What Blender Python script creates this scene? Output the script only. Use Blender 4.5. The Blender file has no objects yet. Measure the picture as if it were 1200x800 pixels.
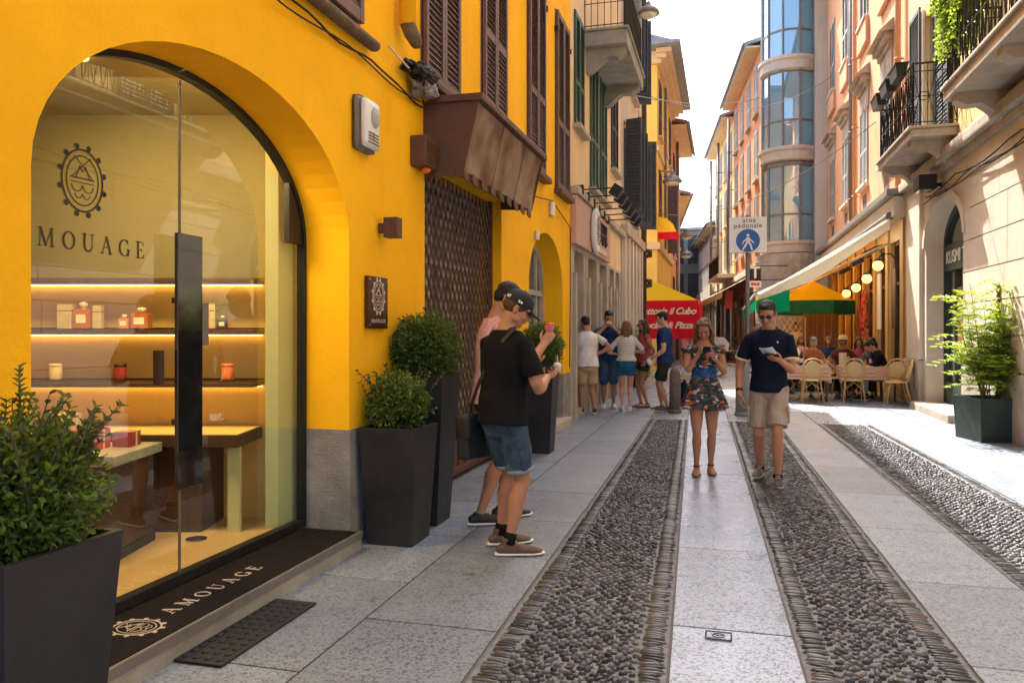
import bpy, bmesh, math, random
from mathutils import Vector, Matrix, noise as mnoise
random.seed(7)
PI = math.pi
R = math.radians
scn = bpy.context.scene
COL = scn.collection

# ---------------------------------------------------------------- camera model
FPX = 920.0
YAW = math.atan(250 / FPX)
SA, CA = math.sin(YAW), math.cos(YAW)
def G(x, y, z=0.0):
    D = (1.5 - z) * FPX / (y - 388); c = (x - 600) / FPX
    return (D * (-SA + c * CA), D * (CA + c * SA))
def PX(x, y, X):
    c = (x - 600) / FPX; D = X / (-SA + c * CA)
    return (D * (CA + c * SA), 1.5 + (388 - y) / FPX * D)
def PY(x, y, Y):
    c = (x - 600) / FPX; D = Y / (CA + c * SA)
    return (D * (-SA + c * CA), 1.5 + (388 - y) / FPX * D)

# ---------------------------------------------------------------- mesh builder
class MB:
    def __init__(s): s.v = []; s.f = []
    def add(s, vs, fs):
        n = len(s.v); s.v += [tuple(p) for p in vs]; s.f += [tuple(i + n for i in f) for f in fs]; return s
    def quad(s, a, b, c, d): return s.add([a, b, c, d], [(0, 1, 2, 3)])
    def box(s, x0, x1, y0, y1, z0, z1, m=None):
        vs = [(x0, y0, z0), (x1, y0, z0), (x1, y1, z0), (x0, y1, z0), (x0, y0, z1), (x1, y0, z1), (x1, y1, z1), (x0, y1, z1)]
        if m: vs = [m @ Vector(p) for p in vs]
        return s.add(vs, [(0, 3, 2, 1), (4, 5, 6, 7), (0, 1, 5, 4), (1, 2, 6, 5), (2, 3, 7, 6), (3, 0, 4, 7)])
    def rbox(s, x0, x1, y0, y1, z0, z1, b=.01, m=None):
        """box with chamfered edges"""
        bm = bmesh.new()
        t = bmesh.ops.create_cube(bm, size=1)
        for v in bm.verts:
            v.co = Vector(((x0 + x1) / 2 + v.co.x * (x1 - x0), (y0 + y1) / 2 + v.co.y * (y1 - y0), (z0 + z1) / 2 + v.co.z * (z1 - z0)))
        bmesh.ops.bevel(bm, geom=bm.edges[:], offset=b, segments=2, profile=.7, affect='EDGES')
        bm.verts.index_update()
        vs = [(m @ v.co if m else v.co.copy()) for v in bm.verts]
        fs = [tuple(v.index for v in f.verts) for f in bm.faces]; bm.free()
        return s.add(vs, fs)
    def taper(s, cx, cy, z0, z1, a0, b0, a1, b1):
        vs = [(cx + i * a, cy + j * b, z) for z, a, b in ((z0, a0, b0), (z1, a1, b1)) for i, j in ((-1, -1), (1, -1), (1, 1), (-1, 1))]
        return s.add(vs, [(0, 3, 2, 1), (4, 5, 6, 7), (0, 1, 5, 4), (1, 2, 6, 5), (2, 3, 7, 6), (3, 0, 4, 7)])
    def sweep(s, pts, rad, n=10, ref=None, round_ends=(True, True), close=False):
        """loft of elliptical rings; rad entries r or (r_side, r_other); ref = side direction"""
        P = [Vector(p) for p in pts]; Rr = [r if isinstance(r, tuple) else (r, r) for r in rad]
        L = []
        m = len(P)
        for i in range(m):
            if close: t = P[(i + 1) % m] - P[i - 1]
            else: t = (P[min(i + 1, m - 1)] - P[max(i - 1, 0)])
            if t.length < 1e-9: t = Vector((0, 0, 1))
            t.normalize(); L.append(t)
        rings = []
        prev = Vector(ref) if ref else None
        def ring(c, t, rx, ry):
            nonlocal prev
            a = prev if prev is not None else (Vector((1, 0, 0)) if abs(t.x) < .9 else Vector((0, 1, 0)))
            x = a - t * a.dot(t)
            if x.length < 1e-6: x = Vector((0, 1, 0)) - t * t.y
            x.normalize()
            if not ref: prev = x
            y = t.cross(x)
            rings.append([c + x * (math.cos(2 * PI * k / n) * rx) + y * (math.sin(2 * PI * k / n) * ry) for k in range(n)])
        if not close and round_ends[0]:
            r = min(Rr[0])
            for a in (75, 40): ring(P[0] - L[0] * (r * math.sin(R(a)) * .9), L[0], Rr[0][0] * math.cos(R(a)), Rr[0][1] * math.cos(R(a)))
        for i in range(m): ring(P[i], L[i], *Rr[i])
        if not close and round_ends[1]:
            r = min(Rr[-1])
            for a in (40, 75): ring(P[-1] + L[-1] * (r * math.sin(R(a)) * .9), L[-1], Rr[-1][0] * math.cos(R(a)), Rr[-1][1] * math.cos(R(a)))
        vs = [p for rg in rings for p in rg]; fs = []
        k = len(rings)
        for i in range(k if close else k - 1):
            i2 = (i + 1) % k
            for j in range(n):
                j2 = (j + 1) % n
                fs.append((i * n + j, i * n + j2, i2 * n + j2, i2 * n + j))
        if not close:
            fs.append(tuple(range(n - 1, -1, -1))); fs.append(tuple((k - 1) * n + j for j in range(n)))
        return s.add(vs, fs)
    def tube(s, pts, r, n=6, close=False): return s.sweep(pts, [r] * len(pts), n, None, (False, False), close)
    def cyl(s, c, r, z0, z1, n=16, r1=None):
        return s.sweep([(c[0], c[1], z0), (c[0], c[1], z1)], [r, r if r1 is None else r1], n, (1, 0, 0), (False, False))
    def lathe(s, c, prof, n=16):
        """prof: (r,z) list, open surface capped at both ends"""
        vs = [(c[0] + r * math.cos(2 * PI * j / n), c[1] + r * math.sin(2 * PI * j / n), c[2] + z) for r, z in prof for j in range(n)]
        k = len(prof)
        fs = [(i * n + j, i * n + (j + 1) % n, (i + 1) * n + (j + 1) % n, (i + 1) * n + j) for i in range(k - 1) for j in range(n)]
        fs += [tuple(range(n - 1, -1, -1)), tuple((k - 1) * n + j for j in range(n))]
        return s.add(vs, fs)
    def ell(s, c, rx, ry, rz, n=14, m=8, mat=None):
        vs = []; fs = []
        for i in range(1, m):
            a = PI * i / m
            for j in range(n):
                b = 2 * PI * j / n
                vs.append(Vector((rx * math.sin(a) * math.cos(b), ry * math.sin(a) * math.sin(b), -rz * math.cos(a))))
        vs += [Vector((0, 0, -rz)), Vector((0, 0, rz))]
        q = (m - 1) * n
        for i in range(m - 2):
            for j in range(n): fs.append((i * n + j, i * n + (j + 1) % n, (i + 1) * n + (j + 1) % n, (i + 1) * n + j))
        for j in range(n):
            fs.append((q, (j + 1) % n, j)); fs.append((q + 1, (m - 2) * n + j, (m - 2) * n + (j + 1) % n))
        if mat: vs = [mat @ v for v in vs]
        return s.add([v + Vector(c) for v in vs], fs)
    def prism(s, poly, f):
        """poly: 2-D outline; f(p, k) -> 3-D point for k = 0, 1 (the two faces)"""
        n = len(poly)
        vs = [f(p, 0) for p in poly] + [f(p, 1) for p in poly]
        fs = [tuple(range(n - 1, -1, -1)), tuple(range(n, 2 * n))] + [(i, (i + 1) % n, n + (i + 1) % n, n + i) for i in range(n)]
        return s.add(vs, fs)
    def build(s, name, mat, parent=None, smooth=False, local=True):
        me = bpy.data.meshes.new(name)
        vs = s.v
        if not local and parent is not None:
            inv = pm(parent).inverted(); vs = [tuple(inv @ Vector(p)) for p in vs]
        org = None
        if parent is None:
            xs = [p[0] for p in vs]; ys = [p[1] for p in vs]; zs = [p[2] for p in vs]
            org = Vector(((min(xs) + max(xs)) / 2, (min(ys) + max(ys)) / 2, min(zs)))
            vs = [(p[0] - org.x, p[1] - org.y, p[2] - org.z) for p in vs]
        me.from_pydata(vs, [], s.f); me.materials.append(mat)
        if smooth: me.shade_smooth()
        o = bpy.data.objects.new(name, me); COL.objects.link(o)
        if parent is not None: o.parent = parent
        else: o.location = org
        return o
def pm(o):
    m = Matrix.LocRotScale(o.location, o.rotation_euler, o.scale)
    return pm(o.parent) @ m if o.parent else m
def tag(o, label=None, cat=None, group=None, kind=None):
    if label: o['label'] = label
    if cat: o['category'] = cat
    if group: o['group'] = group
    if kind: o['kind'] = kind
    return o
def thing(name, label, cat, loc=(0, 0, 0), rotz=0, group=None):
    o = bpy.data.objects.new(name, None); COL.objects.link(o); o.empty_display_size = .1
    o.location = loc; o.rotation_euler = (0, 0, rotz)
    return tag(o, label, cat, group)
def copy_tree(o, parent=None):
    c = o.copy(); COL.objects.link(c); c.parent = parent
    for ch in [x for x in bpy.data.objects if x.parent == o]: copy_tree(ch, c)
    return c
def again(o, loc, rotz, label=None):
    c = copy_tree(o); c.location = loc; c.rotation_euler = (0, 0, rotz)
    if label: c['label'] = label
    return c
def text_mb(txt, size, depth=.004, shear=0., align='CENTER', spacing=1., off=0.):
    """text lies in local XZ plane, facing -Y"""
    cu = bpy.data.curves.new('t', 'FONT'); cu.body = txt; cu.size = size; cu.extrude = depth / 2; cu.shear = shear
    cu.align_x = align; cu.align_y = 'CENTER'; cu.space_character = spacing; cu.resolution_u = 3; cu.offset = off
    ob = bpy.data.objects.new('t', cu); COL.objects.link(ob)
    dg = bpy.context.evaluated_depsgraph_get()
    me = bpy.data.meshes.new_from_object(ob.evaluated_get(dg))
    mb = MB(); mb.add([(v.co.x, -v.co.z, v.co.y) for v in me.vertices], [tuple(p.vertices) for p in me.polygons])
    bpy.data.objects.remove(ob); bpy.data.meshes.remove(me)
    return mb
def xf(mb, m):
    mb.v = [tuple(m @ Vector(p)) for p in mb.v]; return mb
def T(x, y, z, rz=0, s=1): return Matrix.Translation((x, y, z)) @ Matrix.Rotation(rz, 4, 'Z') @ Matrix.Scale(s, 4)

# ---------------------------------------------------------------- materials
def newmat(name):
    m = bpy.data.materials.new(name); m.use_nodes = True
    nt = m.node_tree; b = nt.nodes['Principled BSDF']
    return m, nt, b
def N(nt, t, **k):
    n = nt.nodes.new('ShaderNode' + t)
    for a, v in k.items():
        if a.startswith('i_'):
            key = a[2:].replace('_', ' ')
            n.inputs[int(key) if key.isdigit() else key].default_value = v
        else: setattr(n, a, v)
    return n
def c4(c): return (c[0], c[1], c[2], 1)
def mul(c, k): return tuple(min(1, x * k) for x in c)
def mix(nt, fac, a, b, mode='MIX'):
    n = nt.nodes.new('ShaderNodeMix'); n.data_type = 'RGBA'; n.blend_type = mode
    for s_, v in ((0, fac), (6, a), (7, b)):
        if hasattr(v, 'links') or hasattr(v, 'is_linked'): nt.links.new(v, n.inputs[s_])
        else: n.inputs[s_].default_value = v if s_ == 0 else c4(v)
    return n.outputs[2]
def ramp(nt, src, stops):
    r = nt.nodes.new('ShaderNodeValToRGB'); nt.links.new(src, r.inputs[0])
    while len(r.color_ramp.elements) < len(stops): r.color_ramp.elements.new(.5)
    for e, (p, c) in zip(r.color_ramp.elements, stops):
        e.position = p; e.color = c4(c) if isinstance(c, tuple) else (c, c, c, 1)
    return r.outputs[0]
def M_(name, col, rough=.6, metal=0, var=.15, scale=8., bump=.1, bscale=60., grime=0., spec=.5, obj=True, col2=None, sheen=0, stretch=None, bd=.004):
    """general weathered surface: base colour varied by two octaves of noise, fine bump"""
    m, nt, b = newmat(name); L = nt.links
    tc = N(nt, 'TexCoord'); src = tc.outputs['Object']
    if stretch:
        mp = N(nt, 'Mapping'); mp.inputs['Scale'].default_value = stretch; L.new(src, mp.inputs[0]); src = mp.outputs[0]
    n1 = N(nt, 'TexNoise', i_Scale=scale, i_Detail=6., i_Roughness=.6); L.new(src, n1.inputs['Vector'])
    c = mix(nt, ramp(nt, n1.outputs[0], [(.3, 0.), (.7, 1.)]), mul(col, 1 - var), col2 or mul(col, 1 + var))
    if grime:
        n2 = N(nt, 'TexNoise', i_Scale=scale * .22, i_Detail=8., i_Roughness=.7); L.new(src, n2.inputs['Vector'])
        c = mix(nt, ramp(nt, n2.outputs[0], [(.5, 0.), (.75, grime)]), c, mul(col, .35))
    L.new(c, b.inputs['Base Color'])
    b.inputs['Roughness'].default_value = rough; b.inputs['Metallic'].default_value = metal
    b.inputs['Specular IOR Level'].default_value = spec
    if sheen: b.inputs['Sheen Weight'].default_value = sheen
    if bump:
        n3 = N(nt, 'TexNoise', i_Scale=bscale, i_Detail=4.); L.new(src, n3.inputs['Vector'])
        bp = N(nt, 'Bump', i_Strength=bump, i_Distance=bd); L.new(n3.outputs[0], bp.inputs['Height']); L.new(bp.outputs[0], b.inputs['Normal'])
    return m
def M_plaster(name, col, stain=.35, k=1.):
    m, nt, b = newmat(name); L = nt.links
    tc = N(nt, 'TexCoord'); src = tc.outputs['Object']
    n1 = N(nt, 'TexNoise', i_Scale=.7 * k, i_Detail=9., i_Roughness=.65); L.new(src, n1.inputs['Vector'])
    mp = N(nt, 'Mapping'); mp.inputs['Scale'].default_value = (2.5, 2.5, .25); L.new(src, mp.inputs[0])
    n2 = N(nt, 'TexNoise', i_Scale=1.2 * k, i_Detail=7., i_Roughness=.7); L.new(mp.outputs[0], n2.inputs['Vector'])
    c = mix(nt, ramp(nt, n1.outputs[0], [(.35, 0.), (.7, 1.)]), mul(col, .86), mul(col, 1.08))
    c = mix(nt, ramp(nt, n2.outputs[0], [(.52, 0.), (.8, stain)]), c, mul(col, .5))
    n4 = N(nt, 'TexNoise', i_Scale=14., i_Detail=5.); L.new(src, n4.inputs['Vector'])
    c = mix(nt, ramp(nt, n4.outputs[0], [(.66, 0.), (.74, .25)]), c, mul(col, .7))
    vo = N(nt, 'TexVoronoi', i_Scale=1.1, feature='DISTANCE_TO_EDGE'); n6 = N(nt, 'TexNoise', i_Scale=3., i_Detail=6.); L.new(src, n6.inputs['Vector'])
    ad = N(nt, 'VectorMath', operation='MULTIPLY_ADD'); L.new(n6.outputs['Color'], ad.inputs[0]); ad.inputs[1].default_value = (.5, .5, .5); L.new(src, ad.inputs[2]); L.new(ad.outputs[0], vo.inputs['Vector'])
    c = mix(nt, ramp(nt, vo.outputs['Distance'], [(.0, .10), (.005, 0.)]), c, mul(col, .45))
    L.new(c, b.inputs['Base Color']); b.inputs['Roughness'].default_value = .9; b.inputs['Specular IOR Level'].default_value = .15
    n3 = N(nt, 'TexNoise', i_Scale=35., i_Detail=6.); L.new(src, n3.inputs['Vector'])
    bp = N(nt, 'Bump', i_Strength=.3, i_Distance=.01); L.new(n3.outputs[0], bp.inputs['Height']); L.new(bp.outputs[0], b.inputs['Normal'])
    return m
def M_speck(name, c0, c1, c2, rough=.6, island=True):
    """granite: speckle of three tones, per-slab tone, soft worn patches"""
    m, nt, b = newmat(name); L = nt.links
    tc = N(nt, 'TexCoord'); src = tc.outputs['Object']
    n1 = N(nt, 'TexNoise', i_Scale=130., i_Detail=3., i_Roughness=.7); L.new(src, n1.inputs['Vector'])
    v1 = N(nt, 'TexVoronoi', i_Scale=95.); L.new(src, v1.inputs['Vector'])
    c = mix(nt, ramp(nt, n1.outputs[0], [(.4, 0.), (.6, 1.)]), c0, c1)
    sep = N(nt, 'SeparateColor'); L.new(v1.outputs['Color'], sep.inputs[0])
    c = mix(nt, ramp(nt, sep.outputs[0], [(.68, 0.), (.8, .8)]), c, c2)
    n2 = N(nt, 'TexNoise', i_Scale=1.3, i_Detail=8., i_Roughness=.65); L.new(src, n2.inputs['Vector'])
    c = mix(nt, ramp(nt, n2.outputs[0], [(.4, 0.), (.72, .5)]), c, mul(c0, .55))
    n5 = N(nt, 'TexNoise', i_Scale=5., i_Detail=3., i_Roughness=.5); L.new(src, n5.inputs['Vector'])
    c = mix(nt, ramp(nt, n5.outputs[0], [(.66, 0.), (.70, .55)]), c, mul(c0, .3))
    vg = N(nt, 'TexVoronoi', i_Scale=4.5); L.new(src, vg.inputs['Vector'])
    c = mix(nt, ramp(nt, vg.outputs['Distance'], [(.05, .75), (.085, 0.)]), c, mul(c0, .3))
    if island:
        g = N(nt, 'NewGeometry')
        c = mix(nt, 1., c, ramp(nt, g.outputs['Random Per Island'], [(0., .84), (1., 1.12)]), 'MULTIPLY')
    L.new(c, b.inputs['Base Color'])
    rr = ramp(nt, n2.outputs[0], [(.3, rough - .14), (.7, rough + .15)]); L.new(rr, b.inputs['Roughness'])
    bp = N(nt, 'Bump', i_Strength=.35, i_Distance=.002); L.new(n1.outputs[0], bp.inputs['Height']); L.new(bp.outputs[0], b.inputs['Normal'])
    return m
def M_emit(name, col, st):
    m, nt, b = newmat(name); b.inputs['Base Color'].default_value = c4(col)
    b.inputs['Emission Color'].default_value = c4(col); b.inputs['Emission Strength'].default_value = st; return m
def M_glass(name, tint=(1, 1, 1), ior=1.5, rough=0., opaque=0., base=(.02, .025, .03)):
    m, nt, b = newmat(name); L = nt.links; out = nt.nodes['Material Output']
    lw = N(nt, 'LayerWeight', i_Blend=.5); pw = N(nt, 'Math', operation='POWER'); L.new(lw.outputs['Facing'], pw.inputs[0]); pw.inputs[1].default_value = 4.
    f0 = ((ior - 1) / (ior + 1)) ** 2 * 1.6; fr = N(nt, 'Math', operation='MULTIPLY_ADD'); L.new(pw.outputs[0], fr.inputs[0]); fr.inputs[1].default_value = 1 - f0; fr.inputs[2].default_value = f0; gl = N(nt, 'BsdfGlossy', i_Roughness=rough); gl.inputs[0].default_value = (1, 1, 1, 1)
    tr = N(nt, 'BsdfTransparent'); tr.inputs[0].default_value = c4(tint)
    body = tr.outputs[0]
    if opaque:
        df = N(nt, 'BsdfDiffuse'); df.inputs[0].default_value = c4(base)
        mx0 = N(nt, 'MixShader'); mx0.inputs[0].default_value = opaque; L.new(tr.outputs[0], mx0.inputs[1]); L.new(df.outputs[0], mx0.inputs[2]); body = mx0.outputs[0]
    mx = N(nt, 'MixShader'); L.new(fr.outputs[0], mx.inputs[0]); L.new(body, mx.inputs[1]); L.new(gl.outputs[0], mx.inputs[2])
    L.new(mx.outputs[0], out.inputs[0]); return m
def M_leaf(name, a, bcol, c, trans=.35):
    m, nt, b = newmat(name); L = nt.links; out = nt.nodes['Material Output']
    g = N(nt, 'NewGeometry')
    col = ramp(nt, g.outputs['Random Per Island'], [(0., a), (.55, bcol), (1., c)])
    L.new(col, b.inputs['Base Color']); b.inputs['Roughness'].default_value = .45
    tl = N(nt, 'BsdfTranslucent'); L.new(mix(nt, .5, col, (.5, .6, .05)), tl.inputs[0])
    mx = N(nt, 'MixShader'); mx.inputs[0].default_value = trans
    L.new(b.outputs[0], mx.inputs[1]); L.new(tl.outputs[0], mx.inputs[2]); L.new(mx.outputs[0], out.inputs[0]); return m
def M_cloth(name, col, col2=None, rough=.85, var=.18, fold=.5, scale=6.):
    m, nt, b = newmat(name); L = nt.links
    tc = N(nt, 'TexCoord'); src = tc.outputs['Object']
    n1 = N(nt, 'TexNoise', i_Scale=scale, i_Detail=5.); L.new(src, n1.inputs['Vector'])
    L.new(mix(nt, ramp(nt, n1.outputs[0], [(.35, 0.), (.65, 1.)]), mul(col, 1 - var), col2 or mul(col, 1 + var)), b.inputs['Base Color'])
    b.inputs['Roughness'].default_value = rough; b.inputs['Specular IOR Level'].default_value = .1
    mp = N(nt, 'Mapping'); mp.inputs['Scale'].default_value = (1, 1, .45); mp.inputs['Rotation'].default_value = (.3, .5, 0); L.new(src, mp.inputs[0])
    n2 = N(nt, 'TexNoise', i_Scale=11., i_Detail=3., i_Distortion=.8); L.new(mp.outputs[0], n2.inputs['Vector'])
    b1 = N(nt, 'Bump', i_Strength=fold, i_Distance=.03); L.new(n2.outputs[0], b1.inputs['Height'])
    n3 = N(nt, 'TexNoise', i_Scale=400.); L.new(src, n3.inputs['Vector'])
    b2 = N(nt, 'Bump', i_Strength=.25, i_Distance=.001); L.new(n3.outputs[0], b2.inputs['Height']); L.new(b1.outputs[0], b2.inputs['Normal'])
    L.new(b2.outputs[0], b.inputs['Normal']); return m
def M_skin(name, col):
    m, nt, b = newmat(name); L = nt.links
    tc = N(nt, 'TexCoord'); n1 = N(nt, 'TexNoise', i_Scale=9., i_Detail=6.); L.new(tc.outputs['Object'], n1.inputs['Vector'])
    L.new(mix(nt, n1.outputs[0], mul(col, .82), (col[0] * 1.15, col[1] * 1.02, col[2] * .98)), b.inputs['Base Color'])
    b.inputs['Roughness'].default_value = .6; b.inputs['Specular IOR Level'].default_value = .3; b.inputs['Subsurface Weight'].default_value = .08; b.inputs['Subsurface Scale'].default_value = .01
    n3 = N(nt, 'TexNoise', i_Scale=90., i_Detail=3.); L.new(tc.outputs['Object'], n3.inputs['Vector'])
    bp = N(nt, 'Bump', i_Strength=.12, i_Distance=.004); L.new(n3.outputs[0], bp.inputs['Height']); L.new(bp.outputs[0], b.inputs['Normal'])
    return m

MT = {}
MT['yellow'] = M_plaster('plaster_yellow', (.96, .485, .010), .24)
MT['shop_lamp'] = None
MT['plinth'] = M_(name='plinth_render', col=(.27, .26, .245), rough=.95, var=.3, scale=5, bump=.9, bscale=70, grime=.5, spec=.1, bd=.012)
MT['brown'] = M_('brown_paint', (.095, .040, .022), .55, var=.2, scale=5, bump=.15)
MT['shutter'] = M_('shutter_brown', (.13, .075, .065), .6, var=.2, scale=6, bump=.2, grime=.25)
MT['shutter_green'] = M_('shutter_green', (.03, .085, .065), .55, var=.2, scale=6)
MT['shutter_dark'] = M_('shutter_dark', (.045, .055, .062), .55, var=.25, scale=5)
MT['shutter_grey'] = M_('shutter_grey', (.36, .37, .36), .6, var=.15, scale=5)
MT['stone'] = M_('sandstone', (.44, .38, .31), .9, var=.2, scale=3, bump=.5, bscale=50, grime=.55, spec=.15, bd=.008)
MT['stone_grey'] = M_('grey_stone', (.30, .29, .26), .9, var=.25, scale=3, bump=.6, bscale=45, grime=.6, spec=.15, bd=.008)
MT['bollard_stone'] = M_('brown_granite', (.14, .115, .09), .8, var=.3, scale=25, bump=.4)
MT['stone_pale'] = M_plaster('pale_render', (.66, .57, .46), .3)
MT['cream'] = M_plaster('plaster_cream', (.74, .55, .33), .35)
MT['cream2'] = M_plaster('plaster_pale_grey', (.56, .50, .42), .4)
MT['peach'] = M_('peach_fascia', (.52, .32, .24), .8, var=.08, bump=.1)
MT['orange'] = M_plaster('plaster_orange', (.68, .36, .20), .35)
MT['orange2'] = M_plaster('plaster_deep_orange', (.66, .30, .15), .35)
MT['yellow2'] = M_plaster('plaster_far_yellow', (.93, .60, .13), .3)
MT['yellow3'] = M_plaster('plaster_soft_yellow', (.80, .60, .28), .35)
MT['grey_wall'] = M_plaster('plaster_grey', (.42, .40, .37), .4)
MT['dark_wall'] = M_plaster('plaster_dark', (.30, .30, .30), .4)
MT['white'] = M_('white_paint', (.78, .77, .74), .5, var=.05, bump=.05)
MT['tile'] = M_('roof_tile', (.26, .15, .11), .85, var=.4, scale=9, bump=.7, bscale=25, bd=.03)
MT['slate'] = M_('roof_slate', (.27, .28, .30), .7, var=.2, scale=6, bump=.3, bscale=25)
MT['metal_dark'] = M_('dark_metal', (.03, .03, .032), .45, .6, var=.3)
MT['iron'] = M_('wrought_iron', (.018, .018, .02), .6, .3, var=.3, bump=.2)
MT['steel'] = M_('steel', (.55, .55, .55), .3, .9, var=.1)
MT['chrome'] = M_('polished_steel', (.35, .35, .36), .12, 1., var=.1, bump=0)
MT['handle'] = M_('smoked_glass_handle', (.012, .012, .012), .06, 0, var=.1, bump=0, spec=.9)
MT['zinc'] = M_('zinc_pipe', (.20, .19, .18), .55, .4, var=.2)
MT['pipe_brown'] = M_('pipe_brown', (.07, .04, .035), .55, .2, var=.2)
MT['planter'] = M_('planter_anthracite', (.016, .0165, .019), .5, col2=(.035, .036, .04), scale=3.5, bump=.15, bscale=90, spec=.3, grime=.3)
MT['planter_green'] = M_('planter_green', (.025, .045, .035), .55, var=.25, scale=4, bump=.2)
MT['soil'] = M_('soil', (.035, .022, .014), .95, var=.5, scale=30, bump=1, bscale=60, bd=.02)
MT['black'] = M_('black_rubber', (.012, .012, .013), .7, var=.3, scale=15, bump=.3)
MT['mat'] = M_('door_mat', (.014, .011, .010), .9, var=.3, scale=40, bump=.8, bscale=300, spec=.15)
MT['gold'] = M_('pale_lettering', (.62, .52, .42), .5, var=.08, bump=0)
MT['dark_letter'] = M_('dark_lettering', (.03, .022, .016), .5, var=.05, bump=0)
MT['plaque'] = M_('plaque_bronze', (.085, .032, .018), .3, .5, var=.2)
MT['shop_glass'] = M_glass('shop_glass', (.92, .97, .82), 1.62)
MT['pane'] = M_glass('dark_window_pane', (.5, .5, .5), 1.6, 0, .92)
MT['bay_glass'] = M_glass('blue_bay_glass', (.45, .7, .85), 2.4, 0, .85, (.16, .40, .54))
MT['door_glass'] = M_glass('door_glass', (.7, .75, .7), 1.6, 0, .55, (.08, .09, .08))
MT['mottled'] = M_('painted_reflections', (.03, .028, .025), .4, col2=(.62, .60, .55), scale=5, bump=0)  # pale blotches painted in as reflections on the glass behind the lattice
MT['old_cornice'] = M_('old_cornice', (.13, .085, .05), .9, var=.4, scale=9, bump=.8, bscale=40, bd=.01)
MT['wood'] = M_('oiled_wood', (.22, .11, .035), .5, var=.35, scale=3, stretch=(6, 6, .6), bump=.15)
MT['wood_gold'] = M_('golden_wood', (.48, .29, .10), .5, var=.25, scale=3, stretch=(6, 6, .6), bump=.15)
MT['wood_dark'] = M_('dark_wood', (.06, .03, .018), .5, var=.3, scale=3, stretch=(6, 6, .6), bump=.15)
MT['rattan'] = M_('rattan', (.60, .38, .15), .5, var=.25, scale=25, bump=.4, bscale=200)
MT['cane'] = M_('woven_cane', (.62, .44, .20), .6, var=.2, scale=60, bump=.8, bscale=300)
MT['shop_taupe'] = M_('shop_taupe', (.16, .145, .075), .85, var=.08, scale=1.2, bump=.05)
MT['shop_wall'] = M_('shop_wall', (.80, .55, .20), .85, var=.06, scale=1.2, bump=.05)
MT['shop_pillar'] = M_('shop_pillar', (.50, .54, .34), .8, var=.06, scale=1.2, bump=.05)
MT['shop_floor'] = M_('shop_floor', (.50, .36, .20), .4, var=.12, scale=2, bump=.05)
MT['shop_ceiling'] = M_('shop_ceiling', (.30, .29, .20), .8, var=.06, scale=2, bump=.03)
MT['led'] = M_emit('warm_strip_light', (1, .55, .16), 2.6)
MT['marble'] = M_('grey_marble', (.40, .41, .38), .25, var=.3, scale=5, bump=0)
MT['red'] = M_('red_paint', (.62, .03, .025), .5, var=.1)
MT['green_cloth'] = M_cloth('green_canvas', (.02, .38, .22), fold=.2)
MT['darkgreen'] = M_cloth('dark_green_canvas', (.012, .09, .05), fold=.2)
MT['yellow_cloth'] = M_cloth('yellow_canvas', (.92, .58, .03), fold=.15, var=.06)
MT['red_cloth'] = M_cloth('red_canvas', (.70, .015, .03), fold=.15, var=.08)
MT['cream_cloth'] = M_cloth('cream_canvas', (.82, .70, .48), fold=.15, var=.06)
MT['brown_cloth'] = M_cloth('faded_brown_canvas', (.16, .085, .055), (.30, .22, .16), fold=.3, scale=2.2)
MT['white_plastic'] = M_('white_plastic', (.72, .70, .64), .4, var=.05, bump=0)
MT['bulb'] = M_emit('lit_globe', (1, .50, .16), .75)
MT['navy'] = M_cloth('navy_cloth', (.012, .022, .05))
MT['blue_sign'] = M_('blue_sign', (.01, .10, .36), .35, var=.03, bump=0)
MT['sign_white'] = M_('sign_white', (.80, .80, .77), .4, var=.04, bump=0)
MT['leaf_box'] = M_leaf('box_leaves', (.008, .026, .006), (.025, .07, .010), (.14, .24, .04), .3)
MT['leaf_yg'] = M_leaf('nandina_leaves', (.10, .20, .02), (.28, .42, .04), (.62, .62, .07), .5)
MT['leaf_tree'] = M_leaf('tree_leaves', (.03, .07, .015), (.07, .13, .03), (.12, .2, .05))
MT['leaf_lit'] = M_leaf('climber_leaves', (.06, .15, .01), (.18, .32, .03), (.36, .50, .05), .5)
MT['bark'] = M_('bark', (.10, .075, .05), .9, var=.4, scale=20, bump=.8, bscale=60)
MT['slab'] = M_speck('granite_slab', (.205, .24, .285), (.30, .345, .40), (.09, .10, .125), .42)
MT['slab_blue'] = M_speck('pale_granite_slab', (.28, .345, .455), (.42, .50, .63), (.08, .10, .14), .30)
MT['grout'] = M_('sand_grout', (.165, .175, .19), .95, var=.3, scale=14, bump=.6, bscale=120, bd=.006)
MT['ground'] = M_('street_base', (.12, .115, .11), .9, var=.25, scale=3, bump=.4)
def cobble_far():
    m, nt, b = newmat('cobble_far'); L = nt.links
    tc = N(nt, 'TexCoord'); mp = N(nt, 'Mapping'); mp.inputs['Scale'].default_value = (1.6, 1., 1); L.new(tc.outputs['Object'], mp.inputs[0])
    v = N(nt, 'TexVoronoi', i_Scale=13.); L.new(mp.outputs[0], v.inputs['Vector'])
    L.new(ramp(nt, v.outputs['Distance'], [(.22, (.022, .024, .028)), (.55, (.24, .25, .265))]), b.inputs['Base Color'])
    b.inputs['Roughness'].default_value = .6
    bp = N(nt, 'Bump', i_Strength=.8, i_Distance=.02); bp.invert = True; L.new(v.outputs['Distance'], bp.inputs['Height']); L.new(bp.outputs[0], b.inputs['Normal'])
    return m
MT['cobble_far'] = cobble_far()
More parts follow.
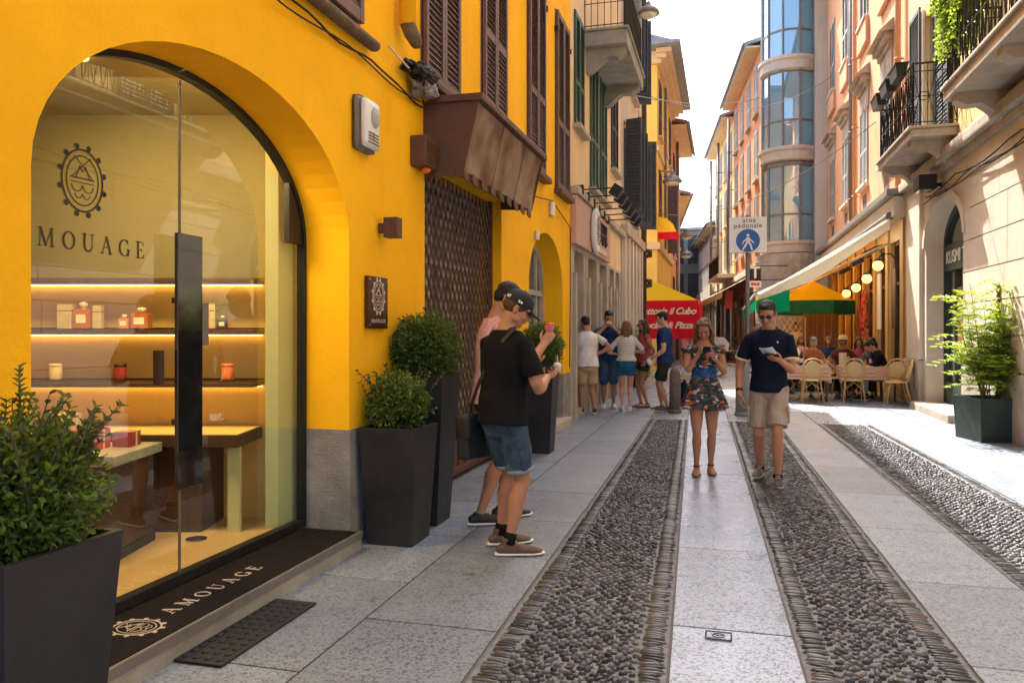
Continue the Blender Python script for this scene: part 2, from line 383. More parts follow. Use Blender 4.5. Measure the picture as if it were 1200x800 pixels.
def pebble_mat():
    m, nt, b = newmat('river_pebbles'); L = nt.links
    g = N(nt, 'NewGeometry'); tc = N(nt, 'TexCoord')
    c = ramp(nt, g.outputs['Random Per Island'], [(0., (.008, .009, .010)), (.45, (.024, .026, .030)), (.8, (.085, .09, .10)), (.93, (.16, .165, .17)), (1., (.11, .07, .05))])
    n1 = N(nt, 'TexNoise', i_Scale=1.1, i_Detail=4.); L.new(tc.outputs['Object'], n1.inputs['Vector'])
    c = mix(nt, ramp(nt, n1.outputs[0], [(.45, 0.), (.75, .35)]), c, (.14, .13, .12))
    L.new(c, b.inputs['Base Color']); b.inputs['Roughness'].default_value = .38; b.inputs['Specular IOR Level'].default_value = .4
    n2 = N(nt, 'TexNoise', i_Scale=120., i_Detail=4.); L.new(tc.outputs['Object'], n2.inputs['Vector'])
    bp = N(nt, 'Bump', i_Strength=.3, i_Distance=.003); L.new(n2.outputs[0], bp.inputs['Height']); L.new(bp.outputs[0], b.inputs['Normal'])
    return m
MT['pebble'] = pebble_mat()
# ================================================================ WORLD, SUN, CAMERA
w = bpy.data.worlds.new('World'); scn.world = w; w.use_nodes = True
nt = w.node_tree; bg = nt.nodes['Background']
sky = nt.nodes.new('ShaderNodeTexSky'); sky.sky_type = 'NISHITA'; sky.sun_disc = False
SUN_EL, SUN_B = R(54), R(66)
sky.sun_elevation = SUN_EL
sky.air_density = 1.; sky.dust_density = 5.; sky.ozone_density = 1.
hs_ = nt.nodes.new('ShaderNodeHueSaturation'); hs_.inputs['Saturation'].default_value = 1.1; hs_.inputs['Value'].default_value = 1.15
nt.links.new(sky.outputs[0], hs_.inputs['Color']); nt.links.new(hs_.outputs[0], bg.inputs[0]); bg.inputs[1].default_value = .15
to_sun = Vector((-math.cos(SUN_EL) * math.cos(SUN_B), math.cos(SUN_EL) * math.sin(SUN_B), math.sin(SUN_EL)))
sky.sun_rotation = math.atan2(to_sun.x, to_sun.y)
sl = bpy.data.lights.new('sun', 'SUN'); sl.energy = 4.0; sl.angle = R(.5); sl.color = (1, .965, .91)
so = bpy.data.objects.new('sun', sl); COL.objects.link(so); so.rotation_euler = to_sun.to_track_quat('Z', 'Y').to_euler()
cd = bpy.data.cameras.new('camera'); cam = bpy.data.objects.new('camera', cd); COL.objects.link(cam); scn.camera = cam
cam.location = (0, 0, 1.5); cam.rotation_euler = (PI / 2, 0, YAW)
cd.sensor_width = 36; cd.lens = FPX / 1200 * 36; cd.shift_y = -12 / 1200; cd.clip_start = .05; cd.clip_end = 3000
scn.view_settings.view_transform = 'Standard'; scn.view_settings.look = 'None'; scn.view_settings.exposure = 1.85; scn.view_settings.gamma = 1
scn.render.resolution_x = 1024; scn.render.resolution_y = 682

# ================================================================ GROUND
def struct(mb, name, mat, smooth=False):
    o = mb.build(name, mat, None, smooth); tag(o, kind='structure'); return o
struct(MB().quad((-600, -600, 0), (600, -600, 0), (600, 900, 0), (-600, 900, 0)), 'ground', MT['ground'])
def lA(y): return -1.02 - .0155 * y
def lB(y): return -.12 - .0365 * y
def lC(y): return .445 - .0287 * y
def lD(y): return 1.14 - .025 * y
def lE(y): return 1.81 - .028 * y
def lF(y): return 2.76 - .04 * y
def band(name, f0, f1, y0, y1, z, mat):
    mb = MB(); n = 12
    for i in range(n):
        a = y0 + (y1 - y0) * i / n; b = y0 + (y1 - y0) * (i + 1) / n
        mb.quad((f0(a), a, z), (f1(a), a, z), (f1(b), b, z), (f0(b), b, z))
    return struct(mb, name, mat)
def slabs(name, f0, f1, y0, y1, step, cols, mat, seed, z=.010, gap=.0055, skew=0.):
    rnd = random.Random(seed); mb = MB()
    bounds = [0.] + [sum(cols[:i + 1]) for i in range(len(cols))]
    for ci in range(len(cols)):
        t0, t1 = bounds[ci] / bounds[-1], bounds[ci + 1] / bounds[-1]
        y = y0 - rnd.random() * step
        while y < y1:
            h = step * rnd.uniform(.85, 1.15); a, b = y + gap, y + h - gap
            def pt(t, yy, g): return (f0(yy) + (f1(yy) - f0(yy)) * t + g, yy + skew * t, 0)
            dz = z + rnd.uniform(-.0008, .0008)
            q = [pt(t0, a, gap), pt(t1, a, -gap), pt(t1, b, -gap), pt(t0, b, gap)]
            q = [Vector((p[0], p[1], dz)) for p in q]
            c = sum(q, Vector()) / 4
            low = [Vector((p.x, p.y, .0045)) for p in q]
            inn = [c + (p - c) * (1 - .003 / max(.1, (p - c).length)) for p in q]
            up = [Vector((p.x, p.y, dz - .002)) for p in q]
            mb.add(low + up + inn, [(8, 9, 10, 11)] + [(i, (i + 1) % 4, 4 + (i + 1) % 4, 4 + i) for i in range(4)] + [(4 + i, 4 + (i + 1) % 4, 8 + (i + 1) % 4, 8 + i) for i in range(4)])
            y += h
    return struct(mb, name, mat)
slabs('pavement', lambda y: -2.62, lambda y: lA(y) - .012, 0, 32, 1.15, [.85, .75], MT['slab'], 3)
slabs('paving_strip', lambda y: lB(y) + .008, lambda y: lC(y) - .008, 0, 40, 1.5, [1], MT['slab_blue'], 5)
slabs('paving_strip', lambda y: lD(y) + .01, lambda y: lE(y) - .01, 0, 40, 1.35, [1], MT['slab'], 8)
slabs('pavement', lambda y: lF(y) + .01, lambda y: 3.9, 0, 20, 1.4, [.8, .8], MT['slab'], 11)
slabs('street_crossing', lambda y: -9, lambda y: -2.6, 24, 30, 1.4, [1] * 6, MT['slab'], 12)
for nm, f0, f1 in (('cobble_strip', lA, lB), ('cobble_strip', lC, lD), ('cobble_strip', lE, lF)):
    band(nm, f0, f1, -2, 13.5, .0045, MT['grout']); band(nm, f0, f1, 13.5, 60, .009, MT['cobble_far'])
def pebbles(f0, f1, y0, y1, seed, dens=1.):
    rnd = random.Random(seed); mb = MB(); V = mb.v; F = mb.f
    def stone(x, y, a, b, ang, h):
        n = len(V); ca, sa = math.cos(ang), math.sin(ang); m = 7
        tx, ty = rnd.uniform(-.15, .15), rnd.uniform(-.15, .15)
        jit = [rnd.uniform(.85, 1.12) for _ in range(m)]
        for s_, hh in ((1., .003), (.86, .62), (.5, .95)):
            for j in range(m):
                t = 2 * PI * j / m; px_, py_ = a * s_ * math.cos(t) * jit[j], b * s_ * math.sin(t) * jit[j]
                V.append((x + px_ * ca - py_ * sa, y + px_ * sa + py_ * ca, .004 + h * (hh + tx * px_ / a * s_ * .4 + ty * py_ / b * .4 * s_)))
        V.append((x, y, .004 + h))
        for r_ in range(2):
            for j in range(m): F.append((n + r_ * m + j, n + r_ * m + (j + 1) % m, n + (r_ + 1) * m + (j + 1) % m, n + (r_ + 1) * m + j))
        for j in range(m): F.append((n + 2 * m + j, n + 2 * m + (j + 1) % m, n + 3 * m))
    # borders: long stones set across
    y = y0
    while y < y1:
        for side in (0, 1):
            e = f0(y) + .072 if side == 0 else f1(y) - .072
            stone(e + rnd.uniform(-.004, .004), y + rnd.uniform(-.003, .003), rnd.uniform(.052, .066), rnd.uniform(.0105, .0145), rnd.uniform(-.22, .22), rnd.uniform(.010, .015))
        y += rnd.uniform(.026, .032)
    # second border row: single line of stones laid lengthwise
    step = .037 / dens; rows = int((y1 - y0) / step)
    for r_ in range(rows):
        y = y0 + r_ * step; xa, xb = f0(y) + .150, f1(y) - .150
        nx = int((xb - xa) / (.048 / dens)); ph = (r_ % 2) * .5
        for i in range(nx + 1):
            x = xa + (xb - xa) * (i + ph) / (nx + .5)
            wv = .012 * math.sin(y * 5 + x * 4)
            b = rnd.uniform(.0135, .0215)
            stone(x + rnd.uniform(-.009, .009), y + wv + rnd.uniform(-.008, .008), b * rnd.uniform(1.0, 1.5), b * .80, rnd.uniform(-.4, 1.0), rnd.uniform(.010, .020))
    o = mb.build('pebble_paving', MT['pebble'], None, True)
    return tag(o, None, None, None, 'stuff')
for (f0, f1, a, b, sd, lab) in ((lA, lB, 2.2, 13.5, 1, 'dark rounded river pebbles set in the left street strip'), (lC, lD, 2.6, 13.5, 2, 'dark rounded pebbles set in the strip under the walking man'), (lE, lF, 4.2, 13.5, 4, 'sunlit tan pebbles set in the strip beside the right pavement')):
    o = pebbles(f0, f1, a, b, sd); o['label'] = lab; o['category'] = 'cobbles'

# ================================================================ FACADE KIT (local: x along wall, y inward, z up)
def wall(mb, x0, x1, z0, z1, th, holes, back=True):
    """slab wall with rectangular / arched openings, reveals included. hole = (x0,x1,z0,z1[,rise])"""
    hs = [(h + (0,))[:5] for h in holes]
    hs = [h for h in hs if h[2] < z1 and h[3] + h[4] > z0]
    xs = sorted({x0, x1} | {v for h in hs for v in h[:2] if x0 < v < x1})
    zs = sorted({z0, z1} | {v for h in hs for v in (h[2], h[3] + h[4]) if z0 < v < z1})
    def solid(x, z): return not any(h[0] < x < h[1] and h[2] < z < h[3] + h[4] for h in hs)
    for i in range(len(xs) - 1):
        for j in range(len(zs) - 1):
            if solid((xs[i] + xs[i + 1]) / 2, (zs[j] + zs[j + 1]) / 2):
                a, b, c, d = xs[i], xs[i + 1], zs[j], zs[j + 1]
                mb.quad((a, 0, c), (b, 0, c), (b, 0, d), (a, 0, d))
                if back: mb.quad((b, th, c), (a, th, c), (a, th, d), (b, th, d))
    for h in hs:
        a, b, c, d, r = h
        if r and d + r > z1 + 1e-6: r = 0
        c2 = max(c, z0); d2 = min(d, z1)
        if d2 > c2:
            mb.quad((a, 0, c2), (a, 0, d2), (a, th, d2), (a, th, c2)); mb.quad((b, th, c2), (b, th, d2), (b, 0, d2), (b, 0, c2))
        if r:
            if d < z0: continue
            n = 28; cx = (a + b) / 2; hw = (b - a) / 2
            arc = [(cx - hw * math.cos(PI * k / n), d + r * math.sin(PI * k / n)) for k in range(n + 1)]
            top = d + r
            for k in range(n):
                p, q = arc[k], arc[k + 1]
                mb.quad((p[0], 0, p[1]), (q[0], 0, q[1]), (q[0], 0, top), (p[0], 0, top))
                if back: mb.quad((q[0], th, q[1]), (p[0], th, p[1]), (p[0], th, top), (q[0], th, top))
                mb.quad((p[0], th, p[1]), (q[0], th, q[1]), (q[0], 0, q[1]), (p[0], 0, p[1]))
        else:
            if z0 < d < z1 + 1e-6: mb.quad((a, th, d), (b, th, d), (b, 0, d), (a, 0, d))
        if c > z0: mb.quad((a, 0, c), (b, 0, c), (b, th, c), (a, th, c))
    return mb
def shell(mb, x0, x1, z0, z1, depth, th):
    """sides, back and top of the block behind a facade"""
    mb.quad((x0, 0, z0), (x0, depth, z0), (x0, depth, z1), (x0, 0, z1))
    mb.quad((x1, depth, z0), (x1, 0, z0), (x1, 0, z1), (x1, depth, z1))
    mb.quad((x0, depth, z0), (x1, depth, z0), (x1, depth, z1), (x0, depth, z1))
    mb.quad((x0, 0, z1), (x1, 0, z1), (x1, depth, z1), (x0, depth, z1))
def frame_mb(x0, x1, z0, z1, w_, y0, y1, mull=True, trans=None):
    m = MB()
    m.box(x0, x0 + w_, y0, y1, z0, z1); m.box(x1 - w_, x1, y0, y1, z0, z1)
    m.box(x0 + w_, x1 - w_, y0 + .002, y1 - .002, z0, z0 + w_); m.box(x0 + w_, x1 - w_, y0 + .002, y1 - .002, z1 - w_, z1)
    if mull: m.box((x0 + x1) / 2 - w_ / 2, (x0 + x1) / 2 + w_ / 2, y0 + .004, y1 - .004, z0 + w_, z1 - w_)
    if trans: m.box(x0 + w_, x1 - w_, y0 + .006, y1 - .006, trans - w_ / 2, trans + w_ / 2)
    return m
def window(par, x0, x1, z0, z1, inset=.12, mat='white', trans=None, glass='pane', w_=.055):
    f = frame_mb(x0, x1, z0, z1, w_, inset, inset + .06, True, trans or (z0 + (z1 - z0) * .7)).build('window', MT[mat], par)
    MB().box(x0 + .02, x1 - .02, inset + .03, inset + .036, z0 + .02, z1 - .02).build('pane', MT[glass], f)
    return f
_sh = {}
def shutter_mesh(w_, h, pitch, split):
    k = (round(w_, 3), round(h, 3), pitch, split)
    if k in _sh: return _sh[k]
    m = MB(); st = .055; t = .035
    m.box(0, st, 0, t, 0, h); m.box(w_ - st, w_, 0, t, 0, h)
    rails = [0, h * split, h - .09]
    for r_ in rails: m.box(st, w_ - st, .003, t - .003, r_, r_ + .09)
    for a, b in ((.09, h * split), (h * split + .09, h - .09)):
        n = max(1, int((b - a) / pitch))
        for i in range(n):
            z = a + (b - a) * (i + .5) / n; d = pitch * .36
            m.add([(st, .004, z - d), (w_ - st, .004, z - d), (w_ - st, t - .004, z + d), (st, t - .004, z + d), (st, .012, z - d), (w_ - st, .012, z - d), (w_ - st, t, z + d - .006), (st, t, z + d - .006)],
                  [(0, 1, 2, 3), (7, 6, 5, 4), (0, 4, 5, 1), (3, 2, 6, 7)])
    m.box(st, w_ - st, t * .8, t * .85, .09, h - .09)
    me = MB_to_mesh(m, 'shutter'); _sh[k] = me; return me
def MB_to_mesh(m, name):
    me = bpy.data.meshes.new(name); me.from_pydata(m.v, [], m.f); return me
def shutter(par, x, z, w_, h, mat, y=-.04, rot=0, pitch=.05, split=.36):
    key = shutter_mesh(w_, h, pitch, split); k2 = (key.name, mat)
    me = _sh.get(k2)
    if me is None: me = key.copy(); me.materials.append(MT[mat]); _sh[k2] = me
    o = bpy.data.objects.new('shutter', me); COL.objects.link(o); o.parent = par; o.location = (x, y, z); o.rotation_euler = (0, 0, rot); return o
def sill(par, x0, x1, z, out=.14, h=.08, mat='stone'):
    return MB().rbox(x0, x1, -out, .05, z - h, z, .012).build('window_sill', MT[mat], par)
def closed_window(par, cx, z, w_, h, mat, pitch=.05, sillmat='stone'):
    shutter(par, cx - w_ / 2, z, w_ / 2 - .004, h, mat, pitch=pitch); shutter(par, cx + .004, z, w_ / 2 - .004, h, mat, pitch=pitch)
    sill(par, cx - w_ / 2 - .1, cx + w_ / 2 + .1, z - .01, mat=sillmat)
def eave(par, x0, x1, z, out=.45, mat='slate', depth=4., rise=1.3, soffit='cream'):
    m = MB(); m.add([(x0, -out, z), (x1, -out, z), (x1, depth, z + rise), (x0, depth, z + rise), (x0, -out, z + .12), (x1, -out, z + .12), (x1, depth, z + rise + .12), (x0, depth, z + rise + .12)],
                    [(4, 5, 6, 7), (0, 1, 5, 4), (3, 0, 4, 7), (1, 2, 6, 5), (0, 3, 2, 1), (3, 7, 6, 2)])
    # tile rolls
    n = max(2, int((x1 - x0) / .22))
    for i in range(n):
        x = x0 + (x1 - x0) * (i + .5) / n
        m.sweep([(x, -out - .03, z + .13), (x, depth, z + rise + .13)], [.06, .06], 6, (1, 0, 0), (False, False))
    r_ = m.build('roof', MT[mat], par)
    g = MB().sweep([(x0, -out - .09, z + .05), (x1, -out - .09, z + .05)], [.075, .075], 8, (0, 0, 1), (False, False)).build('gutter', MT['zinc'], par)
    MB().box(x0, x1, -out + .01, -.002, z - .1, z - .02).build('soffit', MT[soffit], par)
    return r_
def downpipe(par, x, z0, z1, y=-.1, mat='zinc', r=.05, name='downpipe'):
    m = MB().tube([(x, y, z0), (x, y, z1)], r, 8)
    z = z0 + 1
    while z < z1: m.cyl((x, y), r * 1.3, z, z + .05, 8); m.box(x - .015, x + .015, y, .01, z + .01, z + .04); z += 2
    return m.build(name, MT[mat], par, True)
def building(name, label, cat, loc, rotz, group=None):
    t = thing(name, label, cat, loc, rotz, group); t['kind_hint'] = ''
    del t['kind_hint']; return t

# ================================================================ YELLOW CORNER SHOP BUILDING (left)
XL = -2.5
yb = building('yellow_building', 'saffron yellow plastered building with arched shop window and brown louvred shutters', 'building', (XL, 0, 0), PI / 2)
YB_H = 12.6
ARCH = (2.36, 4.93, .0, 2.12, .80)
GATE = (6.34, 8.75, .0, 3.0, 0)
ARCH2 = (10.06, 12.30, .0, 2.12, .80)
WINS = [(4.08, 5.06), (6.26, 7.16), (7.96, 8.84), (9.96, 10.88), (11.72, 12.66)]
PL = .82
holes = [ARCH, GATE, ARCH2]
for a_, b_ in ((-4, 2.36), (4.93, 6.34), (8.75, 10.06), (12.30, 12.93)): MB().box(a_ - (.004 if a_ > 0 else 0), b_ + .004, -.004, .40, 0, PL).build('plinth', MT['plinth'], yb)
m = wall(MB(), -4, 12.93, PL, YB_H, .415, holes); 
m.v = [(x, y + .004 if y < .01 else y, z) for x, y, z in m.v]
shell(m, -4, 12.93, PL, YB_H, 7, .4)
m.build('wall', MT['yellow'], yb)
eave(yb, -4, 12.93, YB_H, .4, 'tile', soffit='cream')
# a soft moulding that ends above the arch, and the far part of the string course
m = MB().sweep([(3.2, -.06, 3.55), (5.2, -.06, 3.55)], [(.04, .05)] * 2, 10, (0, 0, 1), (True, True))
m.build('string_course', MT['old_cornice'], yb, True)
for i, (a, b) in enumerate(WINS):
    cx = (a + b) / 2; z = 3.68 if i else 3.66
    for h0, hh in ((z, 2.72), ):
        w_ = b - a
        MB().box(a - .02, b + .02, -.004, .012, z - .02, z + hh + .02).build('window_recess', MT['shutter'], yb)
        shutter(yb, a, z, w_ / 2 - .004, hh, 'shutter', y=-.05, pitch=.055); shutter(yb, cx + .004, z, w_ / 2 - .004, hh, 'shutter', y=-.05, pitch=.055)
        if i: MB().rbox(a - .08, b + .08, -.12, .02, z - .09, z - .012, .02).build('window_sill', MT['brown'], yb)
for x in (a0 for w0 in WINS[1:] for a0 in (w0[0] - .05, w0[1] + .05)):
    MB().box(x - .012, x + .012, -.06, .01, 6.05, 6.13).build('shutter_hook', MT['iron'], yb)
MB().tube([(5.74, -.09, 3.9), (5.74, -.09, 9.1)], .065, 10).build('downpipe', MT['yellow'], yb, True)
MB().sweep([(5.74, -.09, 3.92), (5.74, -.12, 3.84), (5.8, -.14, 3.78)], [.06, .06, .05], 10, None).build('pipe_elbow', MT['old_cornice'], yb, True)
# cables under the string course
m = MB()
m.tube([(x, -.03 - .01 * math.sin(x * 9), 3.44 + .02 * math.sin(x * 5) - (.0 if x < 5.2 else (x - 5.2) * .04)) for x in [2.8 + .15 * k for k in range(24)]], .008, 5)
m.build('cable', MT['black'], yb, True); m = MB()
m.tube([(x, -.035, 3.41 + .025 * math.sin(x * 4 + 1)) for x in [3.6 + .15 * k for k in range(18)]], .006, 5)
m.build('cable', MT['black'], yb, True); m = MB()
m.tube([(8.7, -.03, 3.2), (9.2, -.05, 3.25), (9.6, -.04, 3.12), (10.2, -.04, 3.3), (11.3, -.04, 3.42), (12.7, -.04, 3.2), (12.75, -.03, 1.9), (12.7, -.03, .9)], .008, 5)
m.build('cable', MT['black'], yb, True)
# arched shop front: frame, glass, joint, hinge plate, handle
def arch_pts(h, off, n=28):
    cx = (h[0] + h[1]) / 2; hw = (h[1] - h[0]) / 2 - off
    return [(h[0] + off, h[2])] + [(cx - hw * math.cos(PI * k / n), h[3] + (h[4] - off) * math.sin(PI * k / n)) for k in range(n + 1)] + [(h[1] - off, h[2])]
SHOPZ = .14
GY = .36
def archframe(h, wd, y0, y1, zb):
    o_, i_ = arch_pts(h, .0), arch_pts(h, wd); m = MB()
    for k in range(len(o_) - 1):
        a, b, c, d = o_[k], o_[k + 1], i_[k + 1], i_[k]
        q = [(p[0], max(p[1], zb)) for p in (a, b, c, d)]
        m.add([(p[0], y, p[1]) for y in (y0, y1) for p in q], [(0, 3, 2, 1), (4, 5, 6, 7), (0, 1, 5, 4), (1, 2, 6, 5), (2, 3, 7, 6), (3, 0, 4, 7)])
    return m
fr = archframe(ARCH, .035, GY - .03, GY + .03, SHOPZ)
fr.box(ARCH[0] + .03, ARCH[1] - .03, GY - .028, GY + .028, SHOPZ, SHOPZ + .05)
fr.build('shop_window_frame', MT['metal_dark'], yb)
gp = arch_pts(ARCH, .03)
XJ = 3.64   # joint between fixed light and door
def side(poly, a, b):
    out = []
    for p in poly:
        out.append((min(max(p[0], a), b), max(p[1], SHOPZ + .04)))
    return out
for nm, a, b in (('glass_door', ARCH[0] + .03, XJ - .003), ('glass_panel', XJ + .003, ARCH[1] - .03)):
    pts = [p for p in gp if a - 1e-6 <= p[0] <= b + 1e-6]
    def zat(x):
        cx = (ARCH[0] + ARCH[1]) / 2; hw = (ARCH[1] - ARCH[0]) / 2 - .03
        return ARCH[3] + (ARCH[4] - .03) * math.sqrt(max(0, 1 - ((x - cx) / hw) ** 2))
    up = [(a, zat(a))] + [p for p in pts if a < p[0] < b and p[1] > 1] + [(b, zat(b))]
    poly = [(a, SHOPZ + .05)] + up + [(b, SHOPZ + .05)]
    gm = MB(); gm.add([(p[0], GY, p[1]) for p in poly], [tuple(range(len(poly)))]); g_ = gm.build(nm, MT['shop_glass'], yb)
    if nm == 'glass_door': door_glass = g_
MB().box(XJ - .005, XJ + .005, GY - .006, GY + .006, SHOPZ + .05, 2.86).build('door_edge', MT['zinc'], yb)
hy, hz = PX(203, 270, XL - GY + .05)
hm = MB(); z0h = .66; z1h = 2.02
hm.rbox(3.53, 3.735, GY - .075, GY - .055, z0h, z1h, .004)
hm.box(3.57, 3.62, GY - .056, GY - .004, 1.0, 1.03); hm.box(3.57, 3.62, GY - .056, GY - .004, 1.65, 1.68)
hm.build('door_handle', MT['handle'], door_glass, local=True)
MB().rbox(4.72, 4.885, GY - .02, GY + .025, 2.10, 2.5, .004).build('hinge_plate', MT['metal_dark'], yb)
MB().box(3.46, 3.495, GY - .02, GY + .02, 1.22, 1.40).build('door_lock', MT['wood_dark'], door_glass)
MB().box(3.78, 3.88, GY - .008, GY - .004, 1.42, 1.66).build('notice_sticker', MT['zinc'], yb)
# lettering on the glass
def serif(ch):
    """strokes (x0,y0,x1,y1,w) in a unit-high cell; returns strokes, advance"""
    t, k = .05, .14; s = []
    def sf(x, y, w_=.28): s.append((x - w_ / 2, y, x + w_ / 2, y, t))
    if ch == 'A': s += [(.1, 0, .42, 1, t), (.42, 1, .74, 0, k), (.23, .36, .6, .36, t)]; sf(.1, .02); sf(.74, .02); return s, .95
    if ch == 'M': s += [(.12, 0, .16, 1, t), (.16, 1, .52, .05, k), (.52, .05, .88, 1, t), (.88, 1, .92, 0, k)]; sf(.12, .02, .24); sf(.92, .02, .3); sf(.12, .98, .2); sf(.92, .98, .2); return s, 1.15
    if ch == 'U': s += [(.15, 1, .15, .32, k)] + [(.15 + .28 - .28 * math.cos(PI * i / 8), .32 - .3 * math.sin(PI * i / 8), .15 + .28 - .28 * math.cos(PI * (i + 1) / 8), .32 - .3 * math.sin(PI * (i + 1) / 8), k - (k - t) * i / 8) for i in range(8)] + [(.71, .32, .71, 1, t)]; sf(.15, .98); sf(.71, .98); return s, .95
    if ch == 'E': s += [(.2, 0, .2, 1, k), (.2, .98, .62, .98, t), (.2, .5, .5, .5, t), (.2, .02, .66, .02, t), (.62, .98, .64, .8, t), (.66, .02, .7, .22, t), (.5, .42, .5, .58, t)]; sf(.2, .02, .3); sf(.2, .98, .3); return s, .82
    n = 20; a0, a1 = (0, 2 * PI) if ch == 'O' else (.28 * PI, 1.9 * PI)
    for i in range(n):
        a = a0 + (a1 - a0) * i / n; b = a0 + (a1 - a0) * (i + 1) / n; am = (a + b) / 2
        s.append((.48 + .38 * math.cos(a), .5 + .48 * math.sin(a), .48 + .38 * math.cos(b), .5 + .48 * math.sin(b), t + (k - t) * abs(math.cos(am))))
    if ch == 'G': s += [(.8, .05, .8, .42, k)]; sf(.8, .42, .26); s.append((.75, .98, .78, .72, t))
    return s, 1.02
def strokes_mb(st, size, dep=.003):
    """in local XZ plane facing -Y"""
    m = MB()
    for j, (x0, y0, x1, y1, w_) in enumerate(st):
        d = Vector((x1 - x0, y1 - y0)); l = d.length
        if l < 1e-6: continue
        d /= l; nn = Vector((-d.y, d.x)) * (w_ / 2); e = d * (w_ * .25)
        q = [Vector((x0, y0)) - e - nn, Vector((x1, y1)) + e - nn, Vector((x1, y1)) + e + nn, Vector((x0, y0)) - e + nn]
        dd = dep + .00015 * (j % 7)
        m.prism([(p.x * size, p.y * size) for p in q], lambda p, k_: (p[0], -dd * k_, p[1]))
    return m
def amouage(width, dep=.003):
    st = []; x = 0
    for ch in 'AMOUAGE':
        s_, adv = serif(ch); st += [(a + x, b, c + x, d, e) for a, b, c, d, e in s_]; x += adv + .42
    x -= .42
    return strokes_mb([(a - x / 2, b - .5, c - x / 2, d - .5, e) for a, b, c, d, e in st], width / x, dep)
def crest(hh, dep=.003):
    """oval beaded ring with crossed blades, a crown band and scrollwork; height hh"""
    st = []; rx, ry = .36, .43; n = 36
    def ring(rx, ry, w_, wob=0):
        for i in range(n):
            a, b = 2 * PI * i / n, 2 * PI * (i + 1) / n
            ka = 1 - wob * (math.cos(12 * a) * .5 + .5); kb = 1 - wob * (math.cos(12 * b) * .5 + .5)
            st.append((rx * ka * math.cos(a), ry * ka * math.sin(a), rx * kb * math.cos(b), ry * kb * math.sin(b), w_))
    ring(rx, ry, .030, .0); ring(rx * .78, ry * .80, .018)
    for i in range(12):
        a = 2 * PI * (i + .5) / 12; cx_, cy_ = rx * 1.12 * math.cos(a), ry * 1.12 * math.sin(a)
        for j in range(8):
            b, c = PI * j / 4, PI * (j + 1) / 4
            st.append((cx_ + .016 * math.cos(b), cy_ + .016 * math.sin(b), cx_ + .016 * math.cos(c), cy_ + .016 * math.sin(c), .05))
    st += [(-.17, .05, .14, .33, .014), (.17, .05, -.14, .33, .014), (-.2, .03, .2, .03, .02), (-.2, -.03, .2, -.03, .012), (-.12, .03, -.05, .2, .012), (.12, .03, .05, .2, .012), (-.05, .2, 0, .12, .012), (.05, .2, 0, .12, .012)]
    for k_ in (-1, 1):
        for i in range(8):
            a, b = PI * i / 8, PI * (i + 1) / 8
            st.append((k_ * (.1 - .09 * math.cos(a)), -.07 - .09 * math.sin(a), k_ * (.1 - .09 * math.cos(b)), -.07 - .09 * math.sin(b), .014))
            st.append((k_ * (.07 - .06 * math.cos(a)), -.19 - .06 * math.sin(a), k_ * (.07 - .06 * math.cos(b)), -.19 - .06 * math.sin(b), .012))
    return strokes_mb(st, hh, dep)
X_G = XL - GY + .004
ya, za = PX(-2, 283, X_G); yc, zc = PX(168, 283, X_G)
L1 = xf(amouage(.76, .002), Matrix.Translation((2.995, GY - .002, 1.91))); 
t0 = L1.build('lettering', MT['dark_letter'], yb)
yk, zk = PX(97, 212, X_G); k0 = PX(97, 168, X_G)[1] - PX(97, 252, X_G)[1]
xf(crest(k0, .002), Matrix.Translation((yk, GY - .002, zk))).build('crest', MT['dark_letter'], yb)
# shop room behind the glass, seen warm-lit
def cv(dx, D, z):  # point on the shop's skewed back wall system: dx = pixel column at depth D
    c = (dx - 600) / FPX; return (D * (-SA + c * CA), D * (CA + c * SA), z)
B1 = cv(352, 5.64, 0); B0 = cv(-150, 5.64, 0)
XW = -2.94
FZ = .17
m = MB(); m.add([(XW, 1.2, FZ), (XW, B1[1] + .01, FZ), (B0[0], B0[1], FZ), (B0[0], 1.2, FZ)], [(0, 1, 2, 3)])
m.build('shop_floor', MT['shop_floor'], yb, local=False)
m = MB(); m.add([(XW, 1.2, 3.05), (XW, B1[1] + .01, 3.05), (B0[0], B0[1], 3.05), (B0[0], 1.2, 3.05)], [(0, 3, 2, 1)])
m.build('shop_ceiling', MT['shop_ceiling'], yb, local=False)
m = MB(); m.quad((B0[0], B0[1], 1.87), (B1[0], B1[1], 1.87), (B1[0], B1[1], 3.05), (B0[0], B0[1], 3.05)); m.build('upper_panel', MT['shop_taupe'], yb, local=False)
m = MB(); m.quad((B0[0], B0[1], FZ), (B1[0], B1[1], FZ), (B1[0], B1[1], 1.87), (B0[0], B0[1], 1.87)); m.quad((B0[0], 1.2, FZ), (B0[0], B0[1], FZ), (B0[0], B0[1], 3.05), (B0[0], 1.2, 3.05)); m.quad((XW, 1.2, FZ), (B0[0], 1.2, FZ), (B0[0], 1.2, 3.05), (XW, 1.2, 3.05))
m.build('shop_back_wall', MT['shop_wall'], yb, local=False)
a, b = cv(311, 5.27, 0), cv(311, 5.64, 0); c_, d_ = cv(362, 5.27, 0), cv(362, 5.64, 0)
c_ = (XL - .43, c_[1]); d_ = (XL - .43, d_[1])
m = MB(); m.add([(p[0], p[1], z) for z in (FZ, 3.05) for p in (a, c_, d_, b)], [(0, 1, 5, 4), (3, 0, 4, 7), (4, 5, 6, 7), (2, 3, 7, 6), (1, 2, 6, 5)])
m.build('shop_pillar', MT['shop_pillar'], yb, local=False)
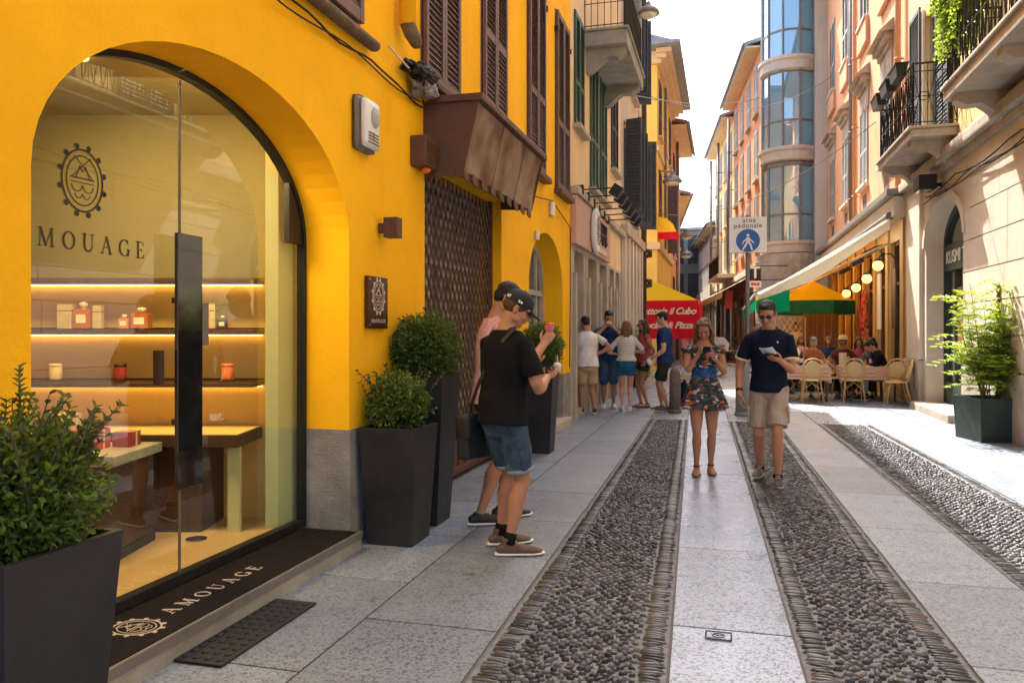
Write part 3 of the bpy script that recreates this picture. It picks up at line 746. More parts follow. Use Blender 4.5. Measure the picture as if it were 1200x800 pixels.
# wall shelves (things standing in the shop)
ROTS = Matrix.Rotation(YAW, 4, 'Z')
def shop(x, D, z): return cv(x, D, z)
shelves = []
for k, (py, lab) in enumerate(((328, 'top'), (387, 'middle'), (447, 'lowest'))):
    z = 1.5 + (388 - py) / FPX * 5.55
    p0 = cv(-150, 5.63, z); p1 = cv(310, 5.63, z); L_ = (Vector(p1) - Vector(p0)).length
    t = thing('wall_shelf', {'top': 'long thin dark shelf on the shop wall, empty, under the glass lettering', 'middle': 'dark wall shelf in the shop carrying perfume bottles and boxes', 'lowest': 'dark wall shelf in the shop carrying three short candles'}[lab], 'shelf', p0, YAW, 'dark shelves on the shop wall')
    MB().rbox(0, L_, -.24, -.002, -.03, 0, .004).build('board', MT['wood_dark'], t)
    MB().box(0, L_ - .01, -.022, -.012, -.040, -.031).build('light_strip', MT['led'], t)
    MB().box(0, L_, -.004, -.0005, .006, .02).build('wall_rail', MT['wood_dark'], t)
# objects on shelves
def on_shelf(px, py, D=5.5): return cv(px, D, 1.5 + (388 - py) / FPX * 5.55)
MT['bottle_amber'] = M_('amber_glass', (.42, .12, .04), .15, var=.1, bump=0)
MT['box_cream'] = M_('perfume_carton', (.50, .40, .25), .5, var=.15, scale=30, bump=0)
MT['candle_red'] = M_('red_candle', (.30, .03, .03), .3, bump=0)
MT['candle_orange'] = M_('orange_candle', (.78, .20, .05), .3, bump=0)
MT['candle_cream'] = M_('cream_candle', (.72, .55, .30), .3, bump=0)
def bottle(px, py, w_, h, lab, mt='bottle_amber'):
    p = on_shelf(px, py); t = thing('perfume_bottle', lab, 'bottle', p, YAW, 'bottles in the shop')
    MB().rbox(-w_ / 2, w_ / 2, -w_ / 3, w_ / 3, 0, h * .72, .008).build('body', MT[mt], t)
    m = MB().cyl((0, 0), w_ * .16, h * .72, h * .8, 10); m.lathe((0, 0, 0), [(w_ * .24, h * .8), (w_ * .28, h * .88), (w_ * .2, h * .97), (.004, h)], 10); m.build('stopper', MT['gold'], t)
    MB().rbox(-w_ * .3, w_ * .3, -w_ / 3 - .003, -w_ / 3, h * .2, h * .52, .001).build('paper_label', MT['white_plastic'], t)
def candle(px, py, mt, lab):
    p = on_shelf(px, py); t = thing('scented_candle', lab, 'candle', p, YAW, 'candles in the shop')
    MB().lathe((0, 0, 0), [(.038, 0), (.042, .01), (.042, .085), (.039, .09)], 16).build('jar', MT[mt], t, True)
    MB().lathe((0, 0, 0), [(.043, .0905), (.043, .108), (.02, .113)], 16).build('lid', MT['dark_letter'] if mt == 'candle_red' else MT[mt], t, True)
def carton(px, py, w_, h, lab, mt='box_cream'):
    p = on_shelf(px, py); t = thing('perfume_carton', lab, 'box', p, YAW, 'cartons in the shop')
    MB().rbox(-w_ / 2, w_ / 2, -w_ / 3, w_ / 3, 0, h, .003).build('carton', MT[mt], t)
    MB().box(-w_ / 2 - .001, w_ / 2 + .001, -w_ / 3 - .001, w_ / 3 + .001, h * .72, h * .75).build('lid_seam', MT['dark_letter'], t)
carton(78, 385, .10, .17, 'tall cream perfume carton at the left end of the middle shelf')
bottle(98, 385, .11, .19, 'square amber perfume bottle with silver stopper between two cartons')
carton(115, 385, .06, .16, 'narrow cream carton right of the square amber bottle')
bottle(146, 385, .07, .10, 'small orange perfume bottle near the door handle', 'candle_orange')
bottle(166, 385, .12, .15, 'broad amber perfume bottle left of the door handle')
carton(247, 385, .08, .17, 'cream carton right of the door handle on the middle shelf')
bottle(261, 385, .06, .09, 'small dark round bottle right of the door handle', 'dark_letter')
candle(65, 444, 'candle_cream', 'cream candle at the left end of the lowest shelf')
candle(141, 444, 'candle_red', 'dark red candle in the middle of the lowest shelf')
candle(267, 444, 'candle_orange', 'orange candle on the lowest shelf right of the door handle')
# console bench along the wall
zb = 1.5 - 120 / FPX * 5.2
p0 = cv(60, 5.62, 0); L_ = (Vector(cv(308, 5.62, 0)) - Vector(p0)).length
t = thing('console_bench', 'long low dark console bench with pale lit top below the shop shelves', 'bench', (p0[0], p0[1], FZ), YAW)
MB().rbox(.0, L_, -.5, -.01, zb - FZ - .08, zb - FZ, .006).build('top', MT['wood_dark'], t)
MB().box(.01, L_ - .01, -.49, -.012, zb - FZ + .001, zb - FZ + .006).build('top_panel', MT['shop_wall'], t)
MB().box(.01, L_ * .82, -.42, -.02, .0, zb - FZ - .081).build('drawer_block', MT['wood_dark'], t)
MB().box(L_ - .1, L_ - .02, -.42, -.38, .0, zb - FZ - .081).build('leg', MT['shop_pillar'], t)
# low block behind the glass: display table with marble top, red gift boxes and a small plant
p = cv(110, 4.75, 0)
t = thing('display_table', 'low display table with grey marble top inside the shop window', 'table', (p[0], p[1], FZ), YAW)
MB().rbox(-.35, .28, -.3, .3, .56, .62, .008).build('top', MT['marble'], t)
MB().box(-.3, .24, -.26, .26, .06, .55).build('cabinet', MT['wood_dark'], t)
MB().box(-.31, .25, -.27, .27, 0, .055).build('base', MT['black'], t)
zt = FZ + .62
for k, (dx, dy, w_, h, mt, lab) in enumerate(((-.02, .0, .16, .12, 'red', 'red gift box on the marble display table'), (.14, .12, .12, .09, 'candle_red', 'smaller dark red gift box beside the red one'), (-.22, .1, .12, .2, 'box_cream', 'tall cream gift box at the back of the display table'))):
    q = ROTS @ Vector((dx, dy, 0)); t = thing('gift_box', lab, 'box', (p[0] + q.x, p[1] + q.y, zt + .001), YAW, 'gift boxes on the display table')
    MB().rbox(-w_ / 2, w_ / 2, -w_ / 2, w_ / 2, 0, h, .003).build('box', MT[mt], t)
    MB().box(-w_ / 2 - .002, w_ / 2 + .002, -.01, .01, .0, h + .002).build('ribbon', MT['gold'], t)
m = MB().cyl((0, 0), .05, 0, .035, 20); o = m.build('floor_spotlight', MT['chrome'], None); q = cv(230, 1.33 * 920 / 244, FZ); o.location = (q[0], q[1], FZ + .002); tag(o, 'round recessed steel spotlight in the shop floor', 'spotlight'); o.scale = (1.3, 1.3, .2)
# recessed ceiling lamp discs
for k in range(2):
    q = cv(90 + 130 * k, 4.4, 3.03); o = MB().cyl((0, 0), .06, 0, .015, 16).build('ceiling_lamp', MT['led'], None); o.location = q
    tag(o, ['round recessed lamp in the shop ceiling nearer the left edge', 'round recessed lamp in the shop ceiling nearer the door edge'][k], 'lamp', 'shop ceiling lamps')
for k in range(2):
    q = cv(90 + 130 * k, 4.5, 2.98); ll = bpy.data.lights.new('shop_light', 'AREA'); ll.energy = 15; ll.size = .5; ll.color = (1, .66, .30); lo_ = bpy.data.objects.new('shop_light', ll); COL.objects.link(lo_); lo_.location = q; lo_.rotation_euler = (R(14), 0, YAW)
# entrance step with inset mat
t = thing('entrance_step', 'stone doorstep with long black printed mat under the arched shop window', 'step', (XL, 3.6, 0), PI / 2)
MB().rbox(-1.42, 1.31, -.10, .33, .0, .125, .006).build('tread', MT['stone_grey'], t)
mt_ = MB().rbox(-1.40, 1.29, -.075, .325, .126, .136, .004).build('mat', MT['mat'], t)
MB().box(-1.42, 1.31, -.108, -.088, .09, .137).build('metal_edge', MT['zinc'], t)
rm = Matrix.Rotation(-PI / 2, 4, 'X')
xf(amouage(.78, .0015), Matrix.Translation((.02, .12, .1365)) @ rm).build('lettering', MT['gold'], mt_)
xf(crest(.26, .0015), Matrix.Translation((-.56, .12, .1365)) @ rm).build('crest', MT['gold'], mt_)
# drain mat on the paving
q = [G(210, 777), G(262, 782), G(365, 712), G(318, 706)]
cxm = sum(p[0] for p in q) / 4; cym = sum(p[1] for p in q) / 4
t = thing('rubber_mat', 'black patterned rubber mat lying on the paving before the doorstep', 'mat', (cxm, cym, .0115))
MB().rbox(-.13, .13, -.42, .42, 0, .012, .004).build('base', MT['black'], t)
m = MB()
for i in range(4):
    for j in range(13):
        m.ell((-.09 + i * .06, -.37 + j * .062, .013), .019, .024, .006, 8, 4)
m.build('studs', MT['black'], t, True)
# brown box awning over the latticed shop
t = thing('box_awning', 'faded brown box awning with scalloped valance above the latticed shop', 'awning', (XL, 7.5, 2.8), PI / 2)
AW0, AW1 = -1.2, 1.22
m = MB(); m.prism([(0, .66), (-.5, .64), (-.37, .08), (0, .1)], lambda p, k: ((AW0, AW0 + .02)[k], p[0], p[1])); m.build('side_panel', MT['brown'], t)
m = MB(); m.prism([(0, .66), (-.5, .64), (-.37, .08), (0, .1)], lambda p, k: ((AW1 - .02, AW1)[k], p[0], p[1])); m.build('side_panel', MT['brown'], t)
m = MB(); nx_, nz_ = 40, 10; vs = []
for j in range(nz_ + 1):
    for i in range(nx_ + 1):
        u_, v_ = i / nx_, j / nz_; wv = .012 * math.sin(PI * v_) * (math.sin(u_ * 9) + .6 * math.sin(u_ * 23 + v_ * 4)) + .008 * mnoise.noise(Vector((u_ * 9, v_ * 5, 0)))
        vs.append((AW0 + .021 + (AW1 - AW0 - .042) * u_, -.366 - .124 * v_ + wv + .02 * math.sin(PI * v_), .06 + .57 * v_))
m.add(vs, [(j * (nx_ + 1) + i, j * (nx_ + 1) + i + 1, (j + 1) * (nx_ + 1) + i + 1, (j + 1) * (nx_ + 1) + i) for j in range(nz_) for i in range(nx_)]); cvs = m.build('front_canvas', MT['brown_cloth'], t, True)
m = MB()
for u_ in (.33, .66): m.box(AW0 + 2.42 * u_ - .006, AW0 + 2.42 * u_ + .006, -.0, .004, 0, .56)
m.v = [(x, -.374 - .124 * (z / .57) - .02 * math.sin(PI * z / .57) * 0 - y, z + .065) for x, y, z in m.v]; m.build('seams', MT['brown'], cvs)
MB().rbox(AW0 - .03, AW1 + .03, -.54, .0, .64, .70, .012).build('hood', MT['brown'], t)
m = MB(); n = 26
for i in range(n):
    a = AW0 + (AW1 - AW0) * i / n; b = a + (AW1 - AW0) / n
    m.prism([(a + .004, .06), (b - .004, .06), (b - .004, .01), ((a + b) / 2 + .02, -.015), ((a + b) / 2 - .02, -.015), (a + .004, .01)], lambda p, k: (p[0], -.37 + .012 * k + .015 * math.sin(i * 2.1), p[1]))
for i in range(4):
    a = -.37 + .09 * i
    m.prism([(a, .09), (a + .085, .09), (a + .085, .02), (a + .04, .0), (a, .02)], lambda p, k: (AW0 - .004 + .01 * k, p[0], p[1]))
m.build('valance', MT['brown'], t)
# lattice gate
m = MB()
gt = thing('lattice_gate', 'closed diamond lattice security gate in dark brown metal', 'gate', (XL - .14, (GATE[0] + GATE[1]) / 2, 0), PI / 2)
gw = (GATE[1] - GATE[0]) / 2; 
MB().box(-gw, gw, .0, .05, .04, .62).build('kick_panel', MT['brown'], gt)
m = MB()
for z in (.1, .34, .58): m.rbox(-gw + .02, gw - .02, -.02, .0, z - .015, z + .03, .006)
for k in range(12): m.box(-gw + .05 + k * .2, -gw + .065 + k * .2, -.012, .0, .1, .58)
m.build('rails', MT['brown'], gt)
m = MB(); sx, sz = .13, .20; zt0, zt1 = .62, 2.98
nx = int(2 * gw / sx)
for fam in (-1, 1):
    for k in range(-30, nx + 31):
        x0 = -gw + k * sx
        # line x = x0 + fam*(z-zt0)*sx/sz*... clipped to the opening
        sl_ = fam * sx / sz
        pts = []
        za_, zb_ = zt0, zt1
        xa, xb = x0, x0 + sl_ * (zb_ - za_)
        if sl_ > 0:
            if xa < -gw: za_ = zt0 + (-gw - x0) / sl_; xa = -gw
            if xb > gw: zb_ = zt0 + (gw - x0) / sl_; xb = gw
        else:
            if xa > gw: za_ = zt0 + (gw - x0) / sl_; xa = gw
            if xb < -gw: zb_ = zt0 + (-gw - x0) / sl_; xb = -gw
        if zb_ - za_ < .02 or xa < -gw - 1e-6 or xa > gw + 1e-6: continue
        m.tube([(xa, .0 + fam * .006, za_), (xb, .0 + fam * .006, zb_)], .011, 4)
m.build('lattice', MT['brown'], gt)
for a_ in (-gw, gw - .05): MB().box(a_, a_ + .05, -.03, .03, 0, 3).build('gate_post', MT['brown'], gt)
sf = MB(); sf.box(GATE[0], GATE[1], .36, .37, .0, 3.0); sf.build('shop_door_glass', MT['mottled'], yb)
frame_mb(GATE[0], GATE[1], 0, 3.0, .08, .30, .355, True, 2.2).build('shop_door_frame', MT['shutter_grey'], yb)
for k in range(0): MB().box(GATE[0] + .15 + k * .45, GATE[0] + .45 + k * .45, .50, .52, .7 + .25 * (k % 2), 2.3 + .2 * (k % 3)).build('display_card', MT['white_plastic'], yb)
# arch 2: stone lined doorway
archframe(ARCH2, .10, .30, .40, .1).build('door_surround', MT['stone'], yb)
MB().box(ARCH2[0] + .08, ARCH2[1] - .08, .36, .37, .1, 2.9).build('door_glass', MT['door_glass'], yb)
m = MB(); 
for x in (10.55, 11.16, 11.8): m.box(x - .03, x + .03, .31, .355, .1, 2.85)
m.box(ARCH2[0] + .1, ARCH2[1] - .1, .313, .352, 2.05, 2.13); m.build('door_frame', MT['shutter_grey'], yb)
t = thing('door_step', 'worn pale stone step under the second yellow arch', 'step', (XL, 11.18, 0), PI / 2)
MB().rbox(-1.3, 1.3, -.13, .3, 0, .13, .015).build('tread', MT['stone'], t)
# ---- fittings on the yellow wall
def wallthing(name, label, cat, y, z, X=XL, side=1, group=None): return thing(name, label, cat, (X, y, z), PI / 2 if side == 1 else -PI / 2, group)
t = wallthing('bulkhead_lamp', 'oval ribbed bulkhead lamp with grey rim on the yellow wall', 'wall lamp', 5.1, 2.96)
MB().rbox(-.14, .14, -.05, 0, -.19, .19, .045).build('housing', MT['zinc'], t, True)
MB().rbox(-.125, .125, -.10, -.04, -.17, .17, .045).build('diffuser', MT['white_plastic'], t, True)
MB().ell((.02, -.10, .05), .06, .03, .075, 14, 8).build('lens', MT['shutter_grey'], t, True)
m = MB()
for k in range(4): m.box(-.08, .08, -.106, -.09, -.14 + .022 * k, -.131 + .022 * k)
m.tube([(.0, -.103, -.12), (.0, -.103, -.06)], .004, 4); m.build('vent_slots', MT['zinc'], t)
t = wallthing('wall_sconce', 'small square brown up-and-down sconce right of the first arch', 'wall lamp', 5.42, 2.27)
MB().rbox(-.05, .05, -.16, -.05, -.075, .075, .006).build('shade', MT['brown'], t)
MB().rbox(-.03, .03, -.05, 0, -.035, .035, .004).build('bracket', MT['brown'], t)
t = wallthing('shop_plaque', 'dark brown rectangular shop plaque with pale crest and name', 'sign', 5.33, 1.71)
MB().rbox(-.17, .17, -.03, -.004, -.19, .19, .004).build('plate', MT['plaque'], t)
xf(crest(.27, .002), Matrix.Translation((0, -.031, .045))).build('crest', MT['gold'], t)
xf(amouage(.25, .002), Matrix.Translation((0, -.031, -.135))).build('lettering', MT['gold'], t)
m = MB()
for a in (-1, 1):
    for b in (-1, 1): m.cyl((a * .145, b * .165), .007, 0, .006, 8)
xf(m, Matrix.Rotation(PI / 2, 4, 'X')); xf(m, Matrix.Translation((0, -.03, 0))); m.build('screws', MT['steel'], t)
t = wallthing('alarm_box', 'square louvred brown siren box beside the box awning', 'siren', 6.14, 2.98)
m = MB().rbox(-.13, .13, -.14, 0, -.12, .13, .01); m.build('housing', MT['brown'], t)
m = MB()
for k in range(7): m.box(-.11, .11, -.148, -.139, -.09 + k * .027, -.078 + k * .027)
m.build('louvres', MT['brown'], t); MB().ell((.02, -.08, -.13), .05, .04, .03, 12, 6).build('beacon', MT['candle_orange'], t, True)
for (y, z, w_, h, lab) in ((10.38, 2.80, .07, .12, 'small white junction box left of the second arch'), (11.35, 3.30, .16, .2, 'larger white junction box between two shuttered windows')):
    t = wallthing('junction_box', lab, 'box', y, z, group='white junction boxes')
    MB().rbox(-w_ / 2, w_ / 2, -.06, 0, -h / 2, h / 2, .012).build('cover', MT['white_plastic'], t, True)
    MB().box(-w_ * .5 - .003, w_ * .5 + .003, -.02, -.012, -h / 2 - .003, h / 2 + .003).build('seam', MT['zinc'], t)
# torn plastic bag on the cable bundle
def crumple(c, r, n, seed, mat, parent, name):
    m = MB().ell(c, *r, 26, 18); out = []
    for v in m.v:
        d = Vector(v) - Vector(c); q = mnoise.noise(d * 14 + Vector((seed, 0, 0))); q2 = mnoise.noise(d * 34 + Vector((0, seed, 0)))
        out.append(tuple(Vector(c) + d * (1 + .75 * q + .3 * q2)))
    m.v = out; return m.build(name, mat, parent, False)
t = wallthing('wrapped_cable_box', 'black and grey torn plastic wrapping on cables beside the shutter', 'wrapping', 5.98, 3.56)
crumple((0, -.10, .05), (.28, .09, .065), 1, 3., MT['black'], t, 'black_wrap')
crumple((.1, -.10, -.05), (.15, .07, .08), 1, 8., MT['zinc'], t, 'grey_wrap')
MB().tube([(-.5, -.04, .1), (-.2, -.1, .0), (.0, -.16, .04), (.2, -.15, .0)], .008, 6).build('hose', MT['gold'], t, True)
# ================================================================ LEFT ROW BEYOND THE YELLOW SHOP
def pane_hole(par, h, inset=.3, glass='pane'):
    MB().box(h[0], h[1], inset, inset + .01, h[2], h[3]).build('pane', MT[glass], par)
# pale cream house with green shutters
c2 = building('cream_building', 'cream house with green louvred shutters and stone shopfront piers', 'building', (XL, 12.94, 0), PI / 2)
W2 = 6.56
op = [(.35, 1.25, .12, 2.9), (1.75, 2.75, .12, 2.9), (3.15, 4.15, .12, 2.9), (4.6, 5.3, .12, 2.9), (5.6, 6.25, .12, 2.9)]
wall(MB(), 0, W2, 0, 2.96, .5, op).build('shopfront', MT['stone'], c2)
for h in op:
    pane_hole(c2, h, .34, 'door_glass'); frame_mb(h[0], h[1], h[2], h[3], .07, .26, .33, False, 2.2).build('door_frame', MT['wood_dark'], c2)
    MB().rbox(h[0] - .16, h[0] - .02, -.06, .0, .0, 2.5, .01).build('pilaster', MT['stone'], c2)
MB().rbox(.0, 4.0, -.10, .0, 2.97, 3.78, .01).build('fascia', MT['peach'], c2)
MB().rbox(-.0, W2, -.14, .0, 3.80, 3.94, .02).build('string_course', MT['stone'], c2)
m = wall(MB(), 0, W2, 2.96, 12.6, .4, []); shell(m, 0, W2, 2.96, 12.6, 7, .4); m.v = [(x, y + .003 if y < .01 else y, z) for x, y, z in m.v]; m.build('wall', MT['cream'], c2)
eave(c2, 0, W2, 12.6, .4, 'tile')
for (cx, z, h) in ((.72, 5.05, 1.95), (2.35, 4.25, 2.5), (3.55, 4.25, 2.5), ):
    closed_window(c2, cx, z, .86, h, 'shutter_green', .07)
closed_window(c2, 5.3, 5.2, 1.0, 2.5, 'shutter_dark', .07)
# round shop sign, seen nearly edge on, and a second flat emblem
t = wallthing('shop_sign', 'oval pale shop sign standing out from the peach fascia', 'sign', 14.62, 3.38)
m = MB().lathe((0, 0, 0), [(.02, 0), (.34, 0), (.37, .03), (.37, .07), (.34, .1), (.02, .1)], 28); xf(m, Matrix.Translation((0, -.11, 0)) @ Matrix.Rotation(PI / 2, 4, 'X') @ Matrix.Scale(.9, 4, (1, 0, 0)) @ Matrix.Scale(1.15, 4, (0, 1, 0))); m.build('disc', MT['white_plastic'], t, False)
xf(crest(.55, .003), Matrix.Translation((0, -.222, 0))).build('emblem', MT['dark_letter'], t)
t = wallthing('wall_emblem', 'dark metal letters fixed on the peach fascia beyond the oval sign', 'sign', 15.75, 3.42)
m = MB()
for k in range(5): m.tube([(-.42 + .2 * k, -.12, -.2 + .1 * (k % 2)), (-.32 + .2 * k, -.12, .22), (-.26 + .2 * k, -.12, -.15)], .022, 5)
m.tube([(-.45, -.12, .0), (.6, -.12, .02)], .018, 5); m.build('letters', MT['metal_dark'], t); MB().box(-.5, .5, -.125, -.11, -.38, -.28).build('name_bar', MT['gold'], t)
# six arm lamps
def arm_lamp(y, z, lab):
    t = wallthing('arm_lamp', lab, 'wall lamp', y, z, group='black arm lamps over the shop fascia')
    MB().rbox(-.05, .05, -.16, .0, -.07, .08, .008).build('bracket', MT['iron'], t)
    MB().tube([(0, -.1, .0), (0, -.66, .01)], .012, 6).build('arm', MT['iron'], t)
    m = MB().rbox(-.09, .09, -.09, .09, -.10, .10, .015); xf(m, Matrix.Translation((0, -.72, -.05)) @ Matrix.Rotation(.6, 4, 'X')); m.build('lamp_head', MT['iron'], t)
    m = MB().box(-.075, .075, -.075, .075, -.106, -.101); xf(m, Matrix.Translation((0, -.72, -.05)) @ Matrix.Rotation(.6, 4, 'X')); m.build('lens', MT['white_plastic'], t)
for i, nme in enumerate(('nearest', 'second nearest', 'third', 'fourth', 'fifth', 'farthest')):
    arm_lamp(13.3 + .62 * i, 3.92 - .02 * i, nme + ' of the six black arm lamps over the peach fascia')
# balcony
def balcony(name, lab, X, sgn, y0, y1, z, proj, mat, rail='bars', th=.16, corbels=(), railh=1.05, bh=.42):
    """X = wall plane; sgn = +1 projects towards +X"""
    t = thing(name, lab, 'balcony', (X, y0, z), 0)
    L_ = y1 - y0
    MB().rbox(min(0, sgn * proj), max(0, sgn * proj), 0, L_, -th, 0, .02).build('slab', MT[mat], t)
    MB().rbox(min(0, sgn * (proj + .04)), max(0, sgn * (proj + .04)), -.04, L_ + .04, .002, .05, .015).build('slab_edge', MT[mat], t)
    for c in corbels:
        prof = [(0, -.001), (proj * .92, -.001), (proj * .93, -.10), (proj * .75, -.17), (proj * .5, -.16), (proj * .35, -.24), (proj * .14, -bh + .03), (0, -bh)]
        m = MB(); m.prism([(p[0] * sgn, p[1] - th) for p in prof], lambda p, k: (p[0], c - .13 + .26 * k, p[1])); m.build('corbel', MT[mat], t)
    m = MB(); e = sgn * (proj - .05)
    path = [((0, .05), (e, .05)), ((e, .05), (e, L_ - .05)), ((e, L_ - .05), (0, L_ - .05))]
    for (a, b) in path:
        d = Vector((b[0] - a[0], b[1] - a[1])); l = d.length
        for zz, r_ in ((railh, .02), (railh - .14, .009), (.12, .010), (.5 * railh, .008)): m.tube([(a[0], a[1], zz), (b[0], b[1], zz)], r_, 5)
        n = max(1, round(l / .12))
        for i in range(n + 1):
            p = (a[0] + d.x * i / n, a[1] + d.y * i / n)
            m.tube([(p[0], p[1], .05), (p[0], p[1], railh)], .007 if 0 < i < n else .014, 4)
        if rail == 'diamond':
            k_ = max(1, round(l / .36))
            for i in range(k_):
                p0 = Vector((a[0], a[1])) + d * (i / k_); p1 = Vector((a[0], a[1])) + d * ((i + 1) / k_); pm_ = (p0 + p1) / 2
                m.tube([(p0.x, p0.y, .12), (pm_.x, pm_.y, railh - .14), (p1.x, p1.y, .12)], .008, 4)
                m.tube([(p0.x, p0.y, railh - .14), (pm_.x, pm_.y, .12), (p1.x, p1.y, railh - .14)], .008, 4)
                c_ = (pm_.x, pm_.y, railh * .5)
                m.tube([(c_[0] + math.cos(a_) * .075 * d.x / l, c_[1] + math.cos(a_) * .075 * d.y / l, c_[2] + math.sin(a_) * .075) for a_ in [2 * PI * q / 10 for q in range(10)]], .008, 4, True)
    m.build('railing', MT['iron'], t)
    return t
balcony('balcony', 'concrete balcony with dark railing high on the cream house', XL, 1, 14.25, 17.2, 6.98, .78, 'stone_grey', th=.26, corbels=(.3, 2.6))
# pale grey house with stone grid and dark shutters
c3 = building('grey_stone_building', 'tall pale grey house with stone pilaster grid and dark open shutters', 'building', (XL, 19.52, 0), PI / 2)
W3 = 4.4
op = [(.25 + .82 * k, .80 + .82 * k, z0, z0 + 1.35) for k in range(5) for z0 in (.35, 2.0)]
wall(MB(), 0, W3, 0, 3.9, .35, op).build('stone_grid', MT['stone'], c3)
for k in range(5): MB().box(.25 + .82 * k, .80 + .82 * k, .2, .21, .3, 3.4).build('pane', MT['pane'], c3)
m = MB()
for k in range(6): m.rbox(-.0 + .82 * k + .005, .17 + .82 * k, -.12, -.0, 0, 3.9, .01)
m.build('pilasters', MT['stone_pale'], c3)
MB().rbox(0, W3, -.18, 0, 3.91, 4.15, .02).build('string_course', MT['stone'], c3)
m = wall(MB(), 0, W3, 4.0, 12.7, .35, []); shell(m, 0, W3, 0, 12.7, 7, .35); m.v = [(x, y + .004 if y < .01 else y, z) for x, y, z in m.v]; m.build('wall', MT['cream2'], c3)
eave(c3, 0, W3, 12.7, .4, 'slate')
for cx in (1.0, 2.7):
    for z in (4.5, 8.0):
        MB().box(cx - .4, cx + .4, -.004, .02, z, z + 2.4).build('window_recess', MT['pane'], c3)
        shutter(c3, cx - .42, z, .42, 2.4, 'shutter_grey' if z > 6 and cx < 2 else 'shutter_dark', y=-.05, rot=-1.9, pitch=.08); shutter(c3, cx + .42, z, .42, 2.4, 'shutter_dark', y=-.06, rot=-1.2, pitch=.08)
        sill(c3, cx - .5, cx + .5, z - .01)
shutter(c3, 3.85, 4.5, .5, 2.6, 'shutter_dark', y=-.06, rot=-1.3, pitch=.08)
MB().rbox(4.05, 4.4, -.03, .0, 4.16, 12.5, .01).build('corner_strip', MT['stone_pale'], c3)
t = wallthing('brown_downpipe', 'dark brown downpipe with two clamps at the corner of the side street', 'pipe', 24.0, 0)
MB().tube([(0, -.12, 0), (0, -.12, 12.5)], .085, 10).build('pipe', MT['pipe_brown'], t, True)
for z in (2.95, 3.85): MB().sweep([(0, -.1, z - .12), (0, -.32, z - .05), (0, -.32, z + .05), (0, -.1, z + .12)], [.05, .08, .08, .05], 8).build('clamp', MT['pipe_brown'], t, True)

# far yellow house across the side street (corner at x = -2.5, y = 30.2)
def front_house(name, label, x0, x1, y, z, mat, wins=(), holes=()):
    pass
c4b = building('far_yellow_building', 'tall yellow corner house with deep eaves beyond the side street', 'building', (XL, 30.2, 0), PI / 2)
W4_ = 8.3
m = wall(MB(), 0, W4_, 0, 12.1, .3, [])
m.quad((0, 9, 0), (0, 0, 0), (0, 0, 12.1), (0, 9, 12.1)); m.quad((W4_, 0, 0), (W4_, 9, 0), (W4_, 9, 12.1), (W4_, 0, 12.1)); m.quad((0, 0, 12.1), (0, 9, 12.1), (W4_, 9, 12.1), (W4_, 0, 12.1)); m.build('wall', MT['yellow2'], c4b)
m = MB(); m.add([(-.8, -.85, 12.15), (W4_ + .1, -.85, 12.15), (W4_ + .1, 4.5, 14.0), (-.8, 4.5, 14.0), (-.8, 9.5, 12.15), (W4_ + .1, 9.5, 12.15)], [(0, 1, 2, 3), (3, 2, 5, 4), (0, 3, 4), (1, 5, 2)]); 
m.add([(-.85, -.9, 12.1), (W4_ + .1, -.9, 12.1), (W4_ + .1, 9.5, 12.1), (-.85, 9.5, 12.1), (-.85, -.9, 12.22), (W4_ + .1, -.9, 12.22), (W4_ + .1, 9.5, 12.22), (-.85, 9.5, 12.22)], [(0, 3, 2, 1), (0, 1, 5, 4), (3, 0, 4, 7), (4, 5, 6, 7)]); m.build('roof', MT['slate'], c4b)
m = MB()
for k in range(3): m.box(-.15 - .18 * k, W4_, -.16 - .2 * k, -.0 - .002 * k, 11.62 + .15 * k, 11.77 + .15 * k)
m.box(-.15, 0, 0, 9, 11.6, 12.08); m.build('cornice', MT['cream'], c4b)
MB().box(-.07, W4_, -.07, -.001, 8.35, 8.55).build('string_course', MT['cream'], c4b); MB().box(-.07, -.001, .0, 9, 8.35, 8.55).build('string_course', MT['cream'], c4b)
MB().rbox(-.12, W4_, -.12, -.002, 4.6, 4.85, .02).build('string_course', MT['cream'], c4b); MB().box(-.12, -.002, 0, 9, 4.6, 4.85).build('string_course', MT['cream'], c4b)
for cx in (1.3, 4.1, 6.9):
    for z in (5.6, 9.1): closed_window(c4b, cx, z, 1.1, 2.2, 'shutter', .1, 'cream')
shutter(c4b, 4.75, 4.9, .42, 3.2, 'shutter', y=-.06, rot=-1.4, pitch=.1)
downpipe(c4b, 3.0, 4.9, 11.6)
m = MB(); m.rbox(.9, 1.5, .8, 1.3, 12.9, 14.2, .02); m.rbox(.85, 1.55, .75, 1.35, 14.2, 14.3, .02); m.build('chimney', MT['dark_wall'], c4b)
t = thing('window_awning', 'small yellow and red curved awning on the far yellow corner house', 'awning', (XL, 31.2, 4.9), PI / 2)
pr = [(0, 1.0), (-.3, .93), (-.55, .72), (-.7, .4)]
m = MB()
for k in range(3): m.quad((-.6, pr[k][0], pr[k][1]), (.9, pr[k][0], pr[k][1]), (.9, pr[k + 1][0], pr[k + 1][1]), (-.6, pr[k + 1][0], pr[k + 1][1]))
m.prism(pr + [(0, .4)], lambda p, k: (-.6 + .004 * k, p[0], p[1])); m.prism(pr + [(0, .4)], lambda p, k: (.896 + .004 * k, p[0], p[1])); m.build('canvas', MT['yellow_cloth'], t)
MB().box(-.605, .905, -.71, -.70, .12, .4).build('valance', MT['red_cloth'], t); MB().box(-.61, -.60, -.70, 0, .12, .395).build('valance', MT['red_cloth'], t)
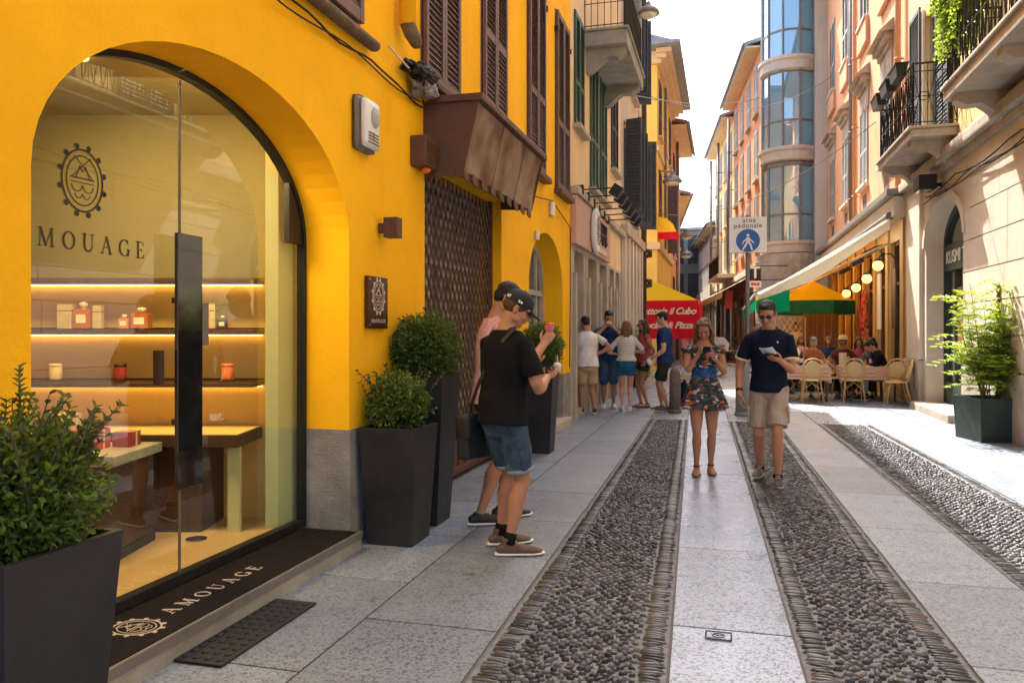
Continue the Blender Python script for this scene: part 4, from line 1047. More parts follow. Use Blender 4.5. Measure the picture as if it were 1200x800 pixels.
# orange house beyond
c5 = building('far_orange_building', 'narrow orange house with dark shutters behind the far yellow house', 'building', (XL, 38.6, 0), PI / 2)
m = wall(MB(), 0, 7, 0, 11.4, .3, []); m.quad((0, 8, 0), (0, 0, 0), (0, 0, 11.4), (0, 8, 11.4)); m.quad((7, 0, 0), (7, 8, 0), (7, 8, 11.4), (7, 0, 11.4)); m.quad((0, 0, 11.4), (0, 8, 11.4), (7, 8, 11.4), (7, 0, 11.4)); m.build('wall', MT['orange'], c5)
eave(c5, -.1, 7.1, 11.45, .7, 'tile')
for cx in (1.4, 4.4):
    for z in (2.2, 5.2, 8.3): closed_window(c5, cx, z, 1.1, 2.0, 'shutter_dark', .1, 'cream')
downpipe(c5, 3.0, 0, 11.3, r=.07)
# next left row: turns slightly left
uL = math.atan2(.9946, -.1036)
c6 = building('ochre_building', 'ochre house with closed brown shutters farther down the left side', 'building', (XL, 45.8, 0), uL)
m = wall(MB(), 0, 22, 0, 9.2, .3, []); m.quad((0, 8, 0), (0, 0, 0), (0, 0, 9.2), (0, 8, 9.2)); m.quad((0, 0, 9.2), (0, 8, 9.2), (22, 8, 9.2), (22, 0, 9.2)); m.build('wall', MT['orange'], c6)
eave(c6, 0, 22, 9.25, .6, 'slate')
for k in range(6):
    for z in (1.0, 3.2, 6.4): closed_window(c6, 1.8 + 3.5 * k, z, 1.1, 2.0, 'shutter', .12, 'cream')
# street closing house: grey with long dark shutters
c7 = building('dark_grey_building', 'dark grey house with tall shutters closing the far end of the street', 'building', (-8.2, 69, 0), R(-8))
m = wall(MB(), -3, 6.6, 0, 10.2, .3, []); m.quad((6.6, 0, 0), (6.6, 8, 0), (6.6, 8, 10.2), (6.6, 0, 10.2)); m.build('wall', MT['dark_wall'], c7)
m = MB(); m.add([(-3, -.7, 10.2), (7.0, -.7, 10.2), (7.0, 7, 13.8), (-3, 7, 13.8)], [(0, 1, 2, 3)]); m.add([(-3, -.7, 10.0), (7.0, -.7, 10.0), (7.0, -.7, 10.2), (-3, -.7, 10.2), (-3, 0, 10.0), (7.0, 0, 10.0)], [(0, 1, 2, 3), (0, 4, 5, 1)]); m.build('roof', MT['slate'], c7)
for k in range(7):
    for z in (4.0, 7.2): closed_window(c7, -1.6 + 1.2 * k, z, .85, 2.4, 'shutter_dark', .15, 'stone_grey')
MB().box(2.5, 6.6, -.02, 0, .2, 4.0).build('plinth', MT['peach'], c7)

# ================================================================ RIGHT SIDE
XR = 3.75
def rb(name, label, y_far, cat='building'):  # local x = y_far - worldY
    return building(name, label, cat, (XR, y_far, 0), -PI / 2)
# cream rusticated stone house (near right)
YF = 18.3
s1 = rb('stone_building', 'cream rusticated stone house with arched shop doorway and two iron balconies', YF)
X_ = lambda y: YF - y
DOOR = (X_(16.75), X_(14.2), .0, 3.1, .75)
nh = [DOOR]
m = MB(); wall(m, 0, X_(-4), 0, 4.45, .40, nh)
m.build('wall', MT['stone_pale'], s1)
# rustication: thin raised courses with sunk joints
m = MB()
rows = [(.95 + .5 * k, .95 + .5 * k + .485) for k in range(7)]
rnd = random.Random(5)
for j, (a, b) in enumerate(rows):
    x = X_(14.2) + .004; e = X_(-2)
    if a > 3.1: x = X_(14.2) + .3
    first = True
    while x < e:
        l = rnd.uniform(1.1, 2.2); m.rbox(x, min(e, x + l - .012), -.03, .0, a, b - .0, .006); x += l
m.build('rustication', MT['stone_pale'], s1)
m = MB(); m.rbox(X_(14.2) + .003, X_(-2), -.06, 0, 0, .93, .012); m.rbox(.0, X_(16.95), -.09, 0, 0, .93, .012); m.build('plinth', MT['stone'], s1)
m = MB(); m.rbox(.15, X_(17.0), -.07, 0, .94, 4.3, .01); m.build('pilaster', MT['stone_pale'], s1)
# archivolt
o_ = arch_pts((DOOR[0] - .12, DOOR[1] + .12, .94, 3.1, .9), 0); i_ = arch_pts((DOOR[0], DOOR[1], .94, 3.1, .75), 0)
m = MB()
for k in range(1, len(o_) - 2):
    q = [o_[k], o_[k + 1], i_[k + 1], i_[k]]
    m.add([(p[0], y, p[1]) for y in (-.05, -.001) for p in q], [(0, 3, 2, 1), (4, 5, 6, 7), (0, 1, 5, 4), (1, 2, 6, 5), (2, 3, 7, 6), (3, 0, 4, 7)])
m.build('archivolt', MT['stone_pale'], s1)
m = MB()
m.rbox(0, X_(-4), -.10, 0, 4.30, 4.42, .02); m.rbox(0, X_(-4), -.2, 0, 4.425, 4.6, .03); m.rbox(0, X_(-4), -.05, 0, 4.61, 4.75, .02); m.build('cornice', MT['stone'], s1)
m = MB(); wall(m, 0, X_(-4), 4.4, 13, .4, [(X_(16.9), X_(15.8), 4.95, 7.6)]); shell(m, 0, X_(-4), 0, 13, 6, .4); m.v = [(x, y + .004 if y < .01 else y, z) for x, y, z in m.v]; m.build('upper_wall', MT['yellow3'], s1)
eave(s1, 0, X_(-4), 13, .5, 'tile')
window(s1, X_(16.9), X_(15.8), 4.95, 7.6, .1, 'shutter_grey')
shutter(s1, X_(17.8), 4.95, .86, 2.9, 'shutter_dark', y=-.09, pitch=.07); shutter(s1, X_(15.72), 4.95, .86, 2.9, 'shutter_dark', y=-.09, pitch=.07)
closed_window(s1, X_(11.2), 5.0, 1.3, 2.6, 'shutter_dark', .07); closed_window(s1, X_(7.0), 5.0, 1.3, 2.6, 'shutter_dark', .07)
for y in (16.9, 15.8): MB().rbox(X_(y) - .07, X_(y) + .07, -.05, -.002, 4.9, 7.75, .01).build('door_jamb', MT['stone_pale'], s1)
# doorway
archframe((DOOR[0] + .0, DOOR[1] - .0, 0, 3.1, .75), .14, .30, .40, .15).build('door_frame', MT['planter_green'], s1)
MB().rbox(DOOR[0] + .1, DOOR[1] - .1, .28, .38, 2.62, 3.12, .01).build('fascia', MT['planter_green'], s1)
tm = text_mb('KUSMI TEA', .33, .01, spacing=1.0); tm = xf(tm, Matrix.Translation(((DOOR[0] + DOOR[1]) / 2 - .16, .27, 2.86))); tm.build('lettering', MT['sign_white'], s1)
MB().box(DOOR[0] + .1, DOOR[1] - .1, .36, .37, .15, 3.7).build('door_glass', MT['door_glass'], s1)
m = MB()
for x in (.12, .75, 1.3, 1.85, 2.4): m.box(DOOR[0] + x - .03, DOOR[0] + x + .03, .30, .355, .15, 2.62)
m.box(DOOR[0] + .1, DOOR[1] - .1, .303, .352, .15, .55); m.build('door_mullions', MT['planter_green'], s1)
MB().box(DOOR[0] + 1.36, DOOR[0] + 1.8, .33, .335, .6, 1.35).build('sale_poster', MT['red'], s1)
xf(text_mb('SALE', .17, .004), Matrix.Translation((DOOR[0] + 1.58, .328, 1.2))).build('lettering', MT['sign_white'], s1)
xf(text_mb('SALE', .17, .004), Matrix.Translation((DOOR[0] + 1.58, .328, .78))).build('lettering', MT['sign_white'], s1)
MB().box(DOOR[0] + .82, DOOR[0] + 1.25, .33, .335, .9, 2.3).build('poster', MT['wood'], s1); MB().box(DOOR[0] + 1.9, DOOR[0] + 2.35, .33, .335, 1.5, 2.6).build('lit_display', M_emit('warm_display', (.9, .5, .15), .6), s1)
t = thing('door_step', 'pale stone step below the arched doorway on the right', 'step', (XR, 15.45, 0), -PI / 2)
MB().rbox(-1.35, 1.35, -.28, .35, 0, .14, .015).build('tread', MT['stone'], t)
# intercom and small lamp on the stone wall
t = thing('door_intercom', 'small dark intercom panel on the sunlit stone wall', 'intercom', (XR - .03, 12.45, 1.95), -PI / 2)
MB().rbox(-.04, .04, -.03, 0, -.22, .22, .006).build('plate', MT['plaque'], t); m = MB()
for k in range(5): m.box(-.02, .02, -.036, -.031, -.18 + .08 * k, -.15 + .08 * k)
m.build('buttons', MT['gold'], t)
b1 = balcony('balcony', 'stone balcony with diamond pattern iron railing and hanging flower boxes', XR, -1, 14.6, 17.6, 4.92, .72, 'stone', 'diamond', .14, (.35, 2.65), 1.12)
b2 = balcony('balcony', 'nearest stone balcony, overgrown with a bright green climber', XR, -1, 8.0, 12.55, 4.95, .72, 'stone', 'diamond', .16, (.3, 2.3, 4.2), 1.12)
def flower_box(y, lab, x=XR - .80, z=5.93):
    t = thing('flower_box', lab, 'flower box', (x, y, z), PI / 2, 'dark flower boxes hung on the balcony rail')
    m = MB(); m.taper(0, 0, 0, .2, .26, .07, .31, .10); m.build('trough', MT['metal_dark'], t)
    MB().rbox(-.33, .33, -.115, .115, .2, .225, .006).build('rim', MT['metal_dark'], t)
for y, l in ((15.2, 'near dark flower box hung outside the diamond railing'), (16.1, 'middle dark flower box hung outside the diamond railing'), (17.0, 'far dark flower box hung outside the diamond railing')): flower_box(y, l)
t = thing('floodlight', 'black floodlight under the corner of the nearer stone balcony', 'floodlight', (XR - .02, 15.55, 4.12), -PI / 2)
m = MB().rbox(-.22, .22, -.42, -.12, -.1, .16, .03); m.build('housing', MT['iron'], t); MB().box(-.03, .03, -.13, 0, -.03, .03).build('bracket', MT['iron'], t)
MB().box(-.19, .19, -.40, -.14, -.108, -.101).build('lens', MT['pane'], t)
# cables along the cornice
t = thing('wall_cables', 'loose black cables sagging along the stone cornice on the right', 'cable', (XR, 10, 4), 0)
m = MB()
for k, (z, am) in enumerate(((.12, .10), (.05, .14), (-.03, .07))): m.tube([(-.06 - .02 * k, -4 + .5 * i, z - am * abs(math.sin(i * .55 + k))) for i in range(22)], .011, 5); m.build('cable', MT['black'], t, True); m = MB()

# orange house with restaurant below
YF2 = 32.0
r1 = rb('orange_building', 'orange plastered house with white louvred shutters over the restaurant', YF2)
X2 = lambda y: YF2 - y
WR = YF2 - YF
m = wall(MB(), 0, WR - .003, 4.4, 14.5, .3, []); shell(m, 0, WR - .003, 4.4, 14.5, 6, .3); m.build('wall', MT['orange'], r1)
eave(r1, 0, WR, 14.5, .6, 'tile')
def pediment(par, cx, z, w_):
    m = MB(); m.rbox(cx - w_ / 2, cx + w_ / 2, -.10, 0, z, z + .14, .01); m.rbox(cx - w_ / 2 - .06, cx + w_ / 2 + .06, -.2, 0, z + .142, z + .3, .02)
    m.prism([(-.32, z + .302), (0, z + .302), (0, z + .58), (-.04, z + .56)], lambda p, k: ((cx - w_ / 2 - .16, cx + w_ / 2 + .16)[k], p[0], p[1]))
    m.rbox(cx - w_ / 2 - .02, cx + w_ / 2 + .02, -.04, 0, z - .55, z - .002, .01); m.build('pediment', MT['stone'], par)
for y in (30.4, 27.2, 23.7, 20.6):
    closed_window(r1, X2(y), 5.55, 1.15, 2.45, 'shutter_grey', .08, 'stone_pale'); pediment(r1, X2(y), 8.15, 1.4)
    closed_window(r1, X2(y), 10.1, 1.15, 2.5, 'shutter_grey', .08, 'stone_pale')
    MB().rbox(X2(y) - .75, X2(y) + .75, -.10, 0, 9.35, 10.0, .02).build('sill_panel', MT['orange'], r1)
    MB().box(X2(y) - .3, X2(y) + .3, -.006, .0, 4.7, 5.3).build('grille', MT['shutter'], r1)
downpipe(r1, X2(25.3), 4.4, 14.3, -.12, 'zinc', .07); downpipe(r1, X2(24.7), 4.4, 14.3, -.12, 'orange', .06); downpipe(r1, X2(18.7), 4.4, 14.3, -.12, 'orange', .06)
# restaurant front
rf = thing('restaurant', 'golden wooden restaurant front with tall glazed bays under the awning', 'restaurant', (XR, YF2, 0), -PI / 2)
bays = []; x = .3
while x < WR - 1.2: bays.append((x, x + 1.15, .3, 3.55)); x += 1.65
wall(MB(), 0, WR - .003, 0, 4.39, .25, bays).build('panelling', MT['wood_gold'], rf)
for h in bays:
    pane_hole(rf, h, .16, 'door_glass'); frame_mb(h[0], h[1], h[2], h[3], .07, .08, .15, True, 2.6).build('window_frame', MT['wood_dark'], rf)
m = MB()
for h in bays: m.rbox(h[1] + .10, h[1] + .40, -.05, 0, 0, 3.95, .01)
m.build('pilasters', MT['wood_gold'], rf)
MB().rbox(0, WR - .003, -.28, 0, 3.96, 4.38, .02).build('fascia', MT['stone_pale'], rf)
MB().rbox(0, WR - .003, -.42, .02, 4.40, 4.55, .02).build('fascia_hood', MT['zinc'], rf)
for i, (y, mt_) in enumerate(((19.15, 'wood_dark'), (20.9, 'gold'), (22.4, 'wood_dark'))):
    MB().rbox(X2(y) - .2, X2(y) + .2, -.13, -.095, 1.55, 2.9 if i != 2 else 2.5, .01).build('menu_board', MT[mt_], rf)
# hanging chilli garland
t = thing('chilli_garland', 'long bunch of bright red chillies hanging on the restaurant front', 'garland', (XR - .16, 22.6, 1.35), 0)
m = MB(); rnd = random.Random(3)
for k in range(170):
    z = rnd.uniform(0, 1.25); a = rnd.uniform(0, 2 * PI); r_ = .07 + .05 * math.sin(z * 3)
    p = Vector((r_ * math.cos(a), r_ * math.sin(a) * 1.6, z)); m.sweep([p, p + Vector((.02 * math.cos(a), .03 * math.sin(a), -.06)), p + Vector((.03 * math.cos(a + 1), .03, -.11))], [.016, .014, .004], 5)
m.build('chillies', MT['red'], t); MB().tube([(0, 0, 1.2), (0, 0, 1.6)], .008, 5).build('string', MT['bark'], t)
# globe lamps on curved brackets
def globe(y, z, lab):
    t = thing('globe_lamp', lab, 'wall lamp', (XR - .09, y, z), -PI / 2, 'lit globe lamps on the restaurant front')
    MB().tube([(0, 0, .1), (0, -.15, .26), (0, -.33, .24), (0, -.40, .12)], .015, 6).build('bracket', MT['iron'], t, True)
    MB().ell((0, -.40, -.0), .115, .115, .115, 16, 10).build('globe', MT['bulb'], t, True)
    MB().lathe((0, -.40, .10), [(.09, 0), (.07, .04), (.02, .06)], 12).build('cap', MT['iron'], t, True)
for k, (y, z) in enumerate(((18.9, 2.95), (20.3, 2.75), (21.9, 2.62), (23.6, 2.55), (25.2, 2.45), (26.9, 2.4))):
    globe(y, z, ('nearest', 'second nearest', 'third', 'fourth', 'fifth', 'farthest')[k] + ' glowing globe lamp under the big awning')
# awning lamps (boxy downlights)
for k, (y, z) in enumerate(((20.1, 3.55), (22.0, 3.45), (24.2, 3.4))):
    t = thing('awning_spotlight', ('near', 'middle', 'far')[k] + ' black square spotlight above the globe lamps', 'spotlight', (XR - .1, y, z), -PI / 2, 'square spotlights on the restaurant front')
    m = MB().rbox(-.22, .22, -.55, -.25, -.06, .06, .02); xf(m, Matrix.Rotation(.45, 4, 'X')); m.build('head', MT['iron'], t)
    m = MB().box(-.19, .19, -.53, -.27, -.07, -.062); xf(m, Matrix.Rotation(.45, 4, 'X')); m.build('lens', MT['white_plastic'], t)
    MB().tube([(0, 0, 0), (0, -.3, -.08)], .02, 6).build('arm', MT['iron'], t)
# big retractable awning: slope from fascia to the street
aw = thing('restaurant_awning', 'long cream and yellow awning with green valance over the restaurant tables', 'awning', (XR, 18.6, 0), 0)
AX0, AZ0, AX1, AZ1 = -.30, 3.98, -3.08, 2.36
AL = 12.5
def awning_sheet(y0, y1, mat, name, dz=0):
    m = MB(); n = 14
    for i in range(n):
        t0, t1 = i / n, (i + 1) / n; s0, s1 = -.10 * math.sin(PI * t0), -.10 * math.sin(PI * t1)
        a = (AX0 + (AX1 - AX0) * t0, AZ0 + (AZ1 - AZ0) * t0 + s0 + dz); b = (AX0 + (AX1 - AX0) * t1, AZ0 + (AZ1 - AZ0) * t1 + s1 + dz)
        m.add([(a[0], y0, a[1]), (b[0], y0, b[1]), (b[0], y1, b[1]), (a[0], y1, a[1]), (a[0], y0, a[1] - .006), (b[0], y0, b[1] - .006), (b[0], y1, b[1] - .006), (a[0], y1, a[1] - .006)],
              [(0, 1, 2, 3), (7, 6, 5, 4), (0, 4, 5, 1), (2, 6, 7, 3)])
    return m.build(name, MT[mat], aw)
def translucent(name, col, f=.72):
    m, nt, b = newmat(name); L = nt.links; out = nt.nodes['Material Output']
    d = N(nt, 'BsdfDiffuse'); d.inputs[0].default_value = c4(col); tl = N(nt, 'BsdfTranslucent'); tl.inputs[0].default_value = c4(col)
    mx = N(nt, 'MixShader'); mx.inputs[0].default_value = f; L.new(d.outputs[0], mx.inputs[1]); L.new(tl.outputs[0], mx.inputs[2]); L.new(mx.outputs[0], out.inputs[0]); return m
MT['awn_white'] = translucent('awning_white_canvas', (.86, .83, .74)); MT['awn_yellow'] = translucent('awning_yellow_canvas', (.90, .62, .22)); MT['umb_yellow'] = translucent('yellow_translucent_canvas', (.96, .74, .04)); MT['awn_green'] = translucent('green_translucent_canvas', (.03, .50, .30))
for i in range(8):
    awning_sheet(AL * i / 8, AL * (i + 1) / 8, 'awn_white' if i < 2 else 'awn_yellow', 'canvas_panel')
MB().sweep([(AX1, 0, AZ1 - .03), (AX1, AL, AZ1 - .03)], [.05, .05], 8, (1, 0, 0), (False, False)).build('front_bar', MT['white'], aw)
MB().sweep([(AX0, 0, AZ0 + .02), (AX0, AL, AZ0 + .02)], [.09, .09], 10, (1, 0, 0), (False, False)).build('roller', MT['zinc'], aw)
m = MB(); n = 40
for i in range(n):
    a = AL * i / n; b = AL * (i + 1) / n - .02; m.prism([(a, AZ1 - .08), (b, AZ1 - .08), (b, AZ1 - .34), ((a + b) / 2, AZ1 - .40), (a, AZ1 - .34)], lambda p, k: (AX1 - .01 - .006 * k, p[0], p[1]))
m.build('valance', MT['awn_green'], aw)
m = MB(); m.prism([(AX0, AZ0 - .03), (AX1 + .05, AZ1 - .05), (AX1 + .05, AZ1 - .16), (AX1 + 1.2, AZ1 + .25), (AX0, AZ0 - .27)], lambda p, k: (p[0], -.02 - .006 * k, p[1])); m.build('side_flap', MT['awn_white'], aw)
m = MB(); m.prism([(AX1 + .0, AZ1 - .17), (AX1 + .72, AZ1 + .06), (AX1 + .72, AZ1 - .42), (AX1, AZ1 - .46)], lambda p, k: (p[0], -.01 + .006 * k, p[1])); m.build('side_valance', MT['awn_green'], aw)
for y in (.15, 6.2, 12.3):
    MB().tube([(AX0, y, AZ0 - .55), ((AX0 + AX1) / 2, y + .05, (AZ0 + AZ1) / 2 - .42), (AX1 + .05, y, AZ1 - .05)], .028, 7).build('folding_arm', MT['cream'], aw, True)
MB().tube([(AX0, .04, AZ0 - .09), (AX1 + .05, .04, AZ1 - .09)], .022, 6).build('side_rail', MT['wood_gold'], aw)
# tower house with round glazed bay
r2 = thing('bay_tower_building', 'pale corner house with stacked round glass bays and stone base', 'building', (1.42, 32.05, 0), 0)
m = MB()
# polygon plan (local): left street front x=0 going back, front face to XR side
FX = XR - 1.42
m.quad((1.9, 0, 0), (FX + 6, 0, 0), (FX + 6, 0, 16), (1.9, 0, 16)); m.quad((0, 9, 0), (0, 1.9, 0), (0, 1.9, 16), (0, 9, 16)); m.quad((0, 1.9, 0), (1.9, 1.9, 0), (1.9, 1.9, 16), (0, 1.9, 16)); m.quad((1.9, 1.9, 0), (1.9, 0, 0), (1.9, 0, 16), (1.9, 1.9, 16))
m.build('wall', MT['cream2'], r2)
bc = (1.05, 1.05)
m = MB().lathe((bc[0], bc[1], 0), [(1.30, 0), (1.30, 4.5)], 28)
for z in [.6 * k for k in range(1, 8)]: m.lathe((bc[0], bc[1], z), [(1.31, 0), (1.315, .02), (1.31, .04)], 28)
m.build('stone_base', MT['stone'], r2)
for z, h in ((4.5, .5), (8.1, .55), (11.6, .55), (15.2, .6)):
    MB().lathe((bc[0], bc[1], z), [(1.0, 0), (1.12, .06), (1.12, h - .18), (1.2, h - .12), (1.2, h), (1.0, h)], 32).build('ring_band', MT['cream2'], r2)
for z in (5.0, 8.65, 12.15):
    g_ = MB().lathe((bc[0], bc[1], z), [(1.0, 0), (1.0, 3.05)], 10).build('bay_window', MT['bay_glass'], r2)
    m = MB()
    for k in range(10):
        a = 2 * PI * k / 10
        x, y = bc[0] + 1.02 * math.cos(a), bc[1] + 1.02 * math.sin(a); m.cyl((x, y), .045, z, z + 3.06, 6)
    m.lathe((bc[0], bc[1], z + 1.0), [(.98, 0), (1.03, 0), (1.03, .07), (.98, .07)], 10); m.lathe((bc[0], bc[1], z + 2.9), [(.98, 0), (1.04, 0), (1.04, .16), (.98, .16)], 10); m.build('mullions', MT['zinc'], g_)
# right row beyond the tower, turned slightly left
ur = Vector((-.1036, .9946)); RA = math.atan2(-.9946, .1036)   # local x points back towards us
def farR(name, label, s0, s1, h, mat, matroof, rows, shm, z0=0, out=.6, sp=2.3, shop=True, sw=1.0):
    e = Vector((1.42, 34.2)) + ur * s1; L_ = s1 - s0
    t = building(name, label, 'building', (e.x, e.y, 0), RA)
    m = wall(MB(), 0, L_, 0, h, .3, []); m.quad((L_, 0, 0), (L_, 8, 0), (L_, 8, h), (L_, 0, h)); m.quad((0, 8, 0), (0, 0, 0), (0, 0, h), (0, 8, h)); m.quad((0, 0, h), (0, 8, h), (L_, 8, h), (L_, 0, h)); m.build('wall', MT[mat], t)
    eave(t, 0, L_, h, out, matroof)
    MB().rbox(0, L_, -.1, 0, 4.1, 4.35, .02).build('string_course', MT['stone_pale'], t)
    n = max(1, int(L_ / sp))
    for k in range(n):
        cx = L_ * (k + .5) / n
        for z in rows: closed_window(t, cx, z, sw, 2.1, shm, .12, 'stone_pale')
        if shop:
            MB().rbox(cx - .8, cx + .8, -.03, .0, .2, 3.3, .02).build('shop_opening', MT['stone'], t); MB().box(cx - .65, cx + .65, -.04, -.031, .3, 3.1).build('shop_window', MT['door_glass'], t)
    return t
f1 = farR('far_red_orange_building', 'orange house with grey shutters behind the round glass bays', 0, 9.5, 13.4, 'orange2', 'slate', (5.2, 8.0, 10.8), 'shutter_grey')
f2 = farR('far_pale_yellow_building', 'pale yellow house with long downpipes farther on the right side', 9.5, 20, 13.0, 'yellow3', 'slate', (5.0, 7.6, 10.3), 'shutter_grey')
f3 = farR('far_grey_building', 'low pale grey building with white window frames and slate roof', 20, 42, 8.6, 'grey_wall', 'slate', (), 'white', out=.5, sp=1.8, shop=True)
for k in range(16):
    for z in (4.7, 6.5): window(f3, .5 + 1.35 * k, 1.35 + 1.35 * k, z, z + 1.45, -.06, 'white', None, 'pane', .12)
MB().rbox(0, 22, -.25, 0, 3.8, 4.5, .02).build('fascia', MT['stone_pale'], f3)
for t_, x in ((f1, .2), (f2, .3), (f2, 5.2)): downpipe(t_, x, 0, 12.8, -.3, 'zinc', .08)
# shop awnings of the far right row
t = thing('shop_awning', 'long pale shop awning low on the far pale yellow house', 'awning', (Vector((1.42, 34.2)) + ur * 19.5).to_3d(), RA)
m = MB(); m.add([(0, 0, 4.0), (17, 0, 4.0), (17, -1.3, 3.3), (0, -1.3, 3.3), (0, -1.3, 3.0), (17, -1.3, 3.0), (0, 0, 3.98), (17, 0, 3.98), (17, -1.29, 3.28), (0, -1.29, 3.28)], [(0, 3, 2, 1), (3, 4, 5, 2), (6, 7, 8, 9)]); m.build('canvas', MT['cream_cloth'], t)
MB().box(0, 17, -.06, 0, 4.0, 4.12).build('cassette', MT['zinc'], t)
# street signs hanging from the far right row
def hang_sign(px, py, w_, h, Y, lab, mt, name='hanging_sign', txt=None, tmat='sign_white', ts=.3):
    x, z = PY(px, py, Y); t = thing(name, lab, 'sign', (x, Y, z), 0)
    MB().rbox(-w_ / 2, w_ / 2, -.04, .04, -h / 2, h / 2, .01).build('panel', MT[mt], t)
    MB().rbox(-w_ / 2 - .02, w_ / 2 + .02, -.03, .03, h / 2, h / 2 + .04, .005).build('top_rail', MT['iron'], t)
    MB().tube([(0, 0, h / 2 + .05), (1.2, .2, h / 2 + .05)], .02, 5).build('bracket', MT['iron'], t)
    if txt: xf(text_mb(txt, ts, .01, off=.012), Matrix.Translation((0, -.046, 0))).build('lettering', MT[tmat], t)
    return t
hang_sign(854, 351, .34, .85, 37.5, 'plain red hanging banner sign on the far right', 'red', 'banner_sign')
hang_sign(885, 320, .42, .46, 31.5, 'black framed white T tobacconist sign on the far right', 'metal_dark', 'tobacco_sign', 'T', 'sign_white', .62)
hang_sign(885, 333, .44, .25, 31.5, 'small white sign with red line under the T sign', 'sign_white', 'small_sign', 'SALE', 'red', .14)
hang_sign(884, 346, .40, .16, 31.5, 'small dark green sign above the green valance', 'darkgreen', 'green_sign')
# ================================================================ GAZEBO of the trattoria in the side street
gz = thing('market_gazebo', 'yellow pyramid gazebo with red lettered valance at the side street corner', 'gazebo', (-2.42, 26.6, 0), 0)
H0, H1, hw = 2.46, 3.22, 1.62
m = MB(); n = 6
for q in range(4):
    ca, sa = (1, 0, -1, 0)[q], (0, 1, 0, -1)[q]
    m.add([(0, 0, H1 + .0)] + [((-hw + 2 * hw * i / n) * ca + hw * sa, (-hw + 2 * hw * i / n) * sa - hw * ca, H0 + .04 * abs(math.sin(PI * i / n * 2)) * 0) for i in range(n + 1)], [(0, i + 1, i + 2) for i in range(n)])
m.build('roof_canvas', MT['umb_yellow'], gz)
for q in range(4):
    m = MB(); n = 12
    for i in range(n):
        a = -hw + 2 * hw * i / n; b = a + 2 * hw / n
        m.add([(a, -hw - .01 - .01 * math.sin(i * 1.7), H0), (b, -hw - .01 - .01 * math.sin((i + 1) * 1.7), H0), (b, -hw - .02 - .015 * math.sin((i + 1) * 1.7), 1.26), (a, -hw - .02 - .015 * math.sin(i * 1.7), 1.26)], [(0, 3, 2, 1)])
    v_ = m.build('valance', MT['red_cloth'], gz); v_.rotation_euler = (0, 0, q * PI / 2)
    if q == 0:
        xf(text_mb('Trattoria il Cubo', .29, .01, .35, 'RIGHT', .95, .008), Matrix.Translation((hw - .08, -hw - .045, 2.12))).build('lettering', MT['cream_cloth'], v_)
        xf(text_mb('Cucina & Pizza', .29, .01, .35, 'RIGHT', .95, .008), Matrix.Translation((hw - .18, -hw - .045, 1.68))).build('lettering', MT['cream_cloth'], v_)
        m = MB().lathe((0, 0, 0), [(.2, 0), (.21, .01), (.2, .02)], 20); m.tube([(-.12, -.02, .02), (0, .1, .02), (.12, -.02, .02)], .02, 5); xf(m, Matrix.Translation((-.98, -hw - .06, 1.9)) @ Matrix.Rotation(PI / 2, 4, 'X')); m.build('emblem', MT['cream_cloth'], v_)
for sx_ in (-1, 1):
    for sy in (-1, 1): MB().cyl((sx_ * (hw - .05), sy * (hw - .05)), .03, 0, H0, 8).build('leg', MT['zinc'], gz)
# yellow parasol with green valance behind the awning
um = thing('yellow_parasol', 'yellow parasol with dark green border behind the restaurant awning', 'parasol', (2.45, 24.2, 0), 0)
m = MB(); rr_ = 1.15
for k in range(8):
    a, b = PI / 4 * k + PI / 8, PI / 4 * (k + 1) + PI / 8; m.add([(0, 0, 2.95), (rr_ * math.cos(a), rr_ * math.sin(a), 2.36), (rr_ * math.cos(b), rr_ * math.sin(b), 2.36)], [(0, 1, 2)])
m.build('canopy', MT['umb_yellow'], um)
m = MB()
for k in range(8):
    a, b = PI / 4 * k + PI / 8, PI / 4 * (k + 1) + PI / 8; p, q = (rr_ * math.cos(a), rr_ * math.sin(a)), (rr_ * math.cos(b), rr_ * math.sin(b)); m.quad((*p, 2.36), (*q, 2.36), (q[0] * 1.01, q[1] * 1.01, 1.98), (p[0] * 1.01, p[1] * 1.01, 1.98))
m.build('border', MT['darkgreen'], um); MB().cyl((0, 0), .03, .05, 2.9, 10).build('pole', MT['wood'], um); MB().rbox(-.3, .3, -.3, .3, 0, .08, .02).build('base', MT['stone_grey'], um)
m = MB()
for k in range(8): a = PI / 4 * k + PI / 8; m.tube([(0, 0, 2.45), (rr_ * .6 * math.cos(a), rr_ * .6 * math.sin(a), 2.60)], .01, 4)
m.build('ribs', MT['wood'], um)
# trellis and wooden screen at the end of the terrace
t = thing('wooden_screen', 'tall reddish brown wooden board screen at the end of the terrace', 'screen', (2.75, 25.0, 0), 0)
m = MB()
for k in range(5): m.rbox(-.5 + .2 * k, -.31 + .2 * k, 0, .04, .05, 2.3, .006)
m.build('boards', MT['wood'], t); MB().rbox(-.52, .52, .04, .08, 2.1, 2.2, .005).build('rail', MT['wood_dark'], t)
t = thing('white_trellis', 'white diamond garden trellis beside the wooden screen', 'trellis', (1.85, 24.6, 0), 0)
m = MB()
for k in range(-5, 6):
    x = k * .16
    for s_ in (-1, 1):
        pts = [(x + s_ * .16 * j, .006 * s_, .5 + .28 * j) for j in range(6)]; pts = [p for p in pts if -.42 <= p[0] <= .42]
        if len(pts) > 1: m.tube(pts, .012, 4)
m.build('lattice', MT['white'], t); MB().tube([(-.42, 0, 0), (-.42, 0, 1.9), (.42, 0, 1.9), (.42, 0, 0)], .02, 5).build('frame', MT['white'], t)
